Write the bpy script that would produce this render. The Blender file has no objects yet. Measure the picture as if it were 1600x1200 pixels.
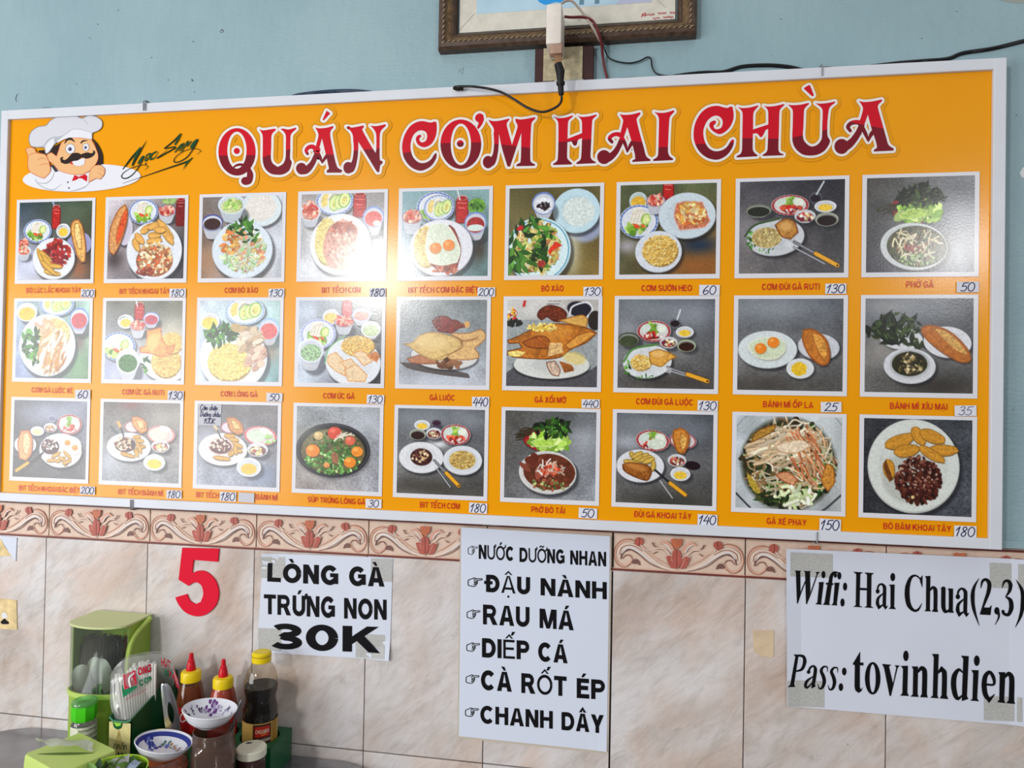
import bpy, bmesh, math, random, unicodedata
import numpy as np
from mathutils import Vector, Matrix
from mathutils.geometry import tessellate_polygon

SC = bpy.context.scene
COL = SC.collection
# ---------------------------------------------------------------- camera
FPX = 1110.0                                   # focal length in pixels of the 1600 wide frame
CAM = Vector((1.33895, -1.40170, 1.51169))
_p, _y, _r = 0.01255, 0.162096, 0.018248
FW = Vector((-math.sin(_y)*math.cos(_p), math.cos(_y)*math.cos(_p), math.sin(_p)))
R0 = Vector((math.cos(_y), math.sin(_y), 0)); U0 = R0.cross(FW)
RT = R0*math.cos(_r) + U0*math.sin(_r)
UP = -R0*math.sin(_r) + U0*math.cos(_r)
cam = bpy.data.cameras.new('camera'); cam.lens = 36*FPX/1600; cam.sensor_width = 36; cam.sensor_fit = 'HORIZONTAL'
cam.clip_start = .02
co = bpy.data.objects.new('camera', cam); COL.objects.link(co); SC.camera = co
co.matrix_world = Matrix(((RT.x, UP.x, -FW.x, CAM.x), (RT.y, UP.y, -FW.y, CAM.y), (RT.z, UP.z, -FW.z, CAM.z), (0, 0, 0, 1)))
# ---------------------------------------------------------------- world, daylight from the open shop front, ceiling lamps
W = bpy.data.worlds.new('world'); SC.world = W; W.use_nodes = True
_n = W.node_tree; _b = _n.nodes['Background']; _b.inputs[1].default_value = 1.0
_tc = _n.nodes.new('ShaderNodeTexCoord'); _sp = _n.nodes.new('ShaderNodeSeparateXYZ'); _rp = _n.nodes.new('ShaderNodeValToRGB')
_n.links.new(_tc.outputs['Generated'], _sp.inputs[0]); _n.links.new(_sp.outputs['Z'], _rp.inputs['Fac']); _n.links.new(_rp.outputs['Color'], _b.inputs['Color'])
_rp.color_ramp.elements[0].position = 0; _rp.color_ramp.elements[0].color = (.14, .138, .136, 1)       # the room around and above is brighter than its far end
_rp.color_ramp.elements[1].position = .8; _rp.color_ramp.elements[1].color = (.70, .735, .76, 1)
def area(name, loc, to, sx, sy, energy, col, shape='RECTANGLE'):
    l = bpy.data.lights.new(name, 'AREA'); l.shape = shape; l.size = sx; l.size_y = sy; l.energy = energy; l.color = col
    o = bpy.data.objects.new(name, l); COL.objects.link(o); o.location = loc
    o.rotation_euler = (Vector(to)-Vector(loc)).to_track_quat('-Z', 'Y').to_euler()
    return o
area('daylight_open_door', (-1.75, -2.7, 1.36), (.4, 0, 1.25), 2.1, 1.45, 72, (.98, .985, 1))
area('ceiling_lamp_light', (-.46, -3.6, 2.35), (.83, 0, 1.7), .40, .40, 46, (1, .99, .97), 'DISK')
area('ceiling_lamp_light', (3.42, -3.6, 2.47), (1.9, 0, 1.7), .18, .18, 17, (1, .99, .97), 'DISK')
SC.view_settings.view_transform = 'Standard'; SC.view_settings.look = 'None'
SC.view_settings.gamma = 1; SC.view_settings.exposure = 0.05; SC.view_settings.use_curve_mapping = False

# ---------------------------------------------------------------- helpers
def at(px, py, Y=0.0):
    """point of the vertical plane y=Y that the photo shows at pixel px,py"""
    d = FW + RT*((px-800)/FPX) - UP*((py-600)/FPX)
    return CAM + d*((Y-CAM.y)/d.y)
def atz(px, py, Z):
    d = FW + RT*((px-800)/FPX) - UP*((py-600)/FPX)
    return CAM + d*((Z-CAM.z)/d.z)
def lin(c):
    return tuple(((v/255)/12.92 if v/255 <= .04045 else ((v/255+.055)/1.055)**2.4) for v in c[:3])
MC = {}
def mat(name, rgb, rough=.5, metal=0, trans=0, ior=1.45, spec=.35, noise=0, nscale=40, bump=0, bscale=300, alpha=1, coat=0, bdist=.001):
    if name in MC: return MC[name]
    m = bpy.data.materials.new(name); m.use_nodes = True; nt = m.node_tree; p = nt.nodes['Principled BSDF']
    p.inputs['Base Color'].default_value = (*lin(rgb), 1); p.inputs['Roughness'].default_value = rough
    p.inputs['Metallic'].default_value = metal; p.inputs['IOR'].default_value = ior
    p.inputs['Transmission Weight'].default_value = trans; p.inputs['Specular IOR Level'].default_value = spec
    p.inputs['Alpha'].default_value = alpha; p.inputs['Coat Weight'].default_value = coat
    if noise or bump:
        tc = nt.nodes.new('ShaderNodeTexCoord')
    if noise:
        n = nt.nodes.new('ShaderNodeTexNoise'); n.inputs['Scale'].default_value = nscale; n.inputs['Detail'].default_value = 6
        nt.links.new(tc.outputs['Object'], n.inputs['Vector'])
        r = nt.nodes.new('ShaderNodeValToRGB'); r.color_ramp.elements[0].position = .3; r.color_ramp.elements[1].position = .7
        a = lin(rgb); r.color_ramp.elements[0].color = (*[max(0, v*(1-noise)) for v in a], 1); r.color_ramp.elements[1].color = (*[min(1, v*(1+noise)) for v in a], 1)
        nt.links.new(n.outputs['Fac'], r.inputs['Fac']); nt.links.new(r.outputs['Color'], p.inputs['Base Color'])
    if bump:
        n2 = nt.nodes.new('ShaderNodeTexNoise'); n2.inputs['Scale'].default_value = bscale; n2.inputs['Detail'].default_value = 2
        nt.links.new(tc.outputs['Object'], n2.inputs['Vector'])
        b = nt.nodes.new('ShaderNodeBump'); b.inputs['Strength'].default_value = bump; b.inputs['Distance'].default_value = bdist
        nt.links.new(n2.outputs['Fac'], b.inputs['Height']); nt.links.new(b.outputs['Normal'], p.inputs['Normal'])
    MC[name] = m; return m
PR, PB, PS, PD = .20, .055, 300, .0012      # gloss of the laminated print
def pm(rgb):                                # a printed colour of the laminated menu
    return mat('print_%d_%d_%d' % tuple(rgb), rgb, rough=PR, bump=PB, bscale=PS, bdist=PD)
def paper(rgb): return mat('paper_%d_%d_%d' % tuple(rgb), rgb, rough=.75, spec=.2)
def tag(o, label=None, cat=None, group=None, kind=None):
    if label: o['label'] = label
    if cat: o['category'] = cat
    if group: o['group'] = group
    if kind: o['kind'] = kind
    return o
def empty(name, loc, rz=0):
    o = bpy.data.objects.new(name, None); COL.objects.link(o); o.location = loc; o.rotation_euler = (0, 0, rz); o.empty_display_size = .02
    return o
def mesh_obj(name, verts, faces, mats, mi=None, parent=None, smooth=False, world=True):
    me = bpy.data.meshes.new(name); me.from_pydata([tuple(v) for v in verts], [], faces)
    for m in mats: me.materials.append(m)
    if mi is not None: me.polygons.foreach_set('material_index', mi)
    if smooth: me.polygons.foreach_set('use_smooth', [True]*len(me.polygons))
    me.update()
    o = bpy.data.objects.new(name, me); COL.objects.link(o)
    if parent:
        o.parent = parent
        if world:                            # verts given in world space: move them into the parent's space
            me.transform(world_matrix(parent).inverted())
    return o
def world_matrix(o):
    m = Matrix.LocRotScale(o.location, o.rotation_euler, o.scale)
    return world_matrix(o.parent) @ m if o.parent else m
def catmull(pts, closed=False, n=6, corner=50):
    P = [Vector((p[0], p[1])) for p in pts]; N = len(P); out = []
    def tang(i):
        if closed or 0 < i < N-1:
            a, b = P[i]-P[i-1], P[(i+1) % N]-P[i]
            if a.length < 1e-9 or b.length < 1e-9 or a.angle(b) > math.radians(corner): return None
            return (P[(i+1) % N]-P[i-1])*.5
        return None
    T = [tang(i) for i in range(N)]
    for i in range(N if closed else N-1):
        p0, p1 = P[i], P[(i+1) % N]; d = p1-p0
        t0 = T[i] or d; t1 = T[(i+1) % N] or d
        L = d.length
        if t0.length > 1e-9: t0 = t0*(min(1.0, 1.3*L/t0.length))
        if t1.length > 1e-9: t1 = t1*(min(1.0, 1.3*L/t1.length))
        for k in range(n):
            s = k/n; s2, s3 = s*s, s*s*s
            out.append(p0*(2*s3-3*s2+1)+t0*(s3-2*s2+s)+p1*(3*s2-2*s3)+t1*(s3-s2))
    if not closed: out.append(P[-1])
    return [(p.x, p.y) for p in out]
def ellpts(cx, cy, rx, ry, rot=0, n=36, a0=0, a1=360):
    c, s = math.cos(rot), math.sin(rot); out = []
    full = abs(a1-a0) >= 360
    for k in range(n if full else n+1):
        t = math.radians(a0+(a1-a0)*k/n); x, y = rx*math.cos(t), ry*math.sin(t)
        out.append((cx+x*c-y*s, cy+x*s+y*c))
    return out
def ribbon(pts, w):
    """left/right outline of a stroke of varying width"""
    P = [Vector((p[0], p[1])) for p in pts]; N = len(P); Lf, Rg = [], []
    ws = list(w) if hasattr(w, '__len__') else [w]*N
    for i in range(N):
        a = (P[i]-P[i-1]) if i else (P[1]-P[0]); b = (P[i+1]-P[i]) if i < N-1 else a
        if a.length < 1e-9: a = b
        if b.length < 1e-9: b = a
        a, b = a.normalized(), b.normalized(); t = a+b
        t = t.normalized() if t.length > 1e-6 else a
        nrm = Vector((-t.y, t.x)); k = 1/max(.5, nrm.dot(Vector((-a.y, a.x))))
        Lf.append(P[i]+nrm*ws[i]*.5*k); Rg.append(P[i]-nrm*ws[i]*.5*k)
    return Lf, Rg
def smooth_stroke(pts, w, n=5):
    ws = list(w) if hasattr(w, '__len__') else [w]*len(pts)
    P = catmull(pts, False, n, 100); out = []
    for i in range(len(P)):
        t = i/n; k = min(int(t), len(ws)-2); f = t-k
        out.append(ws[k]*(1-f)+ws[k+1]*f)
    return P, out
def rgrow(loop, d):                         # thick outline of a loop, as quads and discs
    return loop, d
class Flat:
    """flat printed shapes: collects 2-D polygons, f(x,y,lift) puts them on their real surface"""
    def __init__(self, f): self.f = f; self.v = []; self.fc = []; self.mi = []; self.mats = []
    def _m(self, m):
        if m not in self.mats: self.mats.append(m)
        return self.mats.index(m)
    def raw(self, pts, faces, m, lift):
        self.n = getattr(self, 'n', 0)+1; lift += (self.n % 120)*1.1e-6          # overlapping shapes never share a plane
        b = len(self.v); self.v += [self.f(p[0], p[1], lift) for p in pts]; k = self._m(m)
        for f in faces: self.fc.append([b+i for i in f]); self.mi.append(k)
    def poly(self, loop, m, lift=0, holes=(), smooth=False, n=6, corner=50):
        loops = [catmull(loop, True, n, corner) if smooth else loop]+[h for h in holes]
        flat = [p for l in loops for p in l]
        tris = tessellate_polygon([[Vector((p[0], p[1], 0)) for p in l] for l in loops])
        self.raw(flat, [t for t in tris], m, lift)
    def ell(self, cx, cy, rx, ry, m, lift=0, rot=0, n=32): self.raw(ellpts(cx, cy, rx, ry, rot, n), [list(range(n))], m, lift)
    def ring(self, cx, cy, rx, ry, ix, iy, m, lift=0, rot=0, n=40):
        a, b = ellpts(cx, cy, rx, ry, rot, n), ellpts(cx, cy, ix, iy, rot, n)
        self.raw(a+b, [(i, (i+1) % n, n+(i+1) % n, n+i) for i in range(n)], m, lift)
    def stroke(self, pts, w, m, lift=0, smooth=True, caps=True, n=5):
        if smooth and len(pts) > 2: P, ws = smooth_stroke(pts, w, n)
        else: P = pts; ws = list(w) if hasattr(w, '__len__') else [w]*len(pts)
        L, Rr = ribbon(P, ws); k = len(P)
        self.raw(L+Rr, [(i, i+1, k+i+1, k+i) for i in range(k-1)], m, lift)
        if caps:
            for i in (0, -1):
                if ws[i] > 0: self.ell(P[i][0], P[i][1], ws[i]/2, ws[i]/2, m, lift, n=14)
    def outline(self, loop, w, m, lift=0):
        N = len(loop)
        for i in range(N):
            a, b = loop[i], loop[(i+1) % N]
            if (a[0]-b[0])**2+(a[1]-b[1])**2 < 1e-12: continue
            L, Rr = ribbon([a, b], w); self.raw(L+Rr, [(0, 1, 3, 2)], m, lift)
            self.ell(a[0], a[1], w/2, w/2, m, lift, n=12)
    def build(self, name, parent=None):
        return mesh_obj(name, self.v, self.fc, self.mats, self.mi, parent)
class MB:
    """solid shapes gathered into one mesh"""
    def __init__(self): self.bm = bmesh.new()
    def box(self, c, s, rot=None, bevel=0):
        r = bmesh.ops.create_cube(self.bm, size=1); vs = r['verts']
        bmesh.ops.scale(self.bm, verts=vs, vec=s)
        if bevel:
            es = list({e for v in vs for e in v.link_edges})
            rb = bmesh.ops.bevel(self.bm, geom=es, offset=bevel, segments=2, profile=.5, affect='EDGES'); vs = list({v for f in rb['faces'] for v in f.verts} | {v for v in vs if v.is_valid})
        if rot: bmesh.ops.rotate(self.bm, verts=vs, cent=(0, 0, 0), matrix=rot)
        bmesh.ops.translate(self.bm, verts=vs, vec=c); return vs
    def lathe(self, c, prof, n=36, a=None, cap=True, fn=None):
        """prof: list of (radius, z); fn(angle) scales the radius"""
        rings = []
        for r, z in prof:
            ring = []
            for k in range(n):
                t = 2*math.pi*k/n; s = fn(t) if fn else 1
                ring.append(self.bm.verts.new((c[0]+r*s*math.cos(t), c[1]+r*s*math.sin(t), c[2]+z)))
            rings.append(ring)
        for a_, b_ in zip(rings, rings[1:]):
            for k in range(n): self.bm.faces.new((a_[k], a_[(k+1) % n], b_[(k+1) % n], b_[k]))
        if cap:
            self.bm.faces.new(rings[0][::-1]); self.bm.faces.new(rings[-1])
    def tube(self, pts, r, n=10, cap=True):
        P = [Vector(p) for p in pts]; rs = list(r) if hasattr(r, '__len__') else [r]*len(P); rings = []
        up = None
        for i, p in enumerate(P):
            t = ((P[i+1]-p) if i < len(P)-1 else (p-P[i-1]))
            if 0 < i < len(P)-1: t = (P[i+1]-P[i-1])
            t.normalize()
            if up is None:
                up = Vector((0, 0, 1)) if abs(t.z) < .9 else Vector((0, 1, 0))
            s = t.cross(up)
            if s.length < 1e-4: s = t.cross(Vector((1, 0, 0)))
            s.normalize(); up = s.cross(t).normalized()
            rings.append([self.bm.verts.new(p+(s*math.cos(2*math.pi*k/n)+up*math.sin(2*math.pi*k/n))*rs[i]) for k in range(n)])
        for a_, b_ in zip(rings, rings[1:]):
            for k in range(n): self.bm.faces.new((a_[k], a_[(k+1) % n], b_[(k+1) % n], b_[k]))
        if cap: self.bm.faces.new(rings[0][::-1]); self.bm.faces.new(rings[-1])
    def quad(self, *ps): return self.bm.faces.new([self.bm.verts.new(p) for p in ps])
    def prism(self, loop, z0, z1, holes=()):
        n = len(loop); a = [self.bm.verts.new((p[0], p[1], z0)) for p in loop]; b = [self.bm.verts.new((p[0], p[1], z1)) for p in loop]
        self.bm.faces.new(a[::-1]); self.bm.faces.new(b)
        for k in range(n): self.bm.faces.new((a[k], a[(k+1) % n], b[(k+1) % n], b[k]))
    def build(self, name, m, parent=None, smooth=False, angle=None, world=True):
        bmesh.ops.recalc_face_normals(self.bm, faces=self.bm.faces)
        me = bpy.data.meshes.new(name); self.bm.to_mesh(me); self.bm.free(); me.materials.append(m)
        if smooth:
            me.polygons.foreach_set('use_smooth', [True]*len(me.polygons))
            me.set_sharp_from_angle(angle=math.radians(angle or 40))
        o = bpy.data.objects.new(name, me); COL.objects.link(o)
        if parent:
            o.parent = parent
            if world: me.transform(world_matrix(parent).inverted())
        return o
def crv(pts, n=8):
    P = [Vector(p) for p in pts]; out = []
    for i in range(len(P)-1):
        p0, p1 = P[i], P[i+1]; a = P[i-1] if i else p0; b = P[i+2] if i+2 < len(P) else p1
        t0, t1 = (p1-a)*.5, (b-p0)*.5
        for k in range(n):
            s = k/n; s2, s3 = s*s, s*s*s
            out.append(p0*(2*s3-3*s2+1)+t0*(s3-2*s2+s)+p1*(3*s2-2*s3)+t1*(s3-s2))
    out.append(P[-1]); return out
# ---------------------------------------------------------------- a heavy sans alphabet, cap height 1
def arc(cx, cy, rx, ry, a0, a1, n=14): return ellpts(cx, cy, rx, ry, 0, n, a0, a1)
def glyph(ch, w=.2):
    """returns advance width, list of polygons (holes none: polygons may overlap)"""
    h = w/2; hz = w*.88; q = hz/2; P = []
    def S(pts, ww=None):
        L, Rr = ribbon(pts, ww or w)
        for i in range(len(pts)-1): P.append([L[i], L[i+1], Rr[i+1], Rr[i]])
    def rect(x0, y0, x1, y1): P.append([(x0, y0), (x1, y0), (x1, y1), (x0, y1)])
    if ch == 'A':
        W_ = .92; c = W_/2
        P.append([(0, 0), (w*1.1, 0), (c+w*.08, 1), (c-w*.6, 1)]); P.append([(W_-w*1.1, 0), (W_, 0), (c+w*.6, 1), (c-w*.08, 1)])
        rect(.2, .2, W_-.2, .2+hz)
    elif ch in 'BPR':
        W_ = .82; rect(0, 0, w, 1); yb = .44 if ch != 'B' else .5
        S([(h, 1-q), (.47, 1-q)]+arc(.47, (1-q+yb+q*.2)/2, W_-.47-h-(.03 if ch == 'B' else 0), (1-q-yb-q*.2)/2, 90, -90)+[(h, yb+q*.2)], hz)
        if ch == 'B': S([(h, yb+q*.2), (.5, yb+q*.2)]+arc(.5, (yb+q*1.2)/2, W_-.5-h, (yb-q*.8)/2, 90, -90)+[(h, q)], hz)
        if ch == 'R': P.append([(.33, .5), (.33+w*1.15, .5), (.9, 0), (.9-w*1.25, 0)]); W_ = .9
    elif ch == 'C':
        W_ = .88; S(arc(.46, .5, .46-h, .5-q, 42, 318, 26), w)
    elif ch == 'G':
        W_ = .94; S(arc(.47, .5, .47-h, .5-q, 40, 325, 26), w); rect(.5, .4, .93, .4+hz*.9); rect(.93-w*.95, .06, .93, .5)
    elif ch in 'DĐ':
        W_ = .88; rect(0, 0, w, 1); S([(h, 1-q), (.4, 1-q)]+arc(.4, .5, W_-.4-h, .5-q, 90, -90, 18)+[(h, q)], w*.95)
        if ch == 'Đ': rect(-.12, .45, .42, .45+hz*.8)
    elif ch == 'E':
        W_ = .74; rect(0, 0, w, 1); rect(0, 0, W_, hz); rect(0, 1-hz, W_-.02, 1); rect(0, .5-q+.03, W_-.07, .5+q+.03)
    elif ch == 'H':
        W_ = .84; rect(0, 0, w, 1); rect(W_-w, 0, W_, 1); rect(0, .53-q, W_, .53+q)
    elif ch == 'I': W_ = w; rect(0, 0, w, 1)
    elif ch == 'K':
        W_ = .9; rect(0, 0, w, 1); P.append([(w*.9, .27), (w*.9, .57), (.88-w*1.25, 1), (.88, 1)]); P.append([(.3, .5), (.3+w*.85, .68), (.92, 0), (.92-w*1.25, 0)])
    elif ch == 'L': W_ = .72; rect(0, 0, w, 1); rect(0, 0, W_, hz)
    elif ch == 'M':
        W_ = 1.02; rect(0, 0, w*.9, 1); rect(W_-w*.9, 0, W_, 1)
        P.append([(0, 1), (w*1.35, 1), (W_/2+w*.3, .0), (W_/2-w*.42, 0)]); P.append([(W_, 1), (W_-w*1.35, 1), (W_/2-w*.3, .0), (W_/2+w*.42, 0)])
    elif ch == 'N': W_ = .84; rect(0, 0, w, 1); rect(W_-w, 0, W_, 1); P.append([(0, 1), (w*1.05, 1), (W_, 0), (W_-w*1.05, 0)])
    elif ch in 'OQ':
        W_ = .98; S(arc(.49, .5, .49-h, .5-q, 0, 360, 34)+[arc(.49, .5, .49-h, .5-q, 0, 10, 1)[0]], w)
        if ch == 'Q': P.append([(.5, .3), (.62, .38), (.95, -.02), (.82, -.08)])
    elif ch == 'S':
        W_ = .82; S(arc(.41, .735, .31, .265-q, 25, 270, 16)[:-1]+arc(.41, .275, .31, .275-q, 90, -155, 16), w*.95)
    elif ch == 'T': W_ = .8; rect(.4-h, 0, .4+h, 1); rect(0, 1-hz, W_, 1)
    elif ch == 'U': W_ = .84; S([(h, 1), (h, .38)]+arc(.42, .38, .42-h, .38-q, 180, 360, 16)+[(W_-h, 1)], w)
    elif ch == 'X': W_ = .86; P.append([(0, 0), (w*1.2, 0), (W_-.03, 1), (W_-.03-w*1.2, 1)]); P.append([(W_, 0), (W_-w*1.2, 0), (.03, 1), (.03+w*1.2, 1)])
    elif ch == 'Y': W_ = .88; rect(.44-h, 0, .44+h, .45); P.append([(0, 1), (w*1.15, 1), (.44+h, .42), (.44-h, .36)]); P.append([(W_, 1), (W_-w*1.15, 1), (.44-h, .42), (.44+h, .36)])
    elif ch == 'h': W_ = .66; rect(0, 0, w, 1); S([(h, .5)]+arc(.33, .45, .33-h, .3-q, 160, 0, 10)+[(W_-h, 0)], w*.95)
    elif ch == '0': W_ = .78; S(arc(.39, .5, .39-h, .5-q, 0, 360, 34)+[arc(.39, .5, .39-h, .5-q, 0, 10, 1)[0]], w)
    elif ch == '3': W_ = .74; S(arc(.36, .73, .27, .27-q, 150, -90, 14)+[(.26, .46+0)], w*.95); S([(.26, .5)]+arc(.36, .275, .29, .275-q, 90, -155, 16), w*.95)
    else: W_ = .32
    return W_, P
def marks(base, comb, W_, w):
    """Vietnamese accents above or below a letter of width W_"""
    P = []; c = W_/2; top = 1.06; t = max(.1, w*.72)
    lvl = 0
    for m in comb:
        if m == '\u0302': P.append([(c-.26, top), (c-.26+t*1.1, top), (c, top+.13), (c, top+.13+t)]); P.append([(c+.26, top), (c+.26-t*1.1, top), (c, top+.13), (c, top+.13+t)]); lvl = 1
        elif m == '\u0306':
            L, Rr = ribbon(arc(c, top+.2, .22, .17, 190, 350, 10), t*.75); P += [[L[i], L[i+1], Rr[i+1], Rr[i]] for i in range(10)]; lvl = 1
        elif m == '\u031b':
            x = W_-.02
            L, Rr = ribbon([(x-.12, .86), (x+.04, .9), (x+.1, 1.0), (x+.07, 1.1)], t); P += [[L[i], L[i+1], Rr[i+1], Rr[i]] for i in range(3)]
    for m in comb:
        o = .2 if lvl else 0; y = top+(.17 if lvl else 0)
        if m == '\u0301': P.append([(c-.1+o, y), (c+.04+o, y), (c+.2+o, y+.2), (c+o, y+.2)])
        elif m == '\u0300': P.append([(c+.1+o*.5, y), (c-.04+o*.5, y), (c-.2+o*.5, y+.2), (c+o*.5, y+.2)])
        elif m == '\u0303':
            L, Rr = ribbon([(c-.24, y+.02), (c-.12, y+.12), (c, y+.08), (c+.12, y+.04), (c+.24, y+.14)], t*.8); P += [[L[i], L[i+1], Rr[i+1], Rr[i]] for i in range(4)]
        elif m == '\u0309':
            L, Rr = ribbon([(c-.1, y+.2), (c+.04, y+.24), (c+.09, y+.15), (c, y+.07), (c, y-.0)], t*.7); P += [[L[i], L[i+1], Rr[i+1], Rr[i]] for i in range(4)]
        elif m == '\u0323': P.append(ellpts(c, -.2, t*.65, t*.65, 0, 12))
    return P
def lay(s, w=.2, gap=.12, space=.36, thin='', tw=.15):
    x = 0; out = []
    for ch in s:
        if ch == ' ': x += space; continue
        d = unicodedata.normalize('NFD', ch); b, comb = d[0], d[1:]
        ww = tw if ch in thin else w
        W_, P = glyph(b, ww)
        for p in P+marks(b, comb, W_, ww): out.append([(x+a[0], a[1]) for a in p])
        x += W_+gap
    return x-gap, out
def words_quad(F, s, bl, br, tl, tr, m, lift=0, w=.2, gap=.12, thin='', tw=.15):
    """text into the quadrilateral baseline-left, baseline-right, cap-left, cap-right"""
    Wd, P = lay(s, w, gap, thin=thin, tw=tw)
    for p in P:
        q = []
        for x, y in p:
            u = x/Wd
            q.append((bl[0]*(1-u)*(1-y)+br[0]*u*(1-y)+tl[0]*(1-u)*y+tr[0]*u*y, bl[1]*(1-u)*(1-y)+br[1]*u*(1-y)+tl[1]*(1-u)*y+tr[1]*u*y))
        F.poly(q, m, lift) if len(q) > 4 else F.raw(q, [list(range(len(q)))], m, lift)
# handwriting, x height to digits height 1
HW = {'0': (.62, [arc(.3, .5, .27, .5, 100, 470, 18)]), '1': (.42, [[(.02, .62), (.3, 1.0), (.14, 0)]]),
 '2': (.62, [[(.1, .75), (.25, .98), (.48, .9), (.42, .6), (.05, .04), (.3, .08), (.6, .02)]]),
 '3': (.6, [[(.12, .86), (.34, 1), (.5, .84), (.36, .58), (.24, .54), (.46, .46), (.5, .22), (.28, 0), (.04, .12)]]),
 '4': (.62, [[(.34, 1), (.04, .36), (.56, .4)], [(.5, .8), (.4, 0)]]), '5': (.6, [[(.2, .95), (.12, .56), (.4, .6), (.5, .34), (.34, .04), (.04, .08)], [(.2, .95), (.58, 1)]]),
 '6': (.6, [[(.42, 1), (.14, .62), (.06, .26), (.2, .02), (.42, .08), (.5, .3), (.36, .48), (.1, .34)]]),
 '8': (.6, [[(.48, .84), (.34, 1), (.16, .86), (.22, .6), (.44, .34), (.38, .06), (.18, 0), (.06, .2), (.24, .48), (.46, .72), (.48, .84)]]),
 'K': (.6, [[(.16, 1), (.04, 0)], [(.56, .95), (.1, .5), (.5, 0)]]), 'C': (.6, [[(.54, .86), (.36, 1), (.12, .7), (.08, .2), (.3, 0), (.54, .16)]]),
 'D': (.62, [[(.2, .95), (.08, 0)], [(.04, .98), (.4, .9), (.56, .5), (.36, .08), (.06, .02)]]),
 'o': (.4, [arc(.2, .24, .16, .24, 90, 450, 12)]), 'ơ': (.46, [arc(.2, .24, .16, .24, 90, 450, 12), [(.34, .4), (.44, .52), (.4, .62)], [(.2, .6), (.34, .8)]]),
 'm': (.6, [[(.04, .46), (.04, 0), (.06, .36), (.18, .46), (.24, .3), (.24, 0), (.28, .36), (.42, .46), (.48, .3), (.5, 0)]]),
 'n': (.42, [[(.04, .46), (.04, 0), (.08, .36), (.24, .46), (.3, .3), (.32, 0)]]), 'c': (.36, [[(.3, .42), (.14, .46), (.06, .2), (.16, 0), (.34, .1)]]),
 'h': (.42, [[(.12, 1), (.04, 0), (.1, .36), (.26, .46), (.3, .3), (.32, 0)]]), 'i': (.2, [[(.1, .46), (.08, .06), (.18, .02)], [(.12, .62), (.13, .66)]]),
 'e': (.38, [[(.06, .22), (.3, .3), (.22, .47), (.06, .3), (.12, .02), (.34, .1)], [(.08, .6), (.2, .74), (.32, .6)]]),
 'u': (.44, [[(.06, .46), (.06, .1), (.2, 0), (.34, .2), (.36, .46), (.34, .04), (.42, 0)], [(.36, .46), (.46, .6)]]),
 'g': (.42, [arc(.18, .26, .15, .22, 90, 450, 12), [(.34, .46), (.3, -.3), (.1, -.4), (.06, -.2)]]),
 'a': (.42, [arc(.18, .24, .15, .23, 90, 450, 12), [(.34, .46), (.34, .04), (.42, 0)], [(.08, .6), (.2, .74), (.32, .6)]]), ' ': (.3, [])}
HW['ê'] = HW['e']; HW['ư'] = HW['u']; HW['â'] = HW['a']; HW['u'] = (.44, HW['u'][1][:1])
def hand(F, s, x0, y0, size, m, lift, w=.09, slant=.12, dx=(1, 0), dy=(0, 1), widen=1):
    x = 0
    for ch in s:
        W_, St = HW[ch]
        for st in St:
            pts = [(x0+dx[0]*(x+a+slant*b)*size*widen+dy[0]*b*size, y0+dx[1]*(x+a+slant*b)*size*widen+dy[1]*b*size) for a, b in st]
            F.stroke(pts, w*size, m, lift, n=4)
        x += W_
    return x*size*widen
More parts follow.
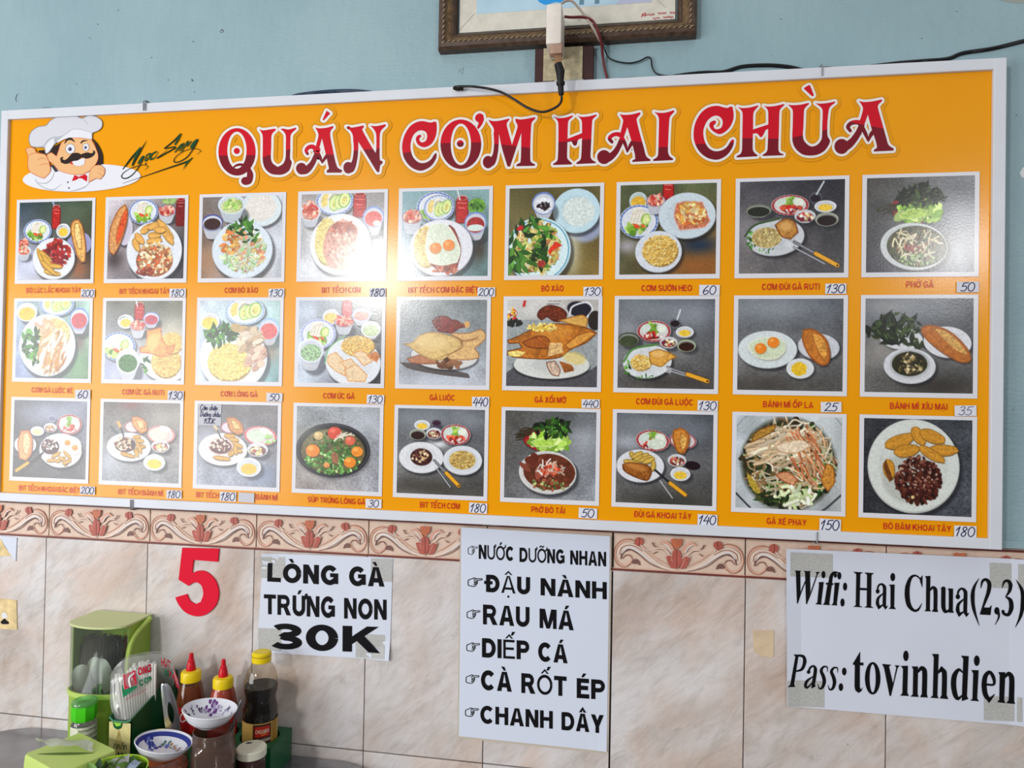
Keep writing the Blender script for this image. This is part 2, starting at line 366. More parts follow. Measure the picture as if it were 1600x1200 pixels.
# ---------------------------------------------------------------- printed dish photographs: a small painter on a grid of coloured points
RNG = np.random.RandomState(7)
def vnoise(shape, cell, rng=RNG):
    h, w = shape; gh, gw = int(h/cell)+3, int(w/cell)+3
    g = rng.rand(gh, gw); y = np.arange(h)/cell; x = np.arange(w)/cell
    iy, ix = y.astype(int), x.astype(int); fy, fx = (y-iy)[:, None], (x-ix)[None]
    fy, fx = fy*fy*(3-2*fy), fx*fx*(3-2*fx)
    a, b, c, d = g[np.ix_(iy, ix)], g[np.ix_(iy, ix+1)], g[np.ix_(iy+1, ix)], g[np.ix_(iy+1, ix+1)]
    return (a*(1-fx)+b*fx)*(1-fy)+(c*(1-fx)+d*fx)*fy
class Pic:
    def __init__(s, box, N=176):
        s.b = box; s.w = N; s.h = int(N*(box[3]-box[1])/(box[2]-box[0])); s.c = (box[2]-box[0])/(N-1)
        s.X, s.Y = np.meshgrid(np.linspace(box[0], box[2], s.w), np.linspace(box[1], box[3], s.h)); s.I = np.zeros((s.h, s.w, 3)); s.k = 1.0
    def bg(s, tl, tr, bl, br, grain=.10, streak=.08):
        u = ((s.X-s.b[0])/(s.b[2]-s.b[0]))[..., None]; v = ((s.Y-s.b[1])/(s.b[3]-s.b[1]))[..., None]
        s.I = (np.array(tl)*(1-u)+np.array(tr)*u)*(1-v)+(np.array(bl)*(1-u)+np.array(br)*u)*v
        n = (vnoise((s.h, s.w), 3)-.5)*grain+(vnoise((s.h, s.w), 25)-.5)*.22
        st = vnoise((s.h*4, s.w), 2.2)[::4]-.5
        s.I *= (1+n+st*streak)[..., None]; return s
    def glow(s, cx, cy, rx, ry, col, a=.6):
        d = ((s.X-cx)/rx)**2+((s.Y-cy)/ry)**2; m = (np.exp(-d*1.1)*min(1, a*1.25))[..., None]; s.I = s.I*(1-m)+np.array(col)*m; return s
    def put(s, m, col, noise=0, cell=2.5, sl=None):
        col = np.array(col, float)
        sl = sl or (slice(None), slice(None)); I = s.I[sl]
        if noise:
            n = 1+(vnoise(m.shape, cell)-.5)*2*noise; c = col*n[..., None]
        else: c = col
        s.I[sl] = I*(1-m[..., None])+c*m[..., None]
    def _win(s, cx, cy, r):
        x0 = int(max(0, (cx-r-s.b[0])/s.c-1)); x1 = int(min(s.w, (cx+r-s.b[0])/s.c+3)); y0 = int(max(0, (cy-r-s.b[1])/s.c-1)); y1 = int(min(s.h, (cy+r-s.b[1])/s.c+3))
        return (slice(y0, max(y0, y1)), slice(x0, max(x0, x1)))
    def ell(s, cx, cy, rx, ry, col, rot=0, noise=0, soft=1.0, a=1, cell=2.5):
        sl = s._win(cx, cy, max(rx, ry)*1.1+s.c*soft*2); X, Y = s.X[sl]-cx, s.Y[sl]-cy
        if X.size == 0: return s
        c, sn = math.cos(rot), math.sin(rot); u, v = X*c+Y*sn, -X*sn+Y*c
        q = np.sqrt((u/rx)**2+(v/ry)**2)+1e-9; d = (1-q)*np.sqrt(u*u+v*v)/q*1.0
        d = np.where(q < .2, min(rx, ry)*.8, d)
        s.put(np.clip(d/(s.c*soft)+.5, 0, 1)*a, col, noise, cell, sl); return s
    def _seg(s, X, Y, P, closed):
        d = np.full(X.shape, 1e9)
        for i in range(len(P) if closed else len(P)-1):
            ax, ay = P[i]; bx, by = P[(i+1) % len(P)]; dx, dy = bx-ax, by-ay; L = dx*dx+dy*dy+1e-9
            t = np.clip(((X-ax)*dx+(Y-ay)*dy)/L, 0, 1); d = np.minimum(d, (X-ax-t*dx)**2+(Y-ay-t*dy)**2)
        return np.sqrt(d)
    def poly(s, pts, col, smooth=True, noise=0, a=1, edge=None, cell=2.5, ew=6):
        P = catmull(pts, True, 4, 60) if smooth else pts
        xs, ys = [p[0] for p in P], [p[1] for p in P]; cx, cy = (min(xs)+max(xs))/2, (min(ys)+max(ys))/2
        sl = s._win(cx, cy, max(max(xs)-min(xs), max(ys)-min(ys))/2+s.c*2); X, Y = s.X[sl], s.Y[sl]
        if X.size == 0: return s
        ins = np.zeros(X.shape, bool)
        for i in range(len(P)):
            (ax, ay), (bx, by) = P[i], P[(i+1) % len(P)]
            if ay == by: continue
            ins ^= ((ay > Y) != (by > Y)) & (X < (bx-ax)*(Y-ay)/(by-ay)+ax)
        d = s._seg(X, Y, P, True); sd = np.where(ins, d, -d); m = np.clip(sd/s.c+.5, 0, 1)*a
        s.put(m, col, noise, cell, sl)
        if edge is not None: s.put(np.clip((ew-d)/s.c+.5, 0, 1)*np.clip(sd/s.c+1, 0, 1)*.8, edge, noise, cell, sl)
        return s
    def line(s, pts, w, col, a=1, smooth=True):
        P = catmull(pts, False, 4, 100) if smooth and len(pts) > 2 else pts
        xs, ys = [p[0] for p in P], [p[1] for p in P]
        sl = s._win((min(xs)+max(xs))/2, (min(ys)+max(ys))/2, max(max(xs)-min(xs), max(ys)-min(ys))/2+w+s.c*2); X, Y = s.X[sl], s.Y[sl]
        if X.size == 0: return s
        s.put(np.clip((w/2-s._seg(X, Y, P, False))/s.c+.5, 0, 1)*a, col, sl=sl); return s
    def chips(s, cx, cy, rx, ry, n, L, Wd, cols, rot=None, jit=.16, shade=True, a=1):
        """a heap of small pieces"""
        for i in range(n):
            t = RNG.rand()*6.283; r = math.sqrt(RNG.rand()); x, y = cx+rx*r*math.cos(t), cy+ry*r*math.sin(t)
            c = np.array(cols[RNG.randint(len(cols))], float)*(1+RNG.uniform(-jit, jit)); ro = RNG.rand()*3.14 if rot is None else rot+RNG.uniform(-.35, .35)
            l, w = L*RNG.uniform(.7, 1.25), Wd*RNG.uniform(.7, 1.25)
            if shade: s.ell(x+s.c*.5, y+s.c*.7, l, w, c*.5, ro, a=.55*a)
            s.ell(x, y, l, w, np.clip(c, 0, 255), ro, a=a)
        return s
    def strands(s, cx, cy, rx, ry, n, L, w, cols, rot=None, bend=.3):
        for i in range(n):
            t = RNG.rand()*6.283; r = math.sqrt(RNG.rand()); x, y = cx+rx*r*math.cos(t), cy+ry*r*math.sin(t)
            ro = RNG.rand()*6.283 if rot is None else rot+RNG.uniform(-.3, .3); l = L*RNG.uniform(.6, 1.2); c = np.array(cols[RNG.randint(len(cols))], float)*(1+RNG.uniform(-.15, .15))
            dx, dy = math.cos(ro)*l/2, math.sin(ro)*l/2; k = RNG.uniform(-bend, bend)
            P = [(x-dx, y-dy), (x-dy*k, y+dx*k), (x+dx, y+dy)]
            s.line([(p[0]+s.c*.5, p[1]+s.c*.6) for p in P], w, c*.45, .5); s.line(P, w, np.clip(c, 0, 255))
        return s
    def leaves(s, cx, cy, rx, ry, n, L, dark=False):
        g = [(40, 75, 30), (60, 105, 40), (85, 135, 55), (35, 60, 28)] if not dark else [(28, 38, 22), (42, 55, 30), (58, 74, 40), (20, 28, 18)]
        for i in range(n):
            t = RNG.rand()*6.283; r = math.sqrt(RNG.rand()); x, y = cx+rx*r*math.cos(t), cy+ry*r*math.sin(t); ro = RNG.rand()*6.283; l = L*RNG.uniform(.6, 1.3)
            dx, dy = math.cos(ro)*l, math.sin(ro)*l; c = np.array(g[RNG.randint(4)], float)*RNG.uniform(.8, 1.2)
            s.poly([(x-dx, y-dy), (x-dy*.35, y+dx*.35), (x+dx, y+dy), (x+dy*.35, y-dx*.35)], c, True); s.line([(x-dx*.8, y-dy*.8), (x+dx*.8, y+dy*.8)], s.c*.7, c*1.4)
        return s
    def plate(s, cx, cy, rx, ry, rot=0, col=(214, 218, 226), rim=None, sh=(.08, .12), rw=.08, inner=.68):
        s.ell(cx+rx*sh[0], cy+ry*sh[1], rx*1.02, ry*1.03, (25, 25, 30), rot, soft=5, a=.55)
        s.ell(cx, cy, rx, ry, np.array(col)*.86, rot); s.ell(cx, cy-ry*.015, rx*.985, ry*.975, col, rot)
        if rim is not None:
            s.ell(cx, cy, rx*.97, ry*.97, rim, rot); s.ell(cx, cy, rx*(1-rw*1.6), ry*(1-rw*1.6), col, rot)
            k = int(26)
            for i in range(k):
                t = i/k*6.283; c, sn = math.cos(rot), math.sin(rot); u, v = rx*(1-rw*.75)*math.cos(t), ry*(1-rw*.75)*math.sin(t)
                s.ell(cx+u*c-v*sn, cy+u*sn+v*c, rx*.03, ry*.03, col, 0, a=.8)
        s.ell(cx, cy, rx*inner, ry*inner, np.array(col)*.91, rot, soft=4, a=.8); s.ell(cx, cy+ry*.02, rx*inner*.97, ry*inner*.95, np.array(col)*.985, rot, soft=4, a=.8)
        return s
    def cup(s, cx, cy, rx, ry, dep, cont, col=(212, 216, 226), rim=None, fill=.8, noise=.12, taper=.62, lvl=.18):
        s.ell(cx+rx*.35, cy+dep*.8, rx*.95, ry*1.0, (30, 30, 35), soft=6, a=.5)
        s.poly([(cx-rx, cy), (cx-rx*taper*1.05, cy+dep*.85), (cx-rx*taper*.6, cy+dep+ry*.25), (cx+rx*taper*.6, cy+dep+ry*.25), (cx+rx*taper*1.05, cy+dep*.85), (cx+rx, cy)], np.array(col)*.86)
        s.ell(cx, cy, rx, ry, np.array(rim if rim is not None else col)); s.ell(cx, cy+ry*.05, rx*.9, ry*.88, np.array(col)*.92)
        if cont is not None: s.ell(cx, cy+ry*lvl, rx*fill, ry*fill*.88, cont, noise=noise)
        return s
    def finish(s):
        n = 1+(RNG.rand(s.h, s.w)-.5)*.10+(vnoise((s.h, s.w), 2)-.5)*.08; I = s.I*n[..., None]; k = .12
        A = np.pad(I, ((1, 1), (1, 1), (0, 0)), 'edge'); bl = (A[:-2, 1:-1]+A[2:, 1:-1]+A[1:-1, :-2]+A[1:-1, 2:])/4
        I = I*(1-k)+bl*k; return np.clip((I-118)*1.10+116, 3, 250)

WHT = (216, 219, 227); PK = [(214, 92, 70), (222, 130, 110), (226, 168, 150), (198, 60, 62), (230, 196, 170)]
RICE = [(222, 182, 96), (232, 200, 120), (206, 160, 78), (238, 214, 146)]
NUT = [(214, 180, 120), (200, 160, 100), (226, 200, 150), (180, 130, 80)]
def salad(p, cx, cy, r, ry=None, rim=(92, 118, 178), onion=True):
    ry = ry or r*.86; p.plate(cx, cy, r, ry, 0, rim=rim, inner=.75)
    p.chips(cx-r*.1, cy+ry*.3, r*.55, ry*.42, 34, r*.2, r*.12, [(128, 172, 60), (160, 196, 92), (188, 214, 130), (96, 140, 44)])
    p.poly([(cx-r*.5, cy+ry*.05), (cx-r*.3, cy-ry*.7), (cx+r*.05, cy-ry*.85), (cx+r*.35, cy-ry*.5), (cx+r*.2, cy+ry*.1), (cx-r*.15, cy+ry*.2)], (222, 218, 204), noise=.05)
    for k in range(4): p.line([(cx-r*(.42-.16*k), cy+ry*.05), (cx-r*(.28-.16*k), cy-ry*.45), (cx+r*(.0+.1*k), cy-ry*.68)], r*.035, (176, 160, 150), .7)
    p.ell(cx+r*.36, cy-ry*.12, r*.24, ry*.36, (150, 190, 90), .3); p.ell(cx+r*.38, cy-ry*.12, r*.17, ry*.28, (214, 222, 156), .3, noise=.1)
    p.poly([(cx-r*.32, cy+ry*.1), (cx-r*.05, cy+ry*.18), (cx+r*.1, cy+ry*.4), (cx-r*.18, cy+ry*.38)], (214, 84, 48), noise=.12)
    p.poly([(cx+r*.1, cy+ry*.15), (cx+r*.3, cy+ry*.2), (cx+r*.34, cy+ry*.38), (cx+r*.16, cy+ry*.36)], (222, 104, 60), noise=.12)
def cucplate(p, cx, cy, r, ry, rim=(112, 140, 190)):
    p.plate(cx, cy, r, ry, 0, rim=rim, inner=.78)
    p.ell(cx-r*.5, cy-ry*.1, r*.2, ry*.5, (222, 200, 120), .2, noise=.1); p.ell(cx-r*.12, cy-ry*.1, r*.26, ry*.62, (226, 222, 206), .1)
    for k, (dx, c) in enumerate(((.02, (150, 192, 96)), (.3, (158, 198, 104)), (.52, (128, 174, 84)))):
        p.ell(cx+r*dx, cy+ry*(.12-.1*k), r*.3, ry*.56, c, .25); p.ell(cx+r*dx, cy+ry*(.12-.1*k), r*.25, ry*.48, (216, 226, 164), .25); p.ell(cx+r*dx, cy+ry*(.14-.1*k), r*.14, ry*.3, (206, 200, 120), .25, noise=.15)
    p.line([(cx-r*.3, cy-ry*.1), (cx-r*.05, cy-ry*.5), (cx+r*.25, cy-ry*.4)], r*.05, (110, 96, 96), .7)
def pickle(p, cx, cy, r, dep=None, n=40):
    p.cup(cx, cy, r, r*.62, dep or r*1.1, (170, 70, 66), rim=(150, 110, 130)); p.chips(cx, cy-r*.12, r*.78, r*.55, n, r*.2, r*.13, PK)
def saucejar(p, cx, y0, y1, w, col=(176, 34, 30)):
    p.poly([(cx-w*.8, y0+w*.3), (cx+w*.8, y0+w*.3), (cx+w, y0+w*1.3), (cx+w, y1-w*.3), (cx+w*.7, y1), (cx-w*.7, y1), (cx-w, y1-w*.3), (cx-w, y0+w*1.3)], col, noise=.15, edge=(110, 16, 18))
    p.ell(cx, y0+w*.3, w*.85, w*.4, (206, 150, 140)); p.ell(cx, y0+w*.34, w*.7, w*.3, (150, 28, 26)); p.line([(cx-w*.75, y0+w*1.1), (cx+w*.75, y0+w*1.2)], w*.14, (232, 170, 160), .7)
    p.line([(cx-w*.5, y0+w*1.9), (cx+w*.4, y0+w*2.0)], w*.2, (240, 160, 150), .6)
def butter(p, cx, cy, r, ry=None, leafy=True, col=(226, 190, 70)):
    ry = ry or r*.72; p.cup(cx, cy, r, ry, r*.35, col, rim=(224, 226, 228), fill=.66, noise=.08)
    if leafy: p.line([(cx-r*.8, cy-ry*.3), (cx-r*.5, cy-ry*.6), (cx-r*.1, cy-ry*.7)], r*.09, (60, 84, 60), .8)
def bread(p, pts, cut, col=(206, 150, 82), cc=(226, 186, 116)):
    p.poly([(x+8, y+14) for x, y in pts], (20, 18, 18), a=.45); p.poly(pts, col, noise=.12, edge=(150, 84, 36), ew=9, cell=4); p.poly(cut, cc, noise=.2, edge=(160, 96, 44), ew=5)
def knife(p, a, b, c, d):
    """fork tip a to fork end b, knife tip c to handle end d"""
    p.line([a, b], 13, (52, 50, 54)); p.line([a, b], 8, (176, 178, 184)); m = ((c[0]+d[0])/2, (c[1]+d[1])/2); p.line([c, m], 20, (60, 58, 62)); p.line([c, m], 12, (142, 144, 150)); p.line([m, d], 30, (86, 56, 16)); p.line([m, d], 24, (224, 164, 52))
    p.ell(d[0], d[1], 8, 6, (70, 44, 14))
    L = math.hypot(b[0]-a[0], b[1]-a[1]); ux, uy = (a[0]-b[0])/L, (a[1]-b[1])/L
    for k in (-12, -4, 4, 12): p.line([(a[0]-uy*k, a[1]+ux*k), (a[0]+ux*52-uy*k, a[1]+uy*52+ux*k)], 4.5, (214, 216, 220))
def redsalad(p, cx, cy, rx, ry, rot=0):
    p.plate(cx, cy, rx, ry, rot, col=(212, 206, 204), rim=(150, 36, 44), rw=.1, inner=.8)
    p.chips(cx, cy-ry*.3, rx*.4, ry*.35, 18, rx*.2, rx*.1, [(120, 160, 60), (156, 190, 90)])
    p.ell(cx+rx*.45, cy-ry*.28, rx*.32, ry*.42, (206, 216, 204), .3); p.ell(cx-rx*.48, cy-ry*.3, rx*.3, ry*.36, (200, 212, 204), -.3); p.ell(cx+rx*.45, cy-ry*.28, rx*.22, ry*.3, (222, 228, 214), .3)
    p.chips(cx, cy+ry*.38, rx*.55, ry*.28, 16, rx*.16, rx*.11, [(196, 60, 44), (170, 40, 34), (216, 96, 70)]); p.chips(cx, cy+ry*.5, rx*.5, ry*.2, 10, rx*.1, rx*.05, [(222, 206, 200), (120, 40, 44)])
def mixbowl(p, cx, cy, r, ry):
    p.cup(cx, cy, r, ry, r*.5, (120, 70, 62), rim=(206, 206, 206), fill=.82); p.chips(cx, cy+ry*.1, r*.68, ry*.6, 26, r*.2, r*.13, [(222, 206, 176), (196, 92, 84), (122, 34, 62), (206, 190, 130), (226, 222, 206)])
def darkbowl(p, cx, cy, r, ry, col=(58, 30, 22), rim=(170, 176, 160)): p.cup(cx, cy, r, ry, r*.4, col, rim=rim, fill=.84, noise=.12, col=(150, 152, 146))
def friedegg(p, pts, y1, y2, r, col=(206, 214, 196)):
    p.poly([(x+4, y+7) for x, y in pts], (120, 110, 80), a=.6); p.poly(pts, col, noise=.05, edge=(222, 226, 214), ew=6)
    for y in (y1, y2): p.ell(y[0]+2, y[1]+4, r*1.05, r*.98, (150, 110, 60), a=.6); p.ell(y[0], y[1], r, r*.93, (226, 132, 44), noise=.06); p.ell(y[0]-r*.25, y[1]-r*.3, r*.35, r*.25, (244, 186, 110), soft=3, a=.7)
def rice(p, cx, cy, rx, ry, n, cols=RICE, s=1.0, rot=0):
    p.ell(cx+rx*.04, cy+ry*.08, rx*1.0, ry*1.0, np.array(cols[2])*.72, rot, soft=3, noise=.1); p.ell(cx, cy, rx*.97, ry*.95, np.array(cols[0])*.97, rot, noise=.12, cell=3)
    p.chips(cx, cy, rx, ry, n, 7.5*s, 4.2*s, cols, shade=True, jit=.1)
def wedge(p, a, b, w, c=(206, 160, 66)):
    dx, dy = b[0]-a[0], b[1]-a[1]; L = math.hypot(dx, dy); nx, ny = -dy/L*w, dx/L*w; m = ((a[0]+b[0])/2, (a[1]+b[1])/2)
    q = lambda t, k: (a[0]+dx*t+nx*k, a[1]+dy*t+ny*k); pts = [q(0, .25), q(.25, .85), q(.7, .8), q(1, .2), q(.9, -.5), q(.4, -.75), q(.08, -.4)]; p.poly([(x+3, y+7) for x, y in pts], (60, 40, 20), a=.6); p.poly(pts, c, noise=.1, edge=tuple(v*.72 for v in c), ew=5); p.line([a, (m[0]+nx*.2, m[1]+ny*.2), b], 4, tuple(min(255, v*1.2) for v in c), .7)
def herbs(p, cx, cy, rx, ry, n, L=26): p.leaves(cx, cy, rx, ry, n, L, True)

def _steel(p, d=0):
    p.bg((96-d, 100-d, 106-d), (84-d, 88-d, 96-d), (112-d, 110-d, 108-d), (86-d, 84-d, 82-d), .16, .26); w, h = p.b[2]-p.b[0], p.b[3]-p.b[1]
    p.glow(p.b[0]+w*.3, p.b[1]+h*.12, w*.5, h*.16, (146, 152, 160), .5); p.glow(p.b[0]+w*.5, p.b[1]+h*.55, w*.6, h*.2, (150, 150, 152), .35)
    for i in range(40):
        x, y = p.b[0]+RNG.rand()*w, p.b[1]+RNG.rand()*h*.6; l = RNG.uniform(.03, .09)*w; p.line([(x, y), (x+l*.75, y+l*.5)], p.c*.5, (176, 178, 184), .25)
    return p
def build_pics():
    L = {}
    # ---- first row
    p = L[0, 0] = Pic((150, 120, 735, 762)); p.bg((52, 66, 78), (70, 84, 62), (186, 188, 204), (70, 52, 36)); p.glow(270, 640, 170, 130, (196, 200, 222), .8); p.glow(640, 680, 90, 90, (150, 90, 50), .7); p.glow(560, 200, 160, 120, (92, 106, 84), .5)
    p.line([(420, 122), (440, 170)], 14, (150, 160, 190)); saucejar(p, 450, 150, 345, 34); salad(p, 302, 360, 114, 98); p.plate(640, 470, 98, 98, 0, (150, 150, 190)); butter(p, 510, 362, 56, 60)
    p.cup(195, 520, 56, 40, 72, (200, 110, 90)); p.chips(195, 480, 46, 56, 44, 15, 10, PK)
    p.plate(438, 590, 170, 172); p.chips(462, 540, 102, 112, 95, 20, 15, [(150, 28, 30), (178, 44, 38), (112, 16, 22), (196, 70, 50), (130, 20, 26)])
    for a, b in (((305, 500), (380, 690)), ((320, 520), (420, 610)), ((350, 560), (440, 680)), ((360, 690), (500, 720)), ((400, 640), (510, 660)), ((330, 600), (470, 730))): wedge(p, a, b, 24)
    bread(p, [(590, 280), (630, 270), (665, 330), (695, 500), (690, 620), (660, 625), (620, 560), (580, 420), (568, 330)], [(600, 300), (632, 300), (655, 400), (660, 520), (630, 500), (600, 400)], (214, 168, 96), (230, 196, 130))
    p = L[0, 1] = Pic((862, 103, 1485, 755)); p.bg((196, 190, 196), (120, 110, 110), (150, 140, 144), (60, 60, 66)); p.glow(920, 600, 80, 90, (70, 60, 60), .8)
    p.plate(1000, 350, 66, 130, 0, (196, 190, 206)); salad(p, 1150, 205, 122, 104); pickle(p, 1340, 205, 72, 90); p.ell(1360, 120, 60, 30, (150, 176, 110), noise=.2); saucejar(p, 1452, 100, 330, 36, (120, 28, 30))
    p.plate(1245, 530, 226, 240); bread(p, [(1000, 140), (1022, 200), (1010, 330), (960, 480), (915, 560), (880, 530), (868, 470), (880, 330), (940, 190)], [(1010, 170), (1020, 240), (985, 380), (940, 480), (930, 400), (965, 260)], (206, 150, 96), (206, 84, 44))
    for a, b in (((1080, 420), (1120, 530)), ((1090, 380), (1160, 470)), ((1130, 380), (1220, 310)), ((1180, 340), (1300, 300)), ((1190, 400), (1300, 400)), ((1180, 450), (1310, 440)), ((1270, 270), (1400, 440)), ((1300, 330), (1400, 480)), ((1240, 350), (1340, 360))): wedge(p, a, b, 34, (216, 164, 88))
    p.ell(1250, 610, 150, 130, (150, 96, 70), noise=.25); p.chips(1250, 590, 140, 130, 190, 15, 11, [(222, 200, 160), (206, 170, 120), (232, 218, 190), (180, 120, 80), (196, 100, 60)]); p.chips(1180, 700, 70, 30, 26, 16, 9, [(130, 50, 40), (160, 80, 60)])
    p = L[0, 2] = Pic((80, 138, 705, 780)); p.bg((110, 100, 96), (190, 196, 206), (150, 120, 100), (190, 196, 206)); p.glow(130, 640, 80, 110, (166, 128, 96), .6)
    p.plate(540, 240, 160, 140, 0, (206, 216, 220)); p.ell(540, 230, 120, 105, (216, 212, 206), noise=.05); p.cup(310, 200, 108, 78, 120, (190, 200, 150), (206, 216, 226)); p.chips(320, 200, 70, 40, 30, 20, 12, [(150, 190, 100), (196, 206, 140)])
    p.cup(160, 340, 84, 66, 110, (66, 40, 40), rim=(70, 80, 150)); p.plate(400, 560, 238, 230, 0, (206, 216, 226))
    p.chips(410, 560, 175, 170, 150, 26, 12, [(216, 196, 140), (206, 160, 110), (190, 206, 170), (220, 214, 196), (206, 140, 110), (150, 190, 130)]); p.leaves(400, 430, 120, 95, 34, 34); p.chips(300, 500, 70, 90, 30, 26, 10, [(206, 120, 70), (216, 170, 100)])
    p.leaves(400, 350, 50, 40, 8, 40); p.strands(430, 640, 120, 90, 40, 60, 8, [(206, 214, 196), (160, 200, 150), (216, 206, 160)])
    p = L[0, 3] = Pic((852, 120, 1500, 778)); p.bg((166, 160, 160), (150, 146, 146), (196, 200, 206), (196, 200, 206)); cucplate(p, 1115, 180, 150, 112)
    p.cup(925, 260, 82, 70, 100, (206, 120, 100)); p.chips(925, 245, 66, 66, 50, 17, 12, PK); saucejar(p, 1312, 112, 310, 50); p.cup(1420, 310, 82, 84, 120, (206, 84, 80), rim=(130, 150, 206)); p.ell(1448, 360, 30, 22, (206, 216, 206))
    p.plate(1165, 520, 240, 240, 0, (216, 218, 226)); rice(p, 1060, 490, 95, 185, 260, [(226, 206, 130), (232, 220, 160), (214, 190, 110)]); p.poly([(1080, 380), (1200, 330), (1300, 400), (1290, 520), (1330, 640), (1200, 720), (1080, 700), (1030, 560)], (186, 130, 112), noise=.22, cell=4); p.chips(1170, 500, 110, 170, 110, 20, 8, [(196, 150, 130), (170, 106, 86), (212, 176, 160)], rot=1.2); p.chips(1190, 390, 100, 40, 30, 24, 10, [(150, 70, 44), (180, 96, 60)])
    p = L[0, 4] = Pic((86, 132, 705, 748)); p.bg((120, 150, 156), (126, 156, 156), (170, 176, 190), (90, 120, 120)); p.glow(640, 560, 60, 90, (60, 50, 40), .8)
    salad(p, 330, 250, 140, 112); cucplate(p, 350, 255, 110, 95, (120, 140, 190)); saucejar(p, 516, 175, 370, 44); p.ell(620, 250, 62, 56, (110, 156, 60), noise=.2); p.leaves(620, 250, 44, 40, 14, 24); pickle(p, 160, 320, 76, 110); p.line([(480, 130), (500, 200)], 9, (214, 216, 220))
    p.cup(614, 370, 78, 80, 100, (160, 44, 40), rim=(120, 140, 200)); p.ell(614, 405, 58, 24, (206, 220, 216)); p.plate(372, 545, 226, 205, 0, (216, 216, 224))
    rice(p, 265, 530, 90, 150, 280, [(226, 196, 120), (234, 212, 150), (210, 174, 92)]); p.poly([(300, 660), (400, 720), (490, 690), (515, 560), (470, 420), (430, 380), (300, 560)], (150, 60, 36), noise=.25, edge=(100, 30, 20)); p.chips(400, 700, 90, 24, 30, 20, 8, [(170, 80, 50), (120, 36, 26), (196, 120, 90)])
    friedegg(p, [(300, 370), (400, 375), (460, 440), (510, 560), (490, 650), (380, 670), (290, 650), (262, 560), (270, 440)], (332, 545), (426, 525), 42)
    p = L[0, 5] = Pic((848, 112, 1500, 742)); p.bg((90, 84, 52), (96, 88, 54), (140, 130, 90), (128, 108, 60), .06, .05); p.ell(1390, 400, 130, 110, (150, 160, 190), soft=8, a=.9); p.glow(1310, 560, 60, 200, (196, 196, 176), .6)
    p.plate(1335, 285, 168, 160, 0, (186, 212, 222)); p.ell(1350, 290, 115, 105, (206, 216, 214), noise=.07); p.cup(1098, 225, 84, 82, 90, (216, 220, 226), rim=(110, 130, 190)); p.chips(1098, 245, 50, 26, 40, 9, 6, [(40, 30, 40), (60, 44, 50)])
    p.plate(1065, 560, 235, 235, 0, (196, 222, 230), rim=None); p.ell(1065, 560, 222, 222, (90, 150, 180)); p.ell(1065, 560, 214, 214, (206, 226, 230))
    p.chips(1050, 540, 165, 185, 150, 28, 13, [(206, 176, 110), (190, 130, 80), (216, 200, 130), (176, 190, 100), (150, 100, 60)]); p.strands(1060, 540, 170, 180, 70, 70, 11, [(210, 200, 110), (226, 214, 150), (130, 160, 60)]); p.leaves(1020, 520, 170, 190, 56, 44)
    p.leaves(900, 640, 60, 90, 16, 50); p.poly([(1140, 560), (1190, 500), (1240, 530), (1180, 560), (1150, 600)], (206, 60, 36), noise=.15); p.ell(930, 400, 26, 18, (190, 40, 44), -.5); p.ell(1090, 660, 30, 26, (160, 60, 50), noise=.2)
    p = L[0, 6] = Pic((120, 112, 728, 682)); p.bg((84, 92, 64), (96, 104, 74), (92, 90, 66), (140, 92, 44), .08, .08); p.glow(170, 500, 70, 50, (170, 166, 176), .7); p.glow(600, 620, 140, 80, (150, 96, 50), .7); p.glow(620, 500, 140, 60, (44, 56, 76), .8)
    saucejar(p, 425, 80, 210, 34); p.cup(235, 215, 58, 58, 40, (214, 170, 60), (190, 206, 206)); salad(p, 240, 345, 126, 108); pickle(p, 346, 215, 62, 74, 46); p.plate(545, 315, 180, 146, 0, (196, 208, 216))
    p.poly([(475, 240), (520, 225), (640, 230), (690, 350), (650, 390), (500, 405), (465, 320)], (190, 120, 90), noise=.22, edge=(214, 150, 130)); p.chips(570, 305, 90, 72, 120, 13, 10, [(226, 190, 120), (214, 160, 80), (236, 214, 160), (206, 110, 60)])
    p.plate(368, 540, 148, 132, 0, (206, 212, 222)); rice(p, 378, 530, 112, 98, 416)
    p = L[0, 7] = Pic((865, 88, 1525, 678)); p.bg((80, 78, 84), (50, 50, 58), (120, 116, 116), (80, 78, 80), .14, .25); p.glow(950, 420, 150, 150, (150, 146, 150), .6); redsalad(p, 1185, 245, 120, 66); p.cup(1345, 200, 40, 34, 40, (40, 30, 40), (90, 90, 100)); p.line([(1350, 180), (1395, 100)], 9, (206, 210, 216))
    butter(p, 1406, 258, 68, 38, False); mixbowl(p, 1280, 316, 66, 40); darkbowl(p, 1416, 340, 72, 44, (40, 24, 26)); darkbowl(p, 986, 275, 84, 42, (44, 48, 40), (110, 112, 100))
    p.plate(1096, 450, 182, 118, -.1, (196, 200, 206)); p.line([(900, 440), (960, 370), (1120, 330)], 12, (60, 84, 50)); p.leaves(940, 470, 30, 60, 10, 18); p.leaves(1040, 530, 60, 20, 8, 12); p.ell(1040, 450, 96, 66, (186, 166, 112), noise=.22); p.chips(1040, 446, 86, 58, 120, 8, 5, [(196, 176, 120), (176, 150, 96), (210, 194, 140)])
    p.poly([(1090, 370), (1150, 330), (1215, 350), (1240, 420), (1190, 465), (1130, 440)], (176, 124, 62), noise=.2, edge=(110, 60, 26)); p.ell(1160, 380, 40, 30, (206, 160, 96), soft=6); knife(p, (1205, 510), (1405, 620), (1215, 480), (1485, 632))
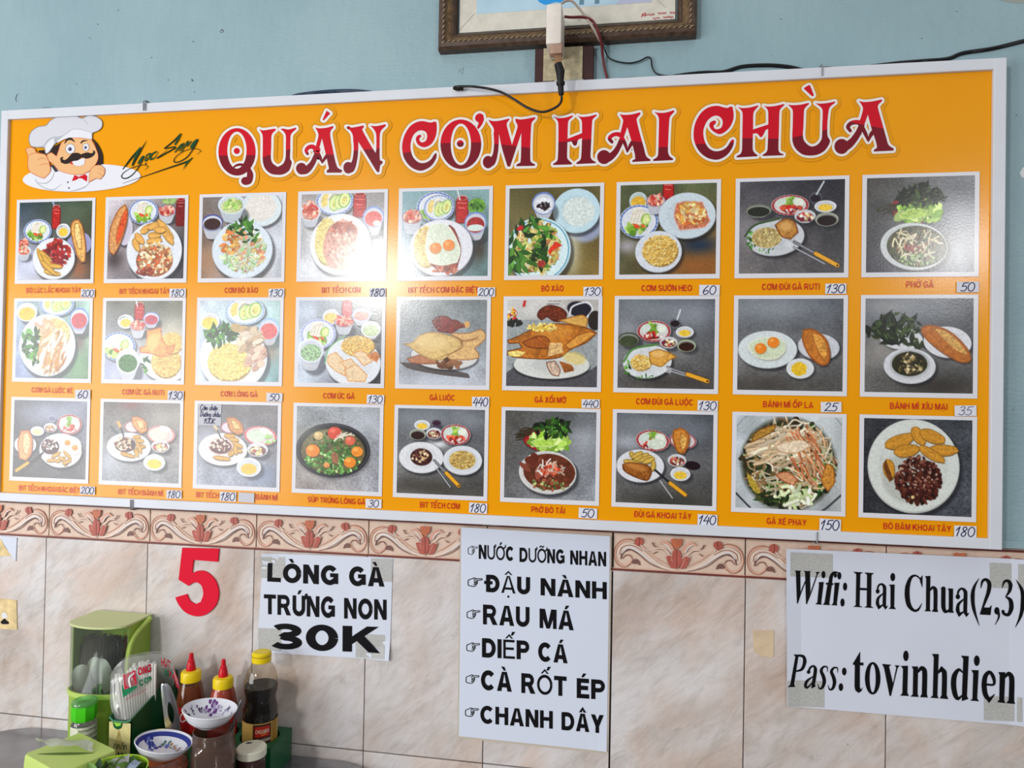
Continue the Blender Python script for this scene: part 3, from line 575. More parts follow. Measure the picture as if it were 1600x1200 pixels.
    p = L[0, 8] = Pic((285, 118, 1195, 940)); p.bg((84, 82, 78), (120, 122, 128), (70, 70, 78), (120, 124, 136), .14, .22); p.glow(1080, 450, 200, 160, (166, 168, 176), .6); p.plate(690, 400, 205, 115, .1, (150, 36, 46), sh=(.02, .06)); p.strands(500, 380, 90, 50, 14, 120, 9, [(44, 40, 30), (64, 60, 40)], rot=-.15)
    p.chips(740, 420, 190, 80, 70, 50, 26, [(120, 160, 56), (160, 196, 90), (190, 216, 130), (96, 136, 44)]); p.poly([(560, 450), (680, 390), (810, 410), (780, 470), (600, 480)], (166, 196, 90), noise=.14, edge=(196, 216, 140)); herbs(p, 740, 290, 190, 75, 80, 46); herbs(p, 780, 200, 50, 30, 10, 40)
    p.plate(690, 720, 285, 205, .1, (200, 204, 206), inner=.9); p.ell(715, 720, 255, 178, (66, 66, 36), .1, noise=.25, cell=6); p.chips(715, 720, 220, 150, 60, 26, 14, [(90, 80, 44), (120, 84, 50), (60, 70, 36), (80, 96, 50)]); p.strands(700, 700, 200, 130, 36, 90, 13, [(216, 206, 180), (206, 196, 160), (190, 176, 130)]); p.chips(670, 730, 70, 24, 18, 24, 8, [(160, 60, 34), (130, 44, 30)]); p.chips(720, 830, 160, 50, 50, 10, 8, [(80, 120, 60), (120, 160, 90), (170, 190, 130)])
    # ---- second row
    p = L[1, 0] = Pic((128, 104, 720, 742)); p.bg((150, 166, 180), (160, 190, 180), (140, 150, 190), (90, 120, 80)); p.glow(640, 640, 90, 120, (110, 150, 110), .7); p.glow(650, 440, 50, 80, (110, 96, 90), .7); cucplate(p, 455, 130, 140, 98); p.cup(212, 195, 84, 78, 50, (222, 176, 60), WHT)
    p.cup(640, 250, 78, 92, 100, (186, 76, 82), rim=(110, 140, 200)); p.plate(385, 470, 230, 258, 0, (212, 216, 228)); rice(p, 440, 370, 125, 130, 260, [(230, 196, 130), (222, 180, 110), (238, 214, 160)]); p.chips(370, 320, 65, 55, 30, 40, 12, [(230, 180, 150), (222, 160, 120)]); p.leaves(250, 450, 70, 130, 44, 36); p.leaves(290, 580, 50, 50, 12, 36)
    p.strands(430, 510, 95, 140, 80, 130, 15, [(226, 212, 190), (206, 170, 120), (232, 222, 206), (190, 140, 90)], rot=2.0); p.chips(470, 600, 60, 60, 14, 40, 9, [(190, 130, 70)], rot=1.9)
    p = L[1, 1] = Pic((850, 104, 1470, 752)); p.bg((110, 110, 100), (120, 120, 104), (170, 176, 206), (190, 190, 196)); p.glow(1390, 380, 120, 120, (206, 196, 170), .5); saucejar(p, 1125, 118, 260, 40); p.line([(1098, 106), (1108, 150)], 9, WHT); butter(p, 1015, 275, 66, 58); p.cup(1222, 250, 66, 56, 60, (176, 60, 80), rim=(130, 140, 190)); pickle(p, 1115, 310, 66, 90, 46)
    salad(p, 960, 480, 140, 120); p.plate(1330, 600, 200, 160, .4, WHT); rice(p, 1350, 600, 120, 130, 528); rice(p, 1390, 450, 90, 90, 144)
    p.poly([(1190, 350), (1300, 320), (1320, 420), (1360, 480), (1420, 460), (1400, 520), (1330, 560), (1230, 540), (1140, 530), (1130, 490), (1190, 470)], (216, 150, 84), noise=.18, edge=(176, 86, 46), cell=5); p.ell(1240, 440, 50, 70, (226, 180, 110), .4, soft=8); p.cup(1040, 600, 96, 104, 130, (60, 110, 44), rim=(216, 220, 222), noise=.3)
    p.leaves(1180, 630, 40, 60, 10, 30)
    p = L[1, 2] = Pic((62, 102, 688, 745)); p.bg((190, 200, 210), (176, 200, 200), (190, 200, 216), (110, 150, 150)); cucplate(p, 415, 185, 158, 110, (150, 176, 210)); p.cup(140, 270, 78, 70, 40, (230, 196, 90), WHT); p.cup(605, 330, 82, 90, 100, (206, 96, 96), rim=(150, 180, 214)); p.glow(630, 520, 70, 70, (150, 130, 110), .6); p.plate(330, 560, 268, 260, .3, (214, 218, 226))
    rice(p, 300, 590, 175, 150, 480, [(232, 206, 120), (238, 220, 150), (218, 184, 96)]); p.leaves(230, 380, 110, 80, 44, 44); p.leaves(160, 360, 80, 20, 8, 40); p.ell(355, 320, 50, 36, (176, 150, 104), .3); p.ell(415, 335, 36, 34, (186, 156, 106), 0); p.chips(460, 430, 80, 110, 34, 46, 22, [(196, 176, 150), (176, 150, 120), (210, 196, 176)], rot=-.6); p.chips(510, 560, 66, 80, 18, 44, 24, [(206, 170, 150), (190, 150, 130)], rot=-.7)
    p = L[1, 3] = Pic((835, 102, 1480, 755)); p.bg((170, 180, 196), (140, 140, 136), (206, 216, 230), (70, 70, 80)); saucejar(p, 1210, 96, 220, 38, (206, 90, 96)); p.cup(1088, 232, 66, 58, 46, (226, 190, 110), WHT); p.cup(1325, 215, 74, 52, 70, (206, 140, 130), rim=(150, 160, 206)); p.cup(1398, 330, 76, 64, 60, (186, 200, 160), WHT); salad(p, 990, 370, 140, 120, (150, 160, 206)); pickle(p, 1190, 270, 76, 90, 46)
    p.cup(935, 500, 100, 96, 130, (150, 180, 140), rim=(214, 220, 226), noise=.25); p.plate(1265, 590, 216, 190, .2, (214, 218, 224)); p.line([(1050, 600), (1080, 480), (1200, 380)], 10, (130, 180, 130)); rice(p, 1300, 460, 130, 80, 320)
    for q in ([(1070, 540), (1130, 510), (1200, 590), (1210, 700), (1130, 660), (1070, 600)], [(1160, 590), (1250, 560), (1300, 620), (1230, 650)], [(1260, 520), (1340, 500), (1420, 580), (1350, 620)], [(1200, 650), (1290, 600), (1380, 690), (1360, 745), (1230, 740)]): p.poly(q, (222, 196, 160), noise=.08, edge=(206, 140, 80))
    p.poly([(1370, 540), (1440, 500), (1475, 540), (1450, 590)], (190, 120, 60), noise=.2)
    p = L[1, 4] = Pic((65, 92, 690, 705)); p.bg((120, 126, 128), (118, 126, 128), (170, 172, 180), (176, 180, 190), .12, .2); p.glow(380, 690, 330, 60, (190, 196, 206), .7); p.poly([(70, 545), (250, 560), (560, 620), (580, 655), (340, 630), (130, 590)], (70, 60, 58), a=.8); p.plate(390, 500, 240, 95, .05, (206, 206, 206), sh=(.02, .1))
    p.poly([(120, 520), (220, 490), (300, 510), (350, 530), (330, 555), (160, 552)], (176, 120, 88), noise=.12, edge=(130, 76, 50)); p.poly([(90, 410), (160, 400), (220, 345), (310, 325), (430, 350), (500, 380), (520, 440), (420, 510), (330, 530), (220, 490), (150, 440)], (206, 176, 116), noise=.08, edge=(160, 124, 70), cell=4)
    p.ell(300, 400, 120, 50, (220, 194, 136), .1, soft=12, a=.8); p.poly([(420, 330), (560, 330), (650, 300), (685, 340), (670, 390), (610, 440), (640, 480), (640, 510), (560, 525), (410, 525), (420, 490), (500, 440), (520, 390)], (210, 172, 118), noise=.1, edge=(150, 104, 64)); p.poly([(470, 350), (540, 380), (640, 350), (620, 380), (520, 395)], (150, 110, 70), a=.7)
    p.poly([(300, 245), (345, 210), (410, 212), (440, 235), (480, 240), (520, 270), (480, 310), (440, 330), (350, 320), (325, 290)], (122, 50, 46), noise=.25, edge=(90, 30, 30)); p.ell(550, 270, 22, 24, (206, 160, 100)); p.poly([(430, 260), (520, 260), (540, 290), (470, 300)], (120, 60, 44), noise=.2); p.chips(420, 555, 80, 26, 22, 24, 15, [(120, 80, 54), (90, 56, 40), (150, 106, 76)]); p.line([(330, 520), (520, 440), (510, 390)], 5, (110, 80, 50), .7)
    for k in range(4): p.poly([(306, 238+k*24), (296, 240+k*24), (330, 256+k*22)], (110, 36, 38))
    p = L[1, 5] = Pic((832, 90, 1480, 715)); p.bg((206, 204, 200), (190, 186, 182), (90, 100, 106), (120, 124, 130), .05, .05); p.poly([(832, 240), (1480, 230), (1480, 720), (832, 720)], (150, 156, 158), False, noise=.1); p.poly([(832, 620), (940, 560), (1400, 600), (1480, 560), (1480, 720), (832, 720)], (84, 84, 88), noise=.1)
    p.poly([(950, 96), (968, 96), (960, 142), (940, 142)], (190, 30, 34), False); p.chips(868, 200, 34, 50, 30, 12, 8, [(220, 216, 200), (190, 50, 44), (214, 170, 60)]); p.chips(880, 255, 50, 24, 20, 20, 10, [(40, 40, 36)]); p.ell(1350, 160, 90, 56, (40, 38, 50), .2); p.line([(1280, 200), (1300, 140), (1400, 110), (1440, 160), (1400, 220)], 12, (216, 216, 222)); p.ell(1460, 240, 50, 70, (50, 44, 40))
    for i, x in enumerate((1130, 1160, 1192)): p.line([(x, 102), (x+22, 101)], 5, (90, 84, 84), .8); p.line([(x-10, 122), (x+16, 121)], 5, (60, 56, 60), .8)
    p.plate(1156, 560, 272, 100, 0, (206, 208, 204), sh=(.0, .12)); p.ell(1120, 560, 105, 46, (190, 192, 190))
    p.poly([(835, 385), (920, 350), (1000, 310), (1150, 265), (1300, 270), (1420, 300), (1475, 330), (1400, 400), (1290, 450), (1230, 500), (1120, 520), (900, 510), (835, 490), (840, 460), (940, 440), (920, 405), (850, 408)], (176, 108, 40), noise=.18, edge=(96, 50, 16), cell=5); p.ell(1180, 330, 130, 50, (206, 140, 60), -.1, soft=14, a=.8, noise=.12); p.poly([(940, 400), (1060, 350), (1130, 370), (1150, 440), (1010, 440)], (164, 92, 36), noise=.15, edge=(100, 52, 18)); p.poly([(1250, 420), (1330, 350), (1420, 320), (1470, 335), (1380, 400), (1290, 445)], (212, 150, 70), noise=.12, edge=(130, 76, 26))
    p.chips(1090, 290, 110, 26, 50, 11, 9, [(232, 196, 90), (240, 214, 130)], rot=-.3); p.poly([(1140, 400), (1230, 400), (1240, 470), (1130, 500)], (216, 176, 120), noise=.2); p.poly([(1060, 170), (1100, 140), (1150, 130), (1220, 150), (1260, 190), (1250, 240), (1180, 250), (1120, 215), (1080, 240), (1050, 210)], (110, 50, 28), noise=.25, edge=(70, 26, 16)); p.poly([(1200, 240), (1280, 220), (1370, 200), (1410, 230), (1400, 290), (1300, 270)], (212, 166, 90), noise=.1, edge=(150, 96, 40))
    p.poly([(1120, 540), (1180, 530), (1220, 590), (1210, 640), (1160, 630), (1130, 580)], (206, 180, 160), noise=.2, edge=(110, 70, 50)); p.poly([(1210, 530), (1300, 560), (1320, 600), (1250, 615)], (150, 90, 44), noise=.2); p.poly([(840, 470), (900, 460), (970, 470), (930, 500), (850, 500)], (226, 200, 120), noise=.2); p.ell(1320, 510, 80, 44, (214, 190, 110), .2, soft=6, a=.7)
    p = L[1, 6] = Pic((102, 72, 710, 638)); _steel(p); p.glow(560, 170, 180, 110, (150, 156, 166), .55); p.glow(150, 260, 90, 70, (160, 164, 172), .5); p.glow(420, 600, 300, 60, (66, 62, 60), .6); redsalad(p, 330, 276, 108, 68); p.cup(462, 222, 36, 28, 30, (40, 30, 36), (110, 110, 120)); p.line([(475, 200), (495, 140)], 9, (214, 218, 222)); butter(p, 524, 280, 56, 36, False); mixbowl(p, 424, 346, 56, 36); darkbowl(p, 536, 366, 58, 38, (56, 28, 20), (170, 190, 150)); darkbowl(p, 170, 330, 70, 46, (70, 78, 56), (60, 70, 50))
    p.plate(290, 470, 156, 106, -.1, (206, 210, 214)); p.line([(140, 470), (200, 390), (350, 360)], 14, (84, 130, 70)); p.leaves(170, 510, 30, 50, 10, 20); p.leaves(280, 566, 60, 12, 8, 12); rice(p, 250, 476, 66, 50, 160); p.poly([(300, 410), (360, 390), (440, 415), (480, 440), (430, 460), (380, 500), (310, 480)], (210, 158, 76), noise=.12, edge=(150, 100, 36)); p.ell(360, 420, 40, 20, (226, 182, 110), soft=6); knife(p, (440, 528), (590, 572), (420, 505), (670, 588))
    p = L[1, 7] = Pic((858, 66, 1500, 648)); _steel(p); p.glow(1100, 110, 260, 90, (150, 156, 164), .4); p.glow(1000, 620, 300, 70, (70, 66, 62), .6); p.plate(1042, 390, 182, 120, 0, (206, 214, 216)); friedegg(p, [(930, 350), (1000, 315), (1090, 310), (1150, 340), (1150, 400), (1090, 450), (1000, 448), (950, 415), (925, 380)], (1000, 382), (1078, 343), 36, (202, 212, 184)); p.plate(1354, 370, 126, 84, .1, (196, 198, 206)); bread(p, [(1260, 262), (1320, 258), (1400, 320), (1425, 420), (1410, 480), (1370, 485), (1300, 430), (1255, 330)], [(1310, 275), (1380, 310), (1410, 400), (1390, 455), (1340, 380)], (186, 116, 48), (210, 150, 70)); p.plate(1244, 508, 84, 64, 0, (214, 218, 220), inner=.8); p.poly([(1195, 490), (1240, 465), (1285, 490), (1280, 540), (1230, 555), (1190, 525)], (222, 184, 50), noise=.08)
    p = L[1, 8] = Pic((272, 126, 1155, 910)); _steel(p, 4); p.glow(460, 180, 220, 80, (150, 150, 150), .5); p.glow(420, 560, 200, 160, (150, 146, 142), .6); p.glow(900, 850, 300, 90, (60, 56, 52), .7); p.plate(570, 460, 180, 95, .1, (206, 208, 212)); herbs(p, 540, 380, 190, 125, 90, 52); herbs(p, 360, 400, 80, 60, 14, 46); herbs(p, 700, 510, 60, 40, 10, 50); p.plate(948, 490, 195, 130, .1, (210, 212, 218))
    bread(p, [(740, 365), (800, 348), (920, 375), (1020, 440), (1110, 540), (1140, 620), (1120, 655), (1040, 650), (900, 570), (780, 470), (735, 400)], [(830, 368), (930, 395), (1020, 460), (1100, 560), (1110, 600), (1020, 560), (920, 470)], (178, 108, 44), (206, 160, 90)); p.plate(642, 690, 214, 148, .05, (204, 206, 212), inner=.8); p.ell(642, 672, 165, 118, (176, 180, 182)); p.ell(642, 672, 146, 102, (48, 46, 26), noise=.25, cell=5); p.chips(625, 620, 60, 36, 24, 18, 12, [(176, 150, 106), (206, 190, 150), (60, 50, 34)]); p.chips(672, 710, 62, 40, 26, 18, 12, [(186, 160, 116), (206, 190, 150), (70, 56, 40)]); p.chips(640, 680, 120, 80, 30, 8, 6, [(90, 84, 44), (120, 110, 60)])
    # ---- third row
    p = L[2, 0] = Pic((118, 86, 725, 748)); p.bg((84, 84, 88), (120, 124, 140), (76, 74, 74), (96, 96, 98), .16, .2); p.glow(420, 200, 260, 110, (150, 156, 176), .6); p.cup(440, 235, 36, 26, 34, (110, 110, 130), (150, 156, 176)); redsalad(p, 585, 285, 104, 86); mixbowl(p, 426, 318, 54, 40); butter(p, 318, 350, 56, 40, False, (226, 196, 140)); p.plate(220, 470, 92, 80, 0, (206, 208, 214)); bread(p, [(180, 350), (250, 345), (280, 420), (275, 540), (230, 610), (170, 590), (155, 450)], [(200, 370), (245, 370), (265, 450), (240, 560), (200, 520)], (216, 150, 100), (226, 186, 140)); p.plate(516, 510, 176, 146, 0, (212, 214, 220))  # wide glow mixes steel sheen with board glare painted into the print
    friedegg(p, [(520, 410), (600, 385), (670, 420), (685, 500), (640, 540), (560, 525), (515, 470)], (572, 440), (634, 480), 24); p.ell(430, 480, 76, 66, (74, 40, 40), noise=.3); p.chips(430, 465, 64, 50, 60, 11, 8, [(206, 196, 190), (120, 80, 80), (60, 34, 40), (226, 220, 216)])
    for a, b in (((400, 600), (500, 590)), ((440, 570), (520, 520)), ((480, 610), (560, 560)), ((540, 510), (610, 580)), ((550, 640), (600, 570)), ((500, 560), (570, 600)), ((530, 620), (610, 590))): wedge(p, a, b, 17, (196, 150, 70))
    p.line([(370, 535), (250, 640)], 18, (60, 54, 50)); p.line([(360, 560), (230, 690)], 8, (40, 38, 38)); p.line([(245, 625), (150, 695)], 30, (90, 56, 16)); p.line([(245, 625), (150, 695)], 24, (220, 160, 56))
    p = L[2, 1] = Pic((858, 98, 1500, 782)); p.bg((96, 90, 86), (120, 112, 104), (150, 154, 160), (140, 140, 142), .2, .2); p.glow(1090, 120, 90, 40, (120, 60, 56), .5); p.glow(920, 620, 120, 120, (186, 190, 200), .5); p.glow(1380, 230, 150, 100, (170, 164, 156), .5); p.plate(1110, 310, 70, 50, 0, (206, 196, 196), rim=(140, 40, 60)); bread(p, [(1100, 225), (1150, 220), (1220, 260), (1235, 340), (1180, 370), (1110, 300)], [(1130, 240), (1190, 260), (1215, 320), (1160, 320)], (206, 150, 90), (226, 186, 130)); p.plate(1350, 370, 116, 78, .05, (206, 190, 186), rim=(196, 96, 96)); p.ell(1320, 365, 76, 52, (200, 210, 186), noise=.06); p.ell(1380, 320, 50, 24, (214, 216, 206), .3)
    p.plate(1080, 485, 186, 124, 0, (212, 216, 226)); mixbowl(p, 1345, 470, 76, 50); butter(p, 1298, 610, 90, 70, False); p.ell(1050, 465, 90, 66, (74, 36, 36), noise=.3); p.chips(1035, 455, 74, 54, 80, 12, 8, [(222, 206, 176), (196, 170, 140), (84, 40, 40), (110, 56, 50)])
    for a, b in (((1110, 400), (1180, 390)), ((1130, 420), (1210, 430)), ((1150, 460), (1225, 480)), ((1120, 520), (1210, 470)), ((1140, 500), (1160, 570)), ((1010, 535), (1140, 570)), ((1150, 440), (1190, 540))): wedge(p, a, b, 22, (190, 146, 62))
    p.line([(920, 310), (980, 370)], 16, (70, 76, 90)); p.line([(985, 270), (1010, 320)], 22, (222, 160, 84)); p.line([(1010, 320), (1035, 390)], 14, (50, 54, 64))
    p = L[2, 2] = Pic((85, 105, 697, 742)); p.bg((90, 84, 84), (110, 104, 104), (170, 176, 190), (120, 124, 136), .2, .2); p.glow(170, 380, 100, 120, (176, 180, 196), .5); p.glow(600, 650, 120, 90, (130, 146, 176), .5); p.plate(340, 285, 76, 46, 0, (206, 196, 206), rim=(150, 40, 56)); bread(p, [(310, 210), (370, 205), (430, 260), (445, 320), (400, 345), (330, 300)], [(335, 222), (390, 240), (425, 300), (370, 300)], (196, 136, 70), (222, 180, 110)); p.plate(570, 345, 126, 76, .1, (206, 190, 190), rim=(190, 50, 60)); p.ell(545, 345, 72, 46, (196, 210, 190), noise=.05); p.ell(610, 310, 50, 26, (216, 218, 206), .4); p.chips(640, 370, 40, 30, 10, 18, 10, [(214, 220, 196), (150, 190, 110)])
    p.plate(285, 460, 188, 128, 0, (218, 220, 224)); mixbowl(p, 552, 452, 78, 54); butter(p, 488, 592, 92, 74, False, (222, 180, 60)); p.ell(270, 440, 96, 62, (206, 170, 160), noise=.1); p.ell(268, 440, 84, 54, (84, 38, 40), noise=.3); p.chips(260, 425, 72, 46, 80, 12, 8, [(226, 216, 196), (206, 190, 170), (90, 40, 44), (120, 60, 56)])
    for a, b in (((290, 350), (380, 350)), ((330, 370), (410, 385)), ((360, 400), (440, 440)), ((350, 460), (440, 470)), ((330, 510), (380, 460)), ((210, 520), (350, 535)), ((380, 420), (390, 500))): wedge(p, a, b, 22, (196, 150, 66))
    p.line([(215, 270), (240, 310)], 20, (206, 180, 140)); p.line([(240, 310), (270, 370)], 12, (70, 70, 76))
    p = L[2, 3] = Pic((838, 118, 1475, 775)); p.bg((140, 146, 150), (156, 160, 166), (150, 140, 134), (160, 162, 170), .16, .22); p.glow(1380, 220, 160, 110, (190, 196, 206), .5); p.ell(1125, 490, 285, 195, (60, 56, 56), soft=9, a=.6); p.ell(1122, 462, 286, 214, (44, 44, 50)); p.ell(1122, 460, 276, 205, (70, 70, 78)); p.ell(1122, 462, 266, 196, (36, 36, 38)); p.ell(1122, 472, 245, 178, (100, 92, 60), noise=.25, cell=6); p.glow(1020, 360, 140, 70, (176, 176, 150), .5)
    p.chips(1140, 420, 200, 120, 90, 12, 9, [(90, 120, 60), (120, 110, 70), (70, 90, 50)]); p.chips(1120, 560, 215, 88, 170, 13, 10, [(86, 140, 66), (120, 170, 90), (60, 104, 44), (170, 200, 140)]); p.chips(1160, 430, 150, 90, 60, 12, 9, [(86, 140, 66), (110, 150, 80), (70, 110, 50)])
    for x, y, r, c in ((968, 470, 54, (226, 140, 60)), (1135, 325, 54, (206, 84, 66)), (1255, 382, 40, (206, 104, 80)), (1310, 466, 44, (224, 140, 50)), (1256, 552, 46, (226, 136, 44)), (1010, 350, 36, (206, 180, 130)), (1078, 580, 24, (206, 140, 80))): p.ell(x+3, y+6, r, r*.92, (70, 50, 30), a=.7); p.ell(x, y, r, r*.92, c, noise=.06); p.ell(x-r*.3, y-r*.35, r*.4, r*.3, tuple(min(255, v+46) for v in c), soft=5, a=.8)
    p.poly([(1110, 490), (1140, 470), (1170, 520), (1160, 570), (1120, 560)], (150, 104, 76), noise=.15); p.strands(1180, 350, 90, 24, 6, 90, 8, [(216, 206, 190)])
    p = L[2, 4] = Pic((92, 82, 702, 690)); _steel(p); p.glow(600, 150, 150, 100, (150, 154, 160), .4); p.glow(390, 330, 60, 30, (222, 224, 228), .7); p.glow(300, 640, 320, 60, (70, 66, 60), .6); butter(p, 265, 200, 56, 36, False); p.cup(367, 180, 34, 22, 36, (60, 30, 50), (90, 80, 100)); darkbowl(p, 235, 268, 58, 40, (50, 26, 26), (170, 180, 160)); mixbowl(p, 350, 256, 56, 40); redsalad(p, 502, 262, 104, 74); p.plate(262, 432, 158, 112, 0, (212, 214, 218)); p.plate(553, 442, 136, 104, 0, (206, 210, 216), inner=.75)
    p.ell(264, 428, 78, 62, (66, 34, 32), noise=.3); p.chips(256, 418, 62, 44, 60, 11, 8, [(226, 206, 166), (196, 160, 120), (70, 34, 34), (96, 50, 46)]); p.ell(552, 440, 92, 66, (190, 160, 90), noise=.15); p.chips(552, 438, 84, 60, 200, 7, 5, [(206, 176, 106), (176, 140, 76), (216, 194, 130)]); knife(p, (372, 505), (470, 632), (355, 450), (530, 622))
    p = L[2, 5] = Pic((832, 96, 1468, 725)); p.bg((90, 88, 84), (96, 100, 104), (110, 110, 112), (150, 154, 162), .16, .22); p.glow(1390, 300, 130, 150, (166, 170, 178), .6); p.plate(1110, 300, 150, 88, .1, (160, 34, 44), sh=(.02, .06)); p.strands(990, 260, 80, 36, 14, 90, 8, [(60, 50, 36), (80, 66, 46)], rot=-.3); p.chips(1150, 310, 130, 66, 70, 38, 20, [(136, 180, 60), (170, 206, 96), (196, 222, 140), (110, 156, 50)]); p.poly([(1015, 320), (1100, 285), (1200, 300), (1180, 345), (1060, 350)], (170, 206, 90), noise=.12, edge=(200, 222, 150)); p.leaves(1160, 215, 120, 66, 60, 34, True); p.leaves(1170, 220, 110, 60, 30, 30)
    p.plate(1136, 535, 202, 155, .05, (206, 206, 204), inner=.92); p.ell(1148, 530, 182, 130, (104, 56, 38), .05, noise=.16, cell=6); p.chips(1080, 480, 110, 70, 26, 44, 22, [(120, 60, 44), (140, 76, 60), (96, 46, 34)]); p.chips(1150, 620, 130, 40, 60, 12, 9, [(90, 110, 60), (150, 84, 60), (120, 60, 44), (170, 180, 120)]); p.strands(1160, 510, 90, 50, 44, 50, 9, [(222, 210, 200), (206, 180, 160), (214, 130, 100)]); p.chips(1150, 520, 70, 40, 26, 14, 8, [(196, 60, 40), (214, 110, 80)])
    p = L[2, 6] = Pic((90, 62, 698, 640)); _steel(p, 6); p.glow(160, 250, 130, 60, (176, 180, 190), .6); p.glow(560, 180, 150, 80, (120, 126, 136), .5); p.glow(400, 620, 320, 70, (60, 58, 54), .6); redsalad(p, 320, 236, 108, 68, .1); p.ell(345, 258, 60, 34, (206, 214, 200), noise=.05); p.plate(510, 232, 86, 52, .1, (206, 196, 196), rim=(150, 40, 50)); bread(p, [(450, 165), (500, 152), (548, 190), (545, 260), (520, 315), (475, 300), (446, 220)], [(500, 180), (540, 210), (530, 270), (505, 300), (490, 240)], (196, 130, 56), (214, 166, 90)); p.plate(244, 402, 152, 106, 0, (210, 212, 218)); mixbowl(p, 476, 358, 58, 40); p.ell(574, 388, 48, 28, (36, 24, 30), .1); butter(p, 498, 444, 62, 44, False)
    for k, (a, b) in enumerate((((180, 310), (210, 360)), ((185, 350), (260, 310)), ((200, 365), (300, 320)), ((230, 370), (320, 335)), ((260, 380), (335, 345)), ((320, 430), (330, 360)), ((135, 370), (240, 385)))): wedge(p, a, b, 20, (196, 164, 80))
    p.poly([(130, 395), (180, 380), (290, 395), (318, 430), (305, 480), (280, 495), (200, 470), (140, 435)], (150, 92, 40), noise=.2, edge=(96, 50, 18)); p.ell(220, 410, 70, 18, (190, 130, 66), .25, soft=8, a=.8); p.line([(340, 425), (430, 500)], 14, (40, 40, 44)); p.line([(370, 490), (450, 598)], 8, (170, 172, 176)); p.line([(435, 505), (530, 575)], 28, (90, 56, 16)); p.line([(435, 505), (530, 575)], 22, (222, 162, 46))
    p = L[2, 7] = Pic((832, 80, 1480, 685)); p.bg((186, 194, 200), (190, 196, 198), (170, 176, 180), (166, 170, 172), .04, .03); p.line([(835, 150), (880, 95), (900, 80)], 4, (120, 124, 128)); p.line([(1440, 80), (1480, 130)], 4, (120, 124, 128)); p.line([(832, 590), (880, 640), (930, 690)], 12, (60, 62, 64)); p.line([(1480, 580), (1400, 660), (1360, 690)], 12, (60, 62, 64)); p.ell(1155, 390, 290, 300, (54, 56, 40), noise=.3, cell=6, soft=10)
    p.chips(1155, 390, 270, 280, 150, 40, 20, [(50, 66, 36), (66, 56, 36), (40, 44, 30), (90, 84, 50)]); p.leaves(1150, 450, 250, 200, 70, 32); p.strands(1160, 380, 260, 270, 240, 95, 10, [(206, 190, 160), (190, 160, 120), (216, 206, 186), (150, 110, 76), (176, 190, 140)], bend=.7); p.strands(1100, 280, 170, 130, 60, 110, 17, [(222, 206, 180), (206, 180, 146)], rot=-.3); p.strands(1280, 330, 110, 160, 50, 120, 8, [(190, 110, 70), (214, 170, 130)], rot=1.1)
    p.poly([(1070, 270), (1160, 240), (1240, 230), (1300, 270), (1200, 320), (1100, 310)], (226, 206, 180), noise=.1, edge=(180, 140, 104)); p.poly([(920, 260), (960, 180), (1080, 130), (1060, 180), (960, 240)], (176, 132, 60), noise=.15, edge=(110, 70, 30)); p.poly([(1390, 380), (1430, 400), (1440, 500), (1400, 560), (1360, 490)], (196, 136, 60), noise=.18, edge=(140, 84, 34)); p.poly([(1075, 460), (1150, 440), (1220, 490), (1190, 530), (1120, 500)], (206, 150, 110), noise=.15, edge=(150, 70, 40)); p.poly([(900, 450), (960, 520), (990, 590), (950, 580), (910, 510)], (176, 150, 60), noise=.15); p.strands(1210, 590, 110, 60, 26, 80, 20, [(206, 220, 176), (190, 206, 150), (226, 230, 206)]); p.leaves(1060, 620, 110, 40, 20, 30, True)
    p = L[2, 8] = Pic((240, 160, 1062, 908)); p.bg((60, 62, 66), (70, 74, 80), (50, 52, 56), (84, 88, 96), .3, .35); p.plate(620, 530, 350, 368, 0, (206, 210, 206), sh=(.05, .06), inner=.74); p.ell(600, 620, 220, 200, (180, 184, 178), soft=6)
    for a, b, w in (((400, 375), (630, 290), 62), ((470, 420), (670, 390), 59), ((620, 220), (700, 360), 54), ((670, 250), (860, 330), 59), ((735, 395), (960, 395), 54), ((665, 370), (860, 490), 45), ((430, 480), (450, 640), 54)): wedge(p, a, b, w, (196, 140, 52))
    p.poly([(395, 540), (410, 480), (470, 640), (440, 660)], (110, 66, 30), noise=.2); p.chips(660, 640, 170, 180, 420, 19, 13, [(70, 34, 26), (90, 46, 36), (54, 24, 20), (116, 66, 54), (84, 40, 30)]); p.chips(660, 600, 150, 150, 60, 9, 6, [(176, 130, 116), (150, 100, 84), (200, 170, 150)]); p.ell(620, 772, 13, 13, (220, 200, 140))
    return L
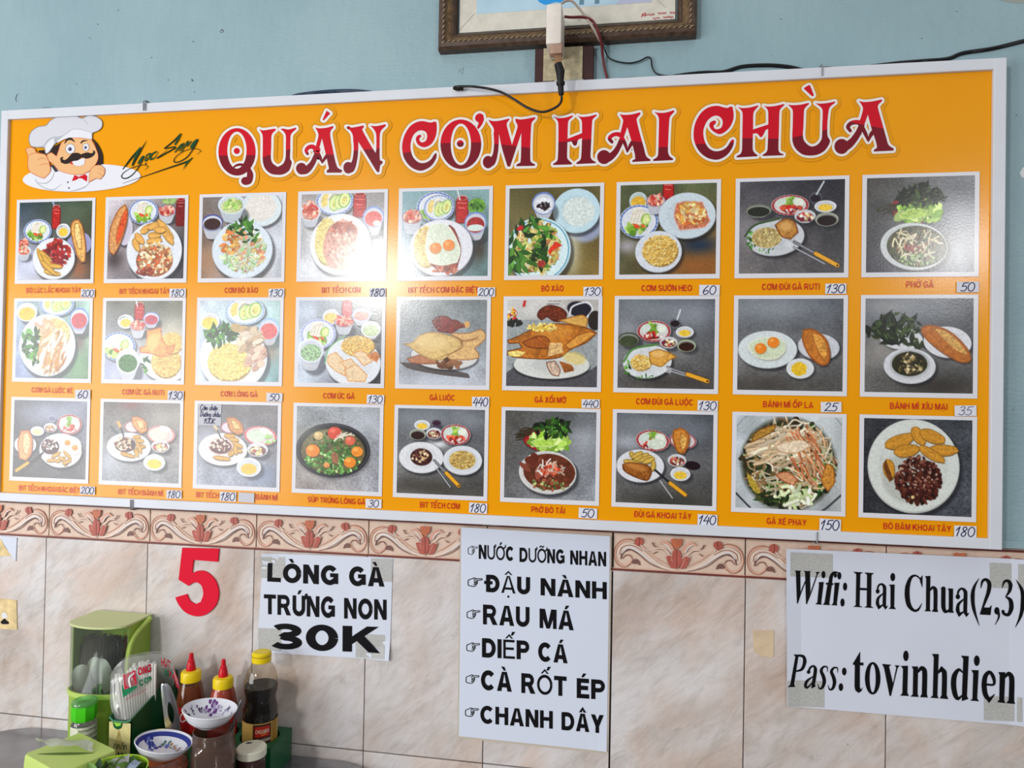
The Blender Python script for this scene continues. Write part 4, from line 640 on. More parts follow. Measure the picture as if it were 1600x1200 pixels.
# ---------------------------------------------------------------- the wall: blue paint above, marble look tiles below, relief border between
DZ = .14
T0, T1, T2 = 1.1076+DZ, 1.0315+DZ, .6316+DZ       # border top, border bottom, tile joint
TX, TW, TH = .06388, .25, .40
XL, XR = -2.2, 4.4
def paint_mat():
    m = bpy.data.materials.new('blue_wall_paint'); m.use_nodes = True; nt = m.node_tree; p = nt.nodes['Principled BSDF']; p.inputs['Roughness'].default_value = .42; p.inputs['Specular IOR Level'].default_value = .3
    tc = nt.nodes.new('ShaderNodeTexCoord')
    def noise(sc, det=5, st=(1, 1, 1)):
        mp = nt.nodes.new('ShaderNodeMapping'); mp.inputs['Scale'].default_value = st; nt.links.new(tc.outputs['Object'], mp.inputs['Vector'])
        n = nt.nodes.new('ShaderNodeTexNoise'); n.inputs['Scale'].default_value = sc; n.inputs['Detail'].default_value = det; nt.links.new(mp.outputs['Vector'], n.inputs['Vector']); return n.outputs['Fac']
    def ramp(f, a, b, ca, cb):
        r = nt.nodes.new('ShaderNodeValToRGB'); r.color_ramp.elements[0].position = a; r.color_ramp.elements[1].position = b; r.color_ramp.elements[0].color = (*ca, 1); r.color_ramp.elements[1].color = (*cb, 1); nt.links.new(f, r.inputs['Fac']); return r.outputs['Color']
    def mix(a, b, mode='MULTIPLY', f=1):
        x = nt.nodes.new('ShaderNodeMix'); x.data_type = 'RGBA'; x.blend_type = mode; x.inputs[0].default_value = f; nt.links.new(a, x.inputs[6]); nt.links.new(b, x.inputs[7]); return x.outputs[2]
    c = ramp(noise(3, 6), .3, .7, lin((138, 165, 173)), lin((151, 177, 184)))
    c = mix(c, ramp(noise(90, 4, (1, 1, .22)), .30, .6, (.955, .96, .965), (1, 1, 1)))
    c = mix(c, ramp(noise(30, 4), .20, .225, (.3, .32, .33), (1, 1, 1)))         # specks of dirt
    nt.links.new(c, p.inputs['Base Color'])
    b = nt.nodes.new('ShaderNodeBump'); b.inputs['Strength'].default_value = .5; b.inputs['Distance'].default_value = .0022; nt.links.new(noise(150, 5, (.6, 1, 1.5)), b.inputs['Height']); nt.links.new(b.outputs['Normal'], p.inputs['Normal'])
    return m
def tile_mat():
    m = bpy.data.materials.new('marble_look_tile'); m.use_nodes = True; nt = m.node_tree; p = nt.nodes['Principled BSDF']; p.inputs['Roughness'].default_value = .33; p.inputs['Specular IOR Level'].default_value = .35
    tc = nt.nodes.new('ShaderNodeTexCoord'); ge = nt.nodes.new('ShaderNodeNewGeometry')
    mul = nt.nodes.new('ShaderNodeVectorMath'); mul.operation = 'SCALE'; mul.inputs['Scale'].default_value = 9; cx = nt.nodes.new('ShaderNodeCombineXYZ')
    for k in range(3): nt.links.new(ge.outputs['Random Per Island'], cx.inputs[k])
    nt.links.new(cx.outputs[0], mul.inputs[0]); add = nt.nodes.new('ShaderNodeVectorMath'); nt.links.new(tc.outputs['Object'], add.inputs[0]); nt.links.new(mul.outputs[0], add.inputs[1])
    def noise(sc, det, st, rot, dist=0, rough=.55):
        mp = nt.nodes.new('ShaderNodeMapping'); mp.inputs['Scale'].default_value = st; mp.inputs['Rotation'].default_value = (0, rot, 0)
        mp2 = nt.nodes.new('ShaderNodeMapping'); mp2.inputs['Rotation'].default_value = (0, rot, 0); nt.links.new(add.outputs[0], mp2.inputs['Vector']); mp.inputs['Rotation'].default_value = (0, 0, 0); nt.links.new(mp2.outputs[0], mp.inputs['Vector'])
        n = nt.nodes.new('ShaderNodeTexNoise'); n.inputs['Scale'].default_value = sc; n.inputs['Detail'].default_value = det; n.inputs['Distortion'].default_value = dist; n.inputs['Roughness'].default_value = rough; nt.links.new(mp.outputs['Vector'], n.inputs['Vector']); return n.outputs['Fac']
    def ramp(f, *st):
        r = nt.nodes.new('ShaderNodeValToRGB'); e = r.color_ramp.elements
        while len(e) < len(st): e.new(.5)
        for k, (pos, col) in enumerate(st): e[k].position = pos; e[k].color = (*col, 1)
        nt.links.new(f, r.inputs['Fac']); return r.outputs['Color']
    def mix(a, b, mode='MULTIPLY', f=1):
        x = nt.nodes.new('ShaderNodeMix'); x.data_type = 'RGBA'; x.blend_type = mode; x.inputs[0].default_value = f; nt.links.new(a, x.inputs[6]); nt.links.new(b, x.inputs[7]); return x.outputs[2]
    c = ramp(noise(7, 9, (1, 1, .5), -.72, .8), (.30, lin((178, 167, 161))), (.44, lin((195, 187, 183))), (.56, lin((205, 200, 199))), (.72, lin((214, 212, 213))))
    c = mix(c, ramp(noise(5, 5, (1, 1, .6), -.72, .9), (.50, (1, 1, 1)), (.66, (.95, .87, .82)), (.8, (.88, .76, .68))))
    c = mix(c, ramp(noise(26, 8, (1, 1, .4), -.8, 1.0, .7), (.36, (.86, .85, .84)), (.5, (1, 1, 1))))
    c = mix(c, ramp(noise(70, 3, (1, 1, 1), 0), (.22, (.55, .45, .4)), (.255, (1, 1, 1))))
    c = mix(c, ramp(noise(56, 8, (1, 1, .26), -.85, 1.6, .75), (.34, (.87, .85, .84)), (.46, (.98, .98, .98)), (.6, (1.05, 1.05, 1.06))))
    c = mix(c, ramp(noise(5.5, 7, (1, 1, .7), -.6, 1.2), (.46, (1, 1, 1)), (.60, (.99, .91, .85)), (.74, (.96, .82, .73))))
    nt.links.new(c, p.inputs['Base Color']); return m
o = mesh_obj('wall_back', [(XL, .012, -.0), (XR, .012, 0), (XR, .012, 3.2), (XL, .012, 3.2), (XL, .1, 0), (XR, .1, 0), (XR, .1, 3.2), (XL, .1, 3.2)],
    [(0, 1, 2, 3), (7, 6, 5, 4), (0, 4, 5, 1), (3, 2, 6, 7), (0, 3, 7, 4), (1, 5, 6, 2)], [mat('grey_grout', (92, 88, 86), .9), ], None); tag(o, kind='structure')
w = MB()
w.box(((XL+XR)/2, .004, (T0+.014+3.2)/2), (XR-XL, .016, 3.2-T0-.014))
w.box(((XL+XR)/2, .000, T0+.010), (XR-XL, .018, .013), bevel=.002)
o = w.build('wall_back', paint_mat()); tag(o, kind='structure')
F = Flat(lambda x, y, l: Vector((at(x, y, -.004).x, -.0042-l, at(x, y, -.004).z))); dk = mat('scuff_dark', (74, 84, 90), .7); chp = mat('paint_chip', (214, 218, 218), .7)
for l_ in ([(27, 147), (25, 153), (26, 160)], [(28, 146), (24, 156)], [(343, 50), (347, 46), (349, 49), (344, 52)], [(299, 123), (302, 126), (299, 127)], [(301, 64), (303, 66)], [(139, 58), (142, 61)], [(118, 130), (121, 133)], [(67, 168), (80, 168)], [(720, 108), (716, 114)], [(724, 105), (722, 116)], [(1040, 98), (1041, 99)], [(1205, 86), (1206, 87)]): F.stroke(l_, [.5]+[1.3]*(len(l_)-2)+[.5], dk, 0, n=3)
for x, y in ((302, 65), (300, 125), (153, 38), (237, 90), (263, 125), (304, 144), (185, 16), (850, 40), (1495, 18), (1440, 60), (1220, 30), (1588, 180), (1583, 640)): F.ell(x, y, .9, .9, dk, 0, n=10)
F.poly([(1593, 270), (1598, 262), (1606, 258), (1606, 278), (1596, 277)], chp, 0); F.poly([(1590, 6), (1560, 0), (1604, -4), (1604, 4)], mat('paint_stain', (150, 156, 150), .7), 0)
o = F.build('wall_back'); tag(o, kind='structure')
tm = tile_mat(); w = MB(); g = .0009
for i in range(-9, 18):
    x0 = TX+TW*i
    for j in range(-1, 4):
        z1 = T1-.0012-TH*j if j >= 0 else None
        if j < 0: continue
        z0 = max(0, T1-TH*(j+1)+g)
        if z1 <= z0: continue
        gg = .0024 if i == 5 else g
        w.box((x0+TW/2+(gg-g)/2, .006, (z0+z1-g)/2), (TW-g-gg, .012, z1-g-z0), bevel=.0008)
o = w.build('wall_back_tiles', tm); tag(o, kind='structure')
# relief border
bt = {k: mat('border_'+k, c, .4, noise=n, nscale=60) for k, (c, n) in dict(ground=((216, 190, 172), .07), brown=((112, 56, 50), .12), red=((176, 92, 80), .1), orange=((190, 108, 76), .12), pale=((224, 200, 184), .05), white=((222, 216, 216), .04), pink=((214, 164, 142), .06), dark=((120, 86, 78), .1), line=((132, 84, 72), .1)).items()}
ED = {k: v for k, v in bt.items()}
def border_tile(F, x0):
    # designed on a 1600 x 420 sheet covering one tile: u 105..1525, v 45..545 of the drawing
    def P(u, v): return (x0+(u-110)/1420*TW, T0-.0-(v-(30+(u-110)*.048))/432*(T0-T1))
    def pts(l): return [P(*q) for q in l]
    k = TW/1420
    F.stroke(pts([(112, 50), (1528, 118)]), 20*k, bt['brown'], .0016, caps=False); F.stroke(pts([(112, 30), (1528, 98)]), 12*k, bt['pale'], .002, caps=False)
    F.stroke(pts([(112, 462), (1528, 532)]), 20*k, bt['brown'], .002, caps=False); F.stroke(pts([(112, 448), (1528, 518)]), 6*k, bt['pink'], .0024, caps=False); F.stroke(pts([(112, 482), (1528, 552)]), 14*k, bt['pink'], .0022, caps=False)
    for s in (0, 1):
        def q(l):
            return [P(u, v) if s == 0 else P(1640-u, v+(1640-2*u)*.048) for u, v in l]
        body = [(205, 345), (185, 300), (200, 240), (270, 205), (350, 215), (430, 265), (520, 345), (620, 415), (720, 455), (800, 466)]
        F.stroke(q(body), [8*k, 40*k, 60*k, 60*k, 54*k, 46*k, 40*k, 34*k, 26*k, 12*k], bt['pale'], .0018)
        F.stroke(q([(205, 345), (215, 290), (260, 255), (320, 250), (400, 300), (500, 385), (600, 435), (720, 470)]), [14*k, 22*k, 22*k, 16*k, 10*k, 9*k, 9*k, 5*k], bt['dark'], .0022)
        F.stroke(q([(188, 300), (205, 235), (270, 200), (350, 208), (440, 262)]), [6*k, 9*k, 8*k, 7*k, 6*k], bt['line'], .0024)
        F.stroke(q([(215, 285), (265, 228), (330, 232), (420, 285), (520, 365), (620, 425)]), [8*k, 22*k, 22*k, 18*k, 14*k, 6*k], bt['white'], .0026)
        F.stroke(q([(330, 345), (300, 310), (255, 310), (225, 345)]), [8*k, 12*k, 12*k, 6*k], bt['line'], .0022)
        F.stroke(q([(345, 140), (280, 140), (200, 165), (150, 230), (140, 320), (180, 400), (250, 430), (310, 395), (325, 350)]), [6*k, 30*k, 30*k, 20*k, 14*k, 14*k, 22*k, 24*k, 8*k], bt['pink'], .0014)
        F.stroke(q([(350, 150), (280, 132), (195, 155), (140, 225), (130, 325), (172, 412), (250, 440), (315, 400)]), 6*k, bt['line'], .0019)
        F.stroke(q([(440, 215), (560, 320), (660, 385), (740, 425)]), [8*k, 9*k, 9*k, 5*k], bt['pink'], .0024)
        F.poly(q([(315, 385), (340, 355), (375, 348), (405, 375), (418, 420), (380, 405), (340, 402)]), bt['dark'], .002, smooth=True)
        F.poly(q([(345, 180), (360, 120), (395, 110), (440, 125), (450, 165), (420, 200), (390, 210)]), bt['red'], .003, smooth=True); F.stroke(q([(395, 200), (405, 150), (400, 110)]), 6*k, bt['brown'], .0034); F.stroke(q([(420, 200), (460, 245), (540, 250), (600, 235)]), [14*k, 10*k, 8*k, 5*k], bt['pale'], .003)
        F.stroke(q([(720, 285), (660, 235), (600, 225), (560, 200)]), [20*k, 14*k, 10*k, 8*k], bt['pale'], .0034); F.stroke(q([(720, 295), (660, 248), (600, 238)]), 6*k, bt['line'], .003)
        F.stroke(q([(545, 170), (565, 205), (590, 215)]), [16*k, 14*k, 6*k], bt['dark'], .0036); F.stroke(q([(560, 285), (600, 265)]), [14*k, 6*k], bt['line'], .0034)
        F.stroke(q([(770, 265), (730, 200), (680, 165), (630, 180)]), [34*k, 44*k, 36*k, 14*k], bt['pink'], .0038); F.stroke(q([(745, 265), (710, 205), (660, 175)]), [10*k, 14*k, 8*k], bt['white'], .0042)
        F.poly(q([(690, 310), (740, 295), (790, 330), (800, 450), (745, 440), (715, 390)]), bt['red'], .004, smooth=True); F.stroke(q([(692, 312), (735, 300), (780, 335)]), [6*k, 10*k, 5*k], bt['pale'], .0046); F.stroke(q([(745, 330), (770, 400), (795, 448)]), 6*k, bt['pink'], .0046)
    F.poly(pts([(740, 130), (775, 120), (800, 135), (830, 122), (862, 128), (855, 190), (800, 240), (755, 190)]), bt['orange'], .0044, smooth=True)
    F.poly(pts([(760, 270), (800, 230), (850, 275), (845, 390), (815, 450), (785, 445), (760, 380)]), bt['red'], .0048, smooth=True); F.stroke(pts([(800, 240), (806, 340), (806, 440)]), 5*k, bt['brown'], .0052)
F = Flat(lambda x, y, l: Vector((x, .0062-l, y)))
for i in range(-2, 9): border_tile(F, TX+TW*i)
w = MB()
for i in range(-9, 18):
    gg = .0028 if i == 5 else .0012
    w.box((TX+TW*(i+.5)+(gg-.0012)/2, .0094, (T0+T1)/2), (TW-.0012-gg, .0060, T0-T1-.0012), bevel=.0006)
o = w.build('trim_1', bt['ground']); tag(o, kind='structure')
o2 = F.build('trim_1'); tag(o2, kind='structure')
w = MB()                                                    # rough old mortar line on top of the border
RR = random.Random(3)
x = XL
while x < XR:
    L = RR.uniform(.02, .07); w.box((x+L/2, -.001, T0+RR.uniform(.0005, .003)), (L, .010, RR.uniform(.003, .007)), bevel=.001); x += L
o = w.build('trim_2', mat('old_mortar', (132, 118, 112), .95, noise=.3, nscale=120, bump=.6, bscale=300)); tag(o, kind='structure')
fl = mesh_obj('floor', [(XL, .1, 0), (XR, .1, 0), (XR, -6, 0), (XL, -6, 0)], [(0, 3, 2, 1)], [mat('floor_tile', (150, 140, 130), .4, noise=.1, nscale=6)]); tag(fl, kind='structure')

# ---------------------------------------------------------------- the menu board
YB = -.035
BX0, BX1, BZ0, BZ1 = -.0425, 1.9865, 1.2535, 2.1172      # outer size
IX0, IX1, IZ0, IZ1 = -.0245, 1.9657, 1.2722, 2.0970      # printed panel
board = empty('menu_board', ((BX0+BX1)/2, -.018, BZ0)); tag(board, 'large yellow printed menu board in a white frame hanging on the wall', 'menu board')
w = MB()
w.box(((IX0+IX1)/2, (YB+.004-.004)/2, (IZ0+IZ1)/2), (IX1-IX0+.006, -(YB+.002)-.004, IZ1-IZ0+.006))
pmat = mat('print_yellow', (232, 153, 0), rough=PR, bump=PB, bscale=PS, bdist=PD)
panel = w.build('printed_panel', pmat, board)
w = MB(); wf = mat('white_plastic_frame', (208, 211, 219), .38, spec=.45, noise=.03, nscale=14)
zc, xc = (BZ0+BZ1)/2, (BX0+BX1)/2
fy, fd = -.0215, .035
w.box((xc, fy, (IZ1+BZ1)/2), (BX1-BX0, fd, BZ1-IZ1), bevel=.0016); w.box((xc, fy, (IZ0+BZ0)/2), (BX1-BX0, fd, IZ0-BZ0), bevel=.0016)
w.box(((IX0+BX0)/2, fy-.0004, zc), (IX0-BX0, fd, BZ1-BZ0-.0006), bevel=.0016); w.box(((IX1+BX1)/2, fy-.0004, zc), (BX1-IX1, fd, BZ1-BZ0-.0006), bevel=.0016)
w.build('frame', wf, board)
def onboard(x, y, l):                       # photo pixel -> printed panel, l = thickness of the layer
    v = at(x, y, YB); return Vector((v.x, YB+.002-l, v.z))
YP = YB+.002
def inpanel(x, z, l): return Vector((x, YP-l, z))
# -- dish photographs
PICS = build_pics()
def col_mat():
    m = bpy.data.materials.new('printed_photo'); m.use_nodes = True; nt = m.node_tree; p = nt.nodes['Principled BSDF']; p.inputs['Roughness'].default_value = PR
    a = nt.nodes.new('ShaderNodeAttribute'); a.attribute_name = 'print'; nt.links.new(a.outputs['Color'], p.inputs['Base Color'])
    tc = nt.nodes.new('ShaderNodeTexCoord'); n = nt.nodes.new('ShaderNodeTexNoise'); n.inputs['Scale'].default_value = PS; n.inputs['Detail'].default_value = 2; nt.links.new(tc.outputs['Object'], n.inputs['Vector'])
    b = nt.nodes.new('ShaderNodeBump'); b.inputs['Strength'].default_value = PB; b.inputs['Distance'].default_value = PD; nt.links.new(n.outputs['Fac'], b.inputs['Height']); nt.links.new(b.outputs['Normal'], p.inputs['Normal'])
    return m
CM = col_mat(); WM = pm((216, 216, 222))
def grid_print(name, x0, x1, z0, z1, img, l, parent, border=None):
    """a coloured grid in the panel plane, with its white printed margin behind"""
    h, w_ = img.shape[:2]; xs = np.linspace(x0, x1, w_); zs = np.linspace(z1, z0, h)
    V = np.empty((h, w_, 3)); V[..., 0] = xs[None]; V[..., 1] = YP-l; V[..., 2] = zs[:, None]
    idx = np.arange(h*w_).reshape(h, w_); q = np.stack([idx[:-1, :-1], idx[1:, :-1], idx[1:, 1:], idx[:-1, 1:]], -1).reshape(-1, 4)
    V = V.reshape(-1, 3); nq = len(q); mats = [CM]
    if border:
        bx0, bx1, bz0, bz1 = border; base = len(V)
        V = np.vstack([V, [(bx0, YP-l*.5, bz0), (bx1, YP-l*.5, bz0), (bx1, YP-l*.5, bz1), (bx0, YP-l*.5, bz1)]]); q = np.vstack([q, [[base, base+1, base+2, base+3]]]); mats.append(WM)
    M = world_matrix(parent).inverted(); V = V+np.array(M.translation)[None]
    me = bpy.data.meshes.new(name); me.vertices.add(len(V)); me.vertices.foreach_set('co', V.ravel()); me.loops.add(q.size); me.loops.foreach_set('vertex_index', q.ravel()); me.polygons.add(len(q)); me.polygons.foreach_set('loop_start', np.arange(0, q.size, 4))
    me.update(calc_edges=True)
    for m in mats: me.materials.append(m)
    mi = np.zeros(len(q), int)
    if border: mi[-1] = 1
    me.polygons.foreach_set('material_index', mi)
    c = img/255.0; c = np.where(c <= .04045, c/12.92, ((c+.055)/1.055)**2.4).reshape(-1, 3); A = np.ones((len(V), 4)); A[:len(c), :3] = c
    at_ = me.color_attributes.new('print', 'FLOAT_COLOR', 'POINT'); at_.data.foreach_set('color', A.ravel()); me.validate(); me.update()
    o = bpy.data.objects.new(name, me); COL.objects.link(o); o.parent = parent; return o
PX = [(-.0022, .1930), (.2177, .4136), (.4394, .6348), (.6614, .8546), (.8775, 1.0702), (1.0956, 1.2876), (1.3110, 1.5045), (1.5308, 1.7303), (1.7523, 1.9468)]
PZ = [(1.9187, 1.7324), (1.7005, 1.5165), (1.4838, 1.2990)]
NAMES = [['beef cubes with fries and bread', 'beefsteak with fries and a sliced loaf', 'stir fried beef with a plate of rice', 'beefsteak over rice', 'two fried eggs on steak and rice', 'stir fried beef and greens', 'pork chop with a plate of rice', 'fried chicken thigh with rice and a knife', 'noodle soup with herbs'],
 ['shredded chicken with rice', 'roast chicken breast with rice', 'chicken giblets with yellow rice', 'chicken breast slices with rice', 'whole boiled chicken', 'whole fried chicken', 'boiled chicken thigh with rice', 'fried eggs and a bread roll', 'meatball soup with herbs and a bread roll'],
 ['steak, eggs, fries and bread', 'steak with fries and a bread roll', 'steak with fries, a note stuck over its corner', 'egg soup in a dark bowl', 'steak with a plate of rice', 'brown beef noodle soup with lettuce', 'fried chicken with fries and a bread roll', 'shredded chicken salad', 'minced beef with potato wedges']]
for r in range(3):
    for c in range(9):
        x0, x1 = PX[c]; z1, z0 = PZ[r]
        if r == 2: z1 += (c-4)*.0002
        o = grid_print('dish_photo', x0+.0078, x1-.0078, z0+.0088, z1-.0066, PICS[r, c].finish(), .0006, board, (x0, x1, z0, z1)); o['label'] = 'printed photo of '+NAMES[r][c]
# -- captions
RED = pm((196, 20, 40))
CAP = [("BÒ LÚC LẮC KHOAI TÂY", 39.7, 125, 457.2), ("BIT TẾCH KHOAI TÂY", 185.6, 264, 459), ("CƠM BÒ XÀO", 350, 401.6, 457.4), ("BIT TẾCH CƠM", 502, 562, 457.2), ("BIT TẾCH CƠM ĐẶC BIỆT", 637, 746.7, 457), ("BÒ XÀO", 845.6, 880, 454.9), ("CƠM SƯỜN HEO", 1002, 1081, 454.5), ("CƠM ĐÙI GÀ RUTI", 1190.7, 1280.7, 452.5), ("PHỞ GÀ", 1416.6, 1459.4, 449),
 ("CƠM GÀ LUỘC XÉ", 47.9, 111.8, 613.7), ("CƠM ỨC GÀ RUTI", 189.5, 254.8, 617), ("CƠM LÒNG GÀ", 343.6, 401, 620), ("CƠM ỨC GÀ", 504, 553, 623), ("GÀ LUỘC", 670.8, 709.5, 625.7), ("GÀ XỐI MỠ", 834.9, 883.5, 629.4), ("CƠM ĐÙI GÀ LUỘC", 993.7, 1082.5, 632.5), ("BÁNH MÌ ỐP LA", 1192.5, 1270.5, 637), ("BÁNH MÌ XÍU MẠI", 1391, 1480.6, 639.7),
 ("BIT TẾCH KHOAI ĐẶC BIỆT", 28, 122.8, 768.5), ("BIT TẾCH BÁNH MÌ", 183.4, 253, 774), ("BIT TẾCH", 305.5, 340.5, 778), ("BÁNH MÌ", 398.7, 432.3, 781.6), ("SÚP TRỨNG LÒNG GÀ", 480, 569.5, 786.8), ("BIT TẾCH CƠM", 655.6, 717.5, 794.4), ("PhỞ BÒ TÁI", 830, 882, 801.8), ("ĐÙI GÀ KHOAI TÂY", 991, 1080, 810), ("GÀ XÉ PHAY", 1198, 1260, 820.3), ("BÒ BĂM KHOAI TÂY", 1380.8, 1486.5, 829.2)]
for s, xa, xb, yb in CAP:
    a, b = at(xa, yb, YB), at(xb, yb, YB); z = at((xa+xb)/2, yb, YB).z; ch = .0112
    F = Flat(inpanel); words_quad(F, s, (a.x, z), (b.x, z), (a.x, z+ch), (b.x, z+ch), RED, .0006, w=.16, gap=.19); F.build('dish_caption', board)
F = Flat(onboard); F.stroke([(392, 771.5), (388.5, 774), (388.5, 779), (392, 781)], 1.8, RED, .0006); F.build('dish_caption', board)
# -- handwritten price stickers
STK = [('200', 126, 147.6, 451.8, 464.4), ('180', 264.5, 290, 451, 464.4), ('130', 419.4, 444, 451, 464.4), ('180', 577, 602.6, 450, 464), ('200', 746, 773.4, 449, 463.6), ('130', 911.5, 940.3, 448, 462.8), ('60', 1092.5, 1124.5, 445, 461.5), ('130', 1289.5, 1322.5, 443, 459), ('50', 1495, 1529.7, 440, 456.5),
 ('60', 117, 141, 609, 623.4), ('130', 261.6, 286.8, 610.6, 625), ('50', 416, 441, 614, 627.6), ('130', 573, 600, 617, 631), ('440', 737.3, 764.2, 620, 636), ('440', 908.6, 937, 624, 637.5), ('130', 1090, 1121.7, 626, 642), ('25', 1282.5, 1315, 628, 644), ('35', 1491.7, 1526, 633.6, 650),
 ('200', 124.7, 148, 760, 772.7), ('180', 259.7, 283.7, 766, 779), ('180', 343.2, 368.8, 768.8, 783.3), ('', 372.5, 397, 770, 785), ('30', 571, 596, 780, 794), ('180', 732.8, 761, 786, 802), ('50', 904, 933, 794, 810), ('140', 1090, 1121, 804, 821), ('150', 1280.5, 1314, 811, 830), ('180', 1491, 1526, 821.7, 839.8)]
INK = mat('blue_black_ink', (32, 38, 84), .5); INKF = mat('faded_ink', (120, 124, 150), .6); SP = mat('sticker_paper', (214, 215, 224), .6, spec=.3); SPG = mat('sticker_paper_grey', (196, 196, 204), .6, spec=.3)
RS = random.Random(11)
for s, xa, xb, ya, yb in STK:
    a, b = at(xa, (ya+yb)/2, YB), at(xb, (ya+yb)/2, YB); zt, zb = at((xa+xb)/2, ya, YB).z, at((xa+xb)/2, yb, YB).z
    t = RS.uniform(-.03, .03); cx_, cz_ = (a.x+b.x)/2, (zt+zb)/2; hw, hh = (b.x-a.x)/2, (zt-zb)/2
    def loc(u, v, l, cx_=cx_, cz_=cz_, hw=hw, hh=hh, t=t): return Vector((cx_+u*hw-t*v*hh, YP-l, cz_+v*hh+t*u*hw))
    F = Flat(loc); F.raw([(-1, -1), (1, -1), (1, 1), (-1, 1)], [(0, 1, 2, 3)], SPG if s == '' else SP, .0014)
    st = F.build('price_sticker', board)
    if s:
        st['label'] = 'white sticker with the handwritten price '+s
        wd = sum(HW[c][0] for c in s); sz = min(hh*1.62, 2*hw*.9/wd*1.1)
        F = Flat(inpanel); k = min(1.25, (2*hw*.92)/(wd*sz+.12*sz)); hand(F, s, cx_-wd*sz*k/2-.05*sz, cz_-sz*.5, sz, INKF if s == '35' else INK, .0018, w=.105, widen=k); F.build('handwritten_price', st)
nt_ = Flat(onboard); nt_.raw([(310, 630.8), (345.8, 631.5), (345.2, 665), (309.2, 664)], [(0, 1, 2, 3)], SPG, .0014); note = nt_.build('note_card', board); note['label'] = 'small handwritten note stuck over a photo corner'
F = Flat(inpanel)
for s, x, y, sz in (('Cơm chiên', 312, 640.5, .0115), ('Dương châu', 312, 650.5, .0115), ('100K', 318, 661.5, .0105)):
    v = at(x, y, YB); hand(F, s, v.x, v.z, sz, INK, .0018, w=.12, widen=.95 if s[0] != '1' else 1.1)
F.build('handwritten_text', note)

# -- headline: outlined two tone letters
TW_ = pm((228, 224, 222)); TR1 = pm((200, 12, 36)); TR2 = pm((118, 18, 34)); GL = [pm(c) for c in ((229, 156, 9), (225, 152, 11), (218, 147, 13), (208, 139, 16))]
def RG(s, ox, oy): return lambda pts: [(ox+p[0]/s, oy+p[1]/s) for p in pts]
g1, g2, g3, g4, g5 = RG(5.714, 330, 160), RG(6.154, 610, 160), RG(6.957, 850, 150), RG(8.572, 1070, 120), RG(8, 1210, 120)
def stem(pts, g, s=.8): return ('p', g(pts))
TL = []   # each letter: (list of shapes, split y left, split y right, x left, x right)
def V(g, pts, ws, s): return ('s', g(pts), [q/s for q in ws])
def E(g, cx, cy, rx, ry, s, hole=None):
    c = g([(cx, cy)])[0]; return ('e', ellpts(c[0], c[1], rx/s, ry/s, 0, 48), [ellpts(*g([(hole[0], hole[1])])[0], hole[2]/s, hole[3]/s, 0, 40)] if hole else [])
TL.append(([E(g1, 228, 440, 166, 212, 5.714, (227, 425, 86, 165)), E(g1, 226, 432, 27, 27, 5.714), V(g1, [(185, 592), (220, 562), (270, 555), (322, 585), (345, 640), (335, 695), (310, 712)], [10, 20, 24, 34, 56, 60, 50], 5.714), E(g1, 305, 700, 40, 36, 5.714)], 243, 242, 338, 402))
TL.append(([('p', g1([(425, 237), (460, 248), (520, 240), (570, 232), (575, 245), (548, 270), (535, 300), (533, 400), (530, 490), (545, 540), (592, 575), (640, 545), (662, 490), (664, 400), (664, 300), (650, 265), (618, 237), (640, 232), (690, 240), (755, 222), (758, 235), (720, 270), (706, 300), (704, 420), (702, 500), (717, 530), (712, 560), (690, 610), (640, 640), (590, 645), (530, 635), (480, 590), (458, 520), (458, 400), (457, 300), (445, 265)]))], 246, 231, 408, 458))
TL.append(([('p', g1([(925, 220), (960, 230), (1030, 224), (1085, 208), (1090, 222), (1066, 250), (1060, 290), (1080, 400), (1120, 570), (1168, 605), (1160, 626), (1030, 626), (1030, 608), (1050, 590), (1022, 465), (987, 320), (960, 415), (955, 450), (925, 440), (935, 380), (955, 300), (948, 260)])), V(g1, [(955, 420), (930, 480), (900, 545), (850, 600), (805, 600)], [38, 40, 48, 64, 86], 5.714), E(g1, 803, 588, 48, 50, 5.714), V(g1, [(940, 425), (905, 395), (868, 400), (846, 428), (858, 458)], [44, 40, 36, 30, 24], 5.714), V(g1, [(945, 440), (970, 490), (990, 535)], [34, 30, 16], 5.714), V(g1, [(990, 535), (1015, 495), (1035, 470)], [16, 28, 30], 5.714), ('p', g1([(1028, 72), (1062, 95), (1005, 158), (992, 155), (1000, 135)]))], 237, 243, 465, 535))
TL.append(([('p', g1([(1205, 215), (1260, 222), (1360, 203), (1360, 218), (1345, 240), (1360, 270), (1410, 360), (1465, 450), (1472, 420), (1472, 290), (1455, 245), (1420, 205), (1470, 210), (1555, 193), (1556, 208), (1515, 250), (1503, 300), (1502, 480), (1505, 515), (1530, 525), (1525, 545), (1508, 560), (1498, 620), (1482, 622), (1460, 590), (1400, 490), (1340, 395), (1310, 345), (1268, 360), (1262, 290), (1240, 250)])), V(g1, [(1290, 330), (1290, 430), (1278, 520), (1250, 585), (1222, 592)], [44, 40, 42, 64, 84], 5.714), E(g1, 1222, 580, 44, 50, 5.714)], 236, 231, 538, 602))
TL.append(([('p', g2([(440, 185), (445, 240), (435, 320), (395, 395), (325, 430), (265, 405), (243, 355), (258, 318), (290, 308), (297, 325), (278, 345), (280, 370), (305, 383), (340, 365), (352, 322), (340, 285), (305, 268), (260, 275), (215, 320), (192, 400), (197, 470), (220, 530), (270, 575), (330, 580), (385, 550), (415, 505), (435, 483), (443, 495), (435, 545), (390, 610), (320, 650), (260, 652), (190, 615), (135, 545), (112, 460), (115, 380), (140, 300), (190, 225), (250, 188), (310, 178), (370, 190), (400, 190), (415, 183)]))], 239, 232, 628, 682))
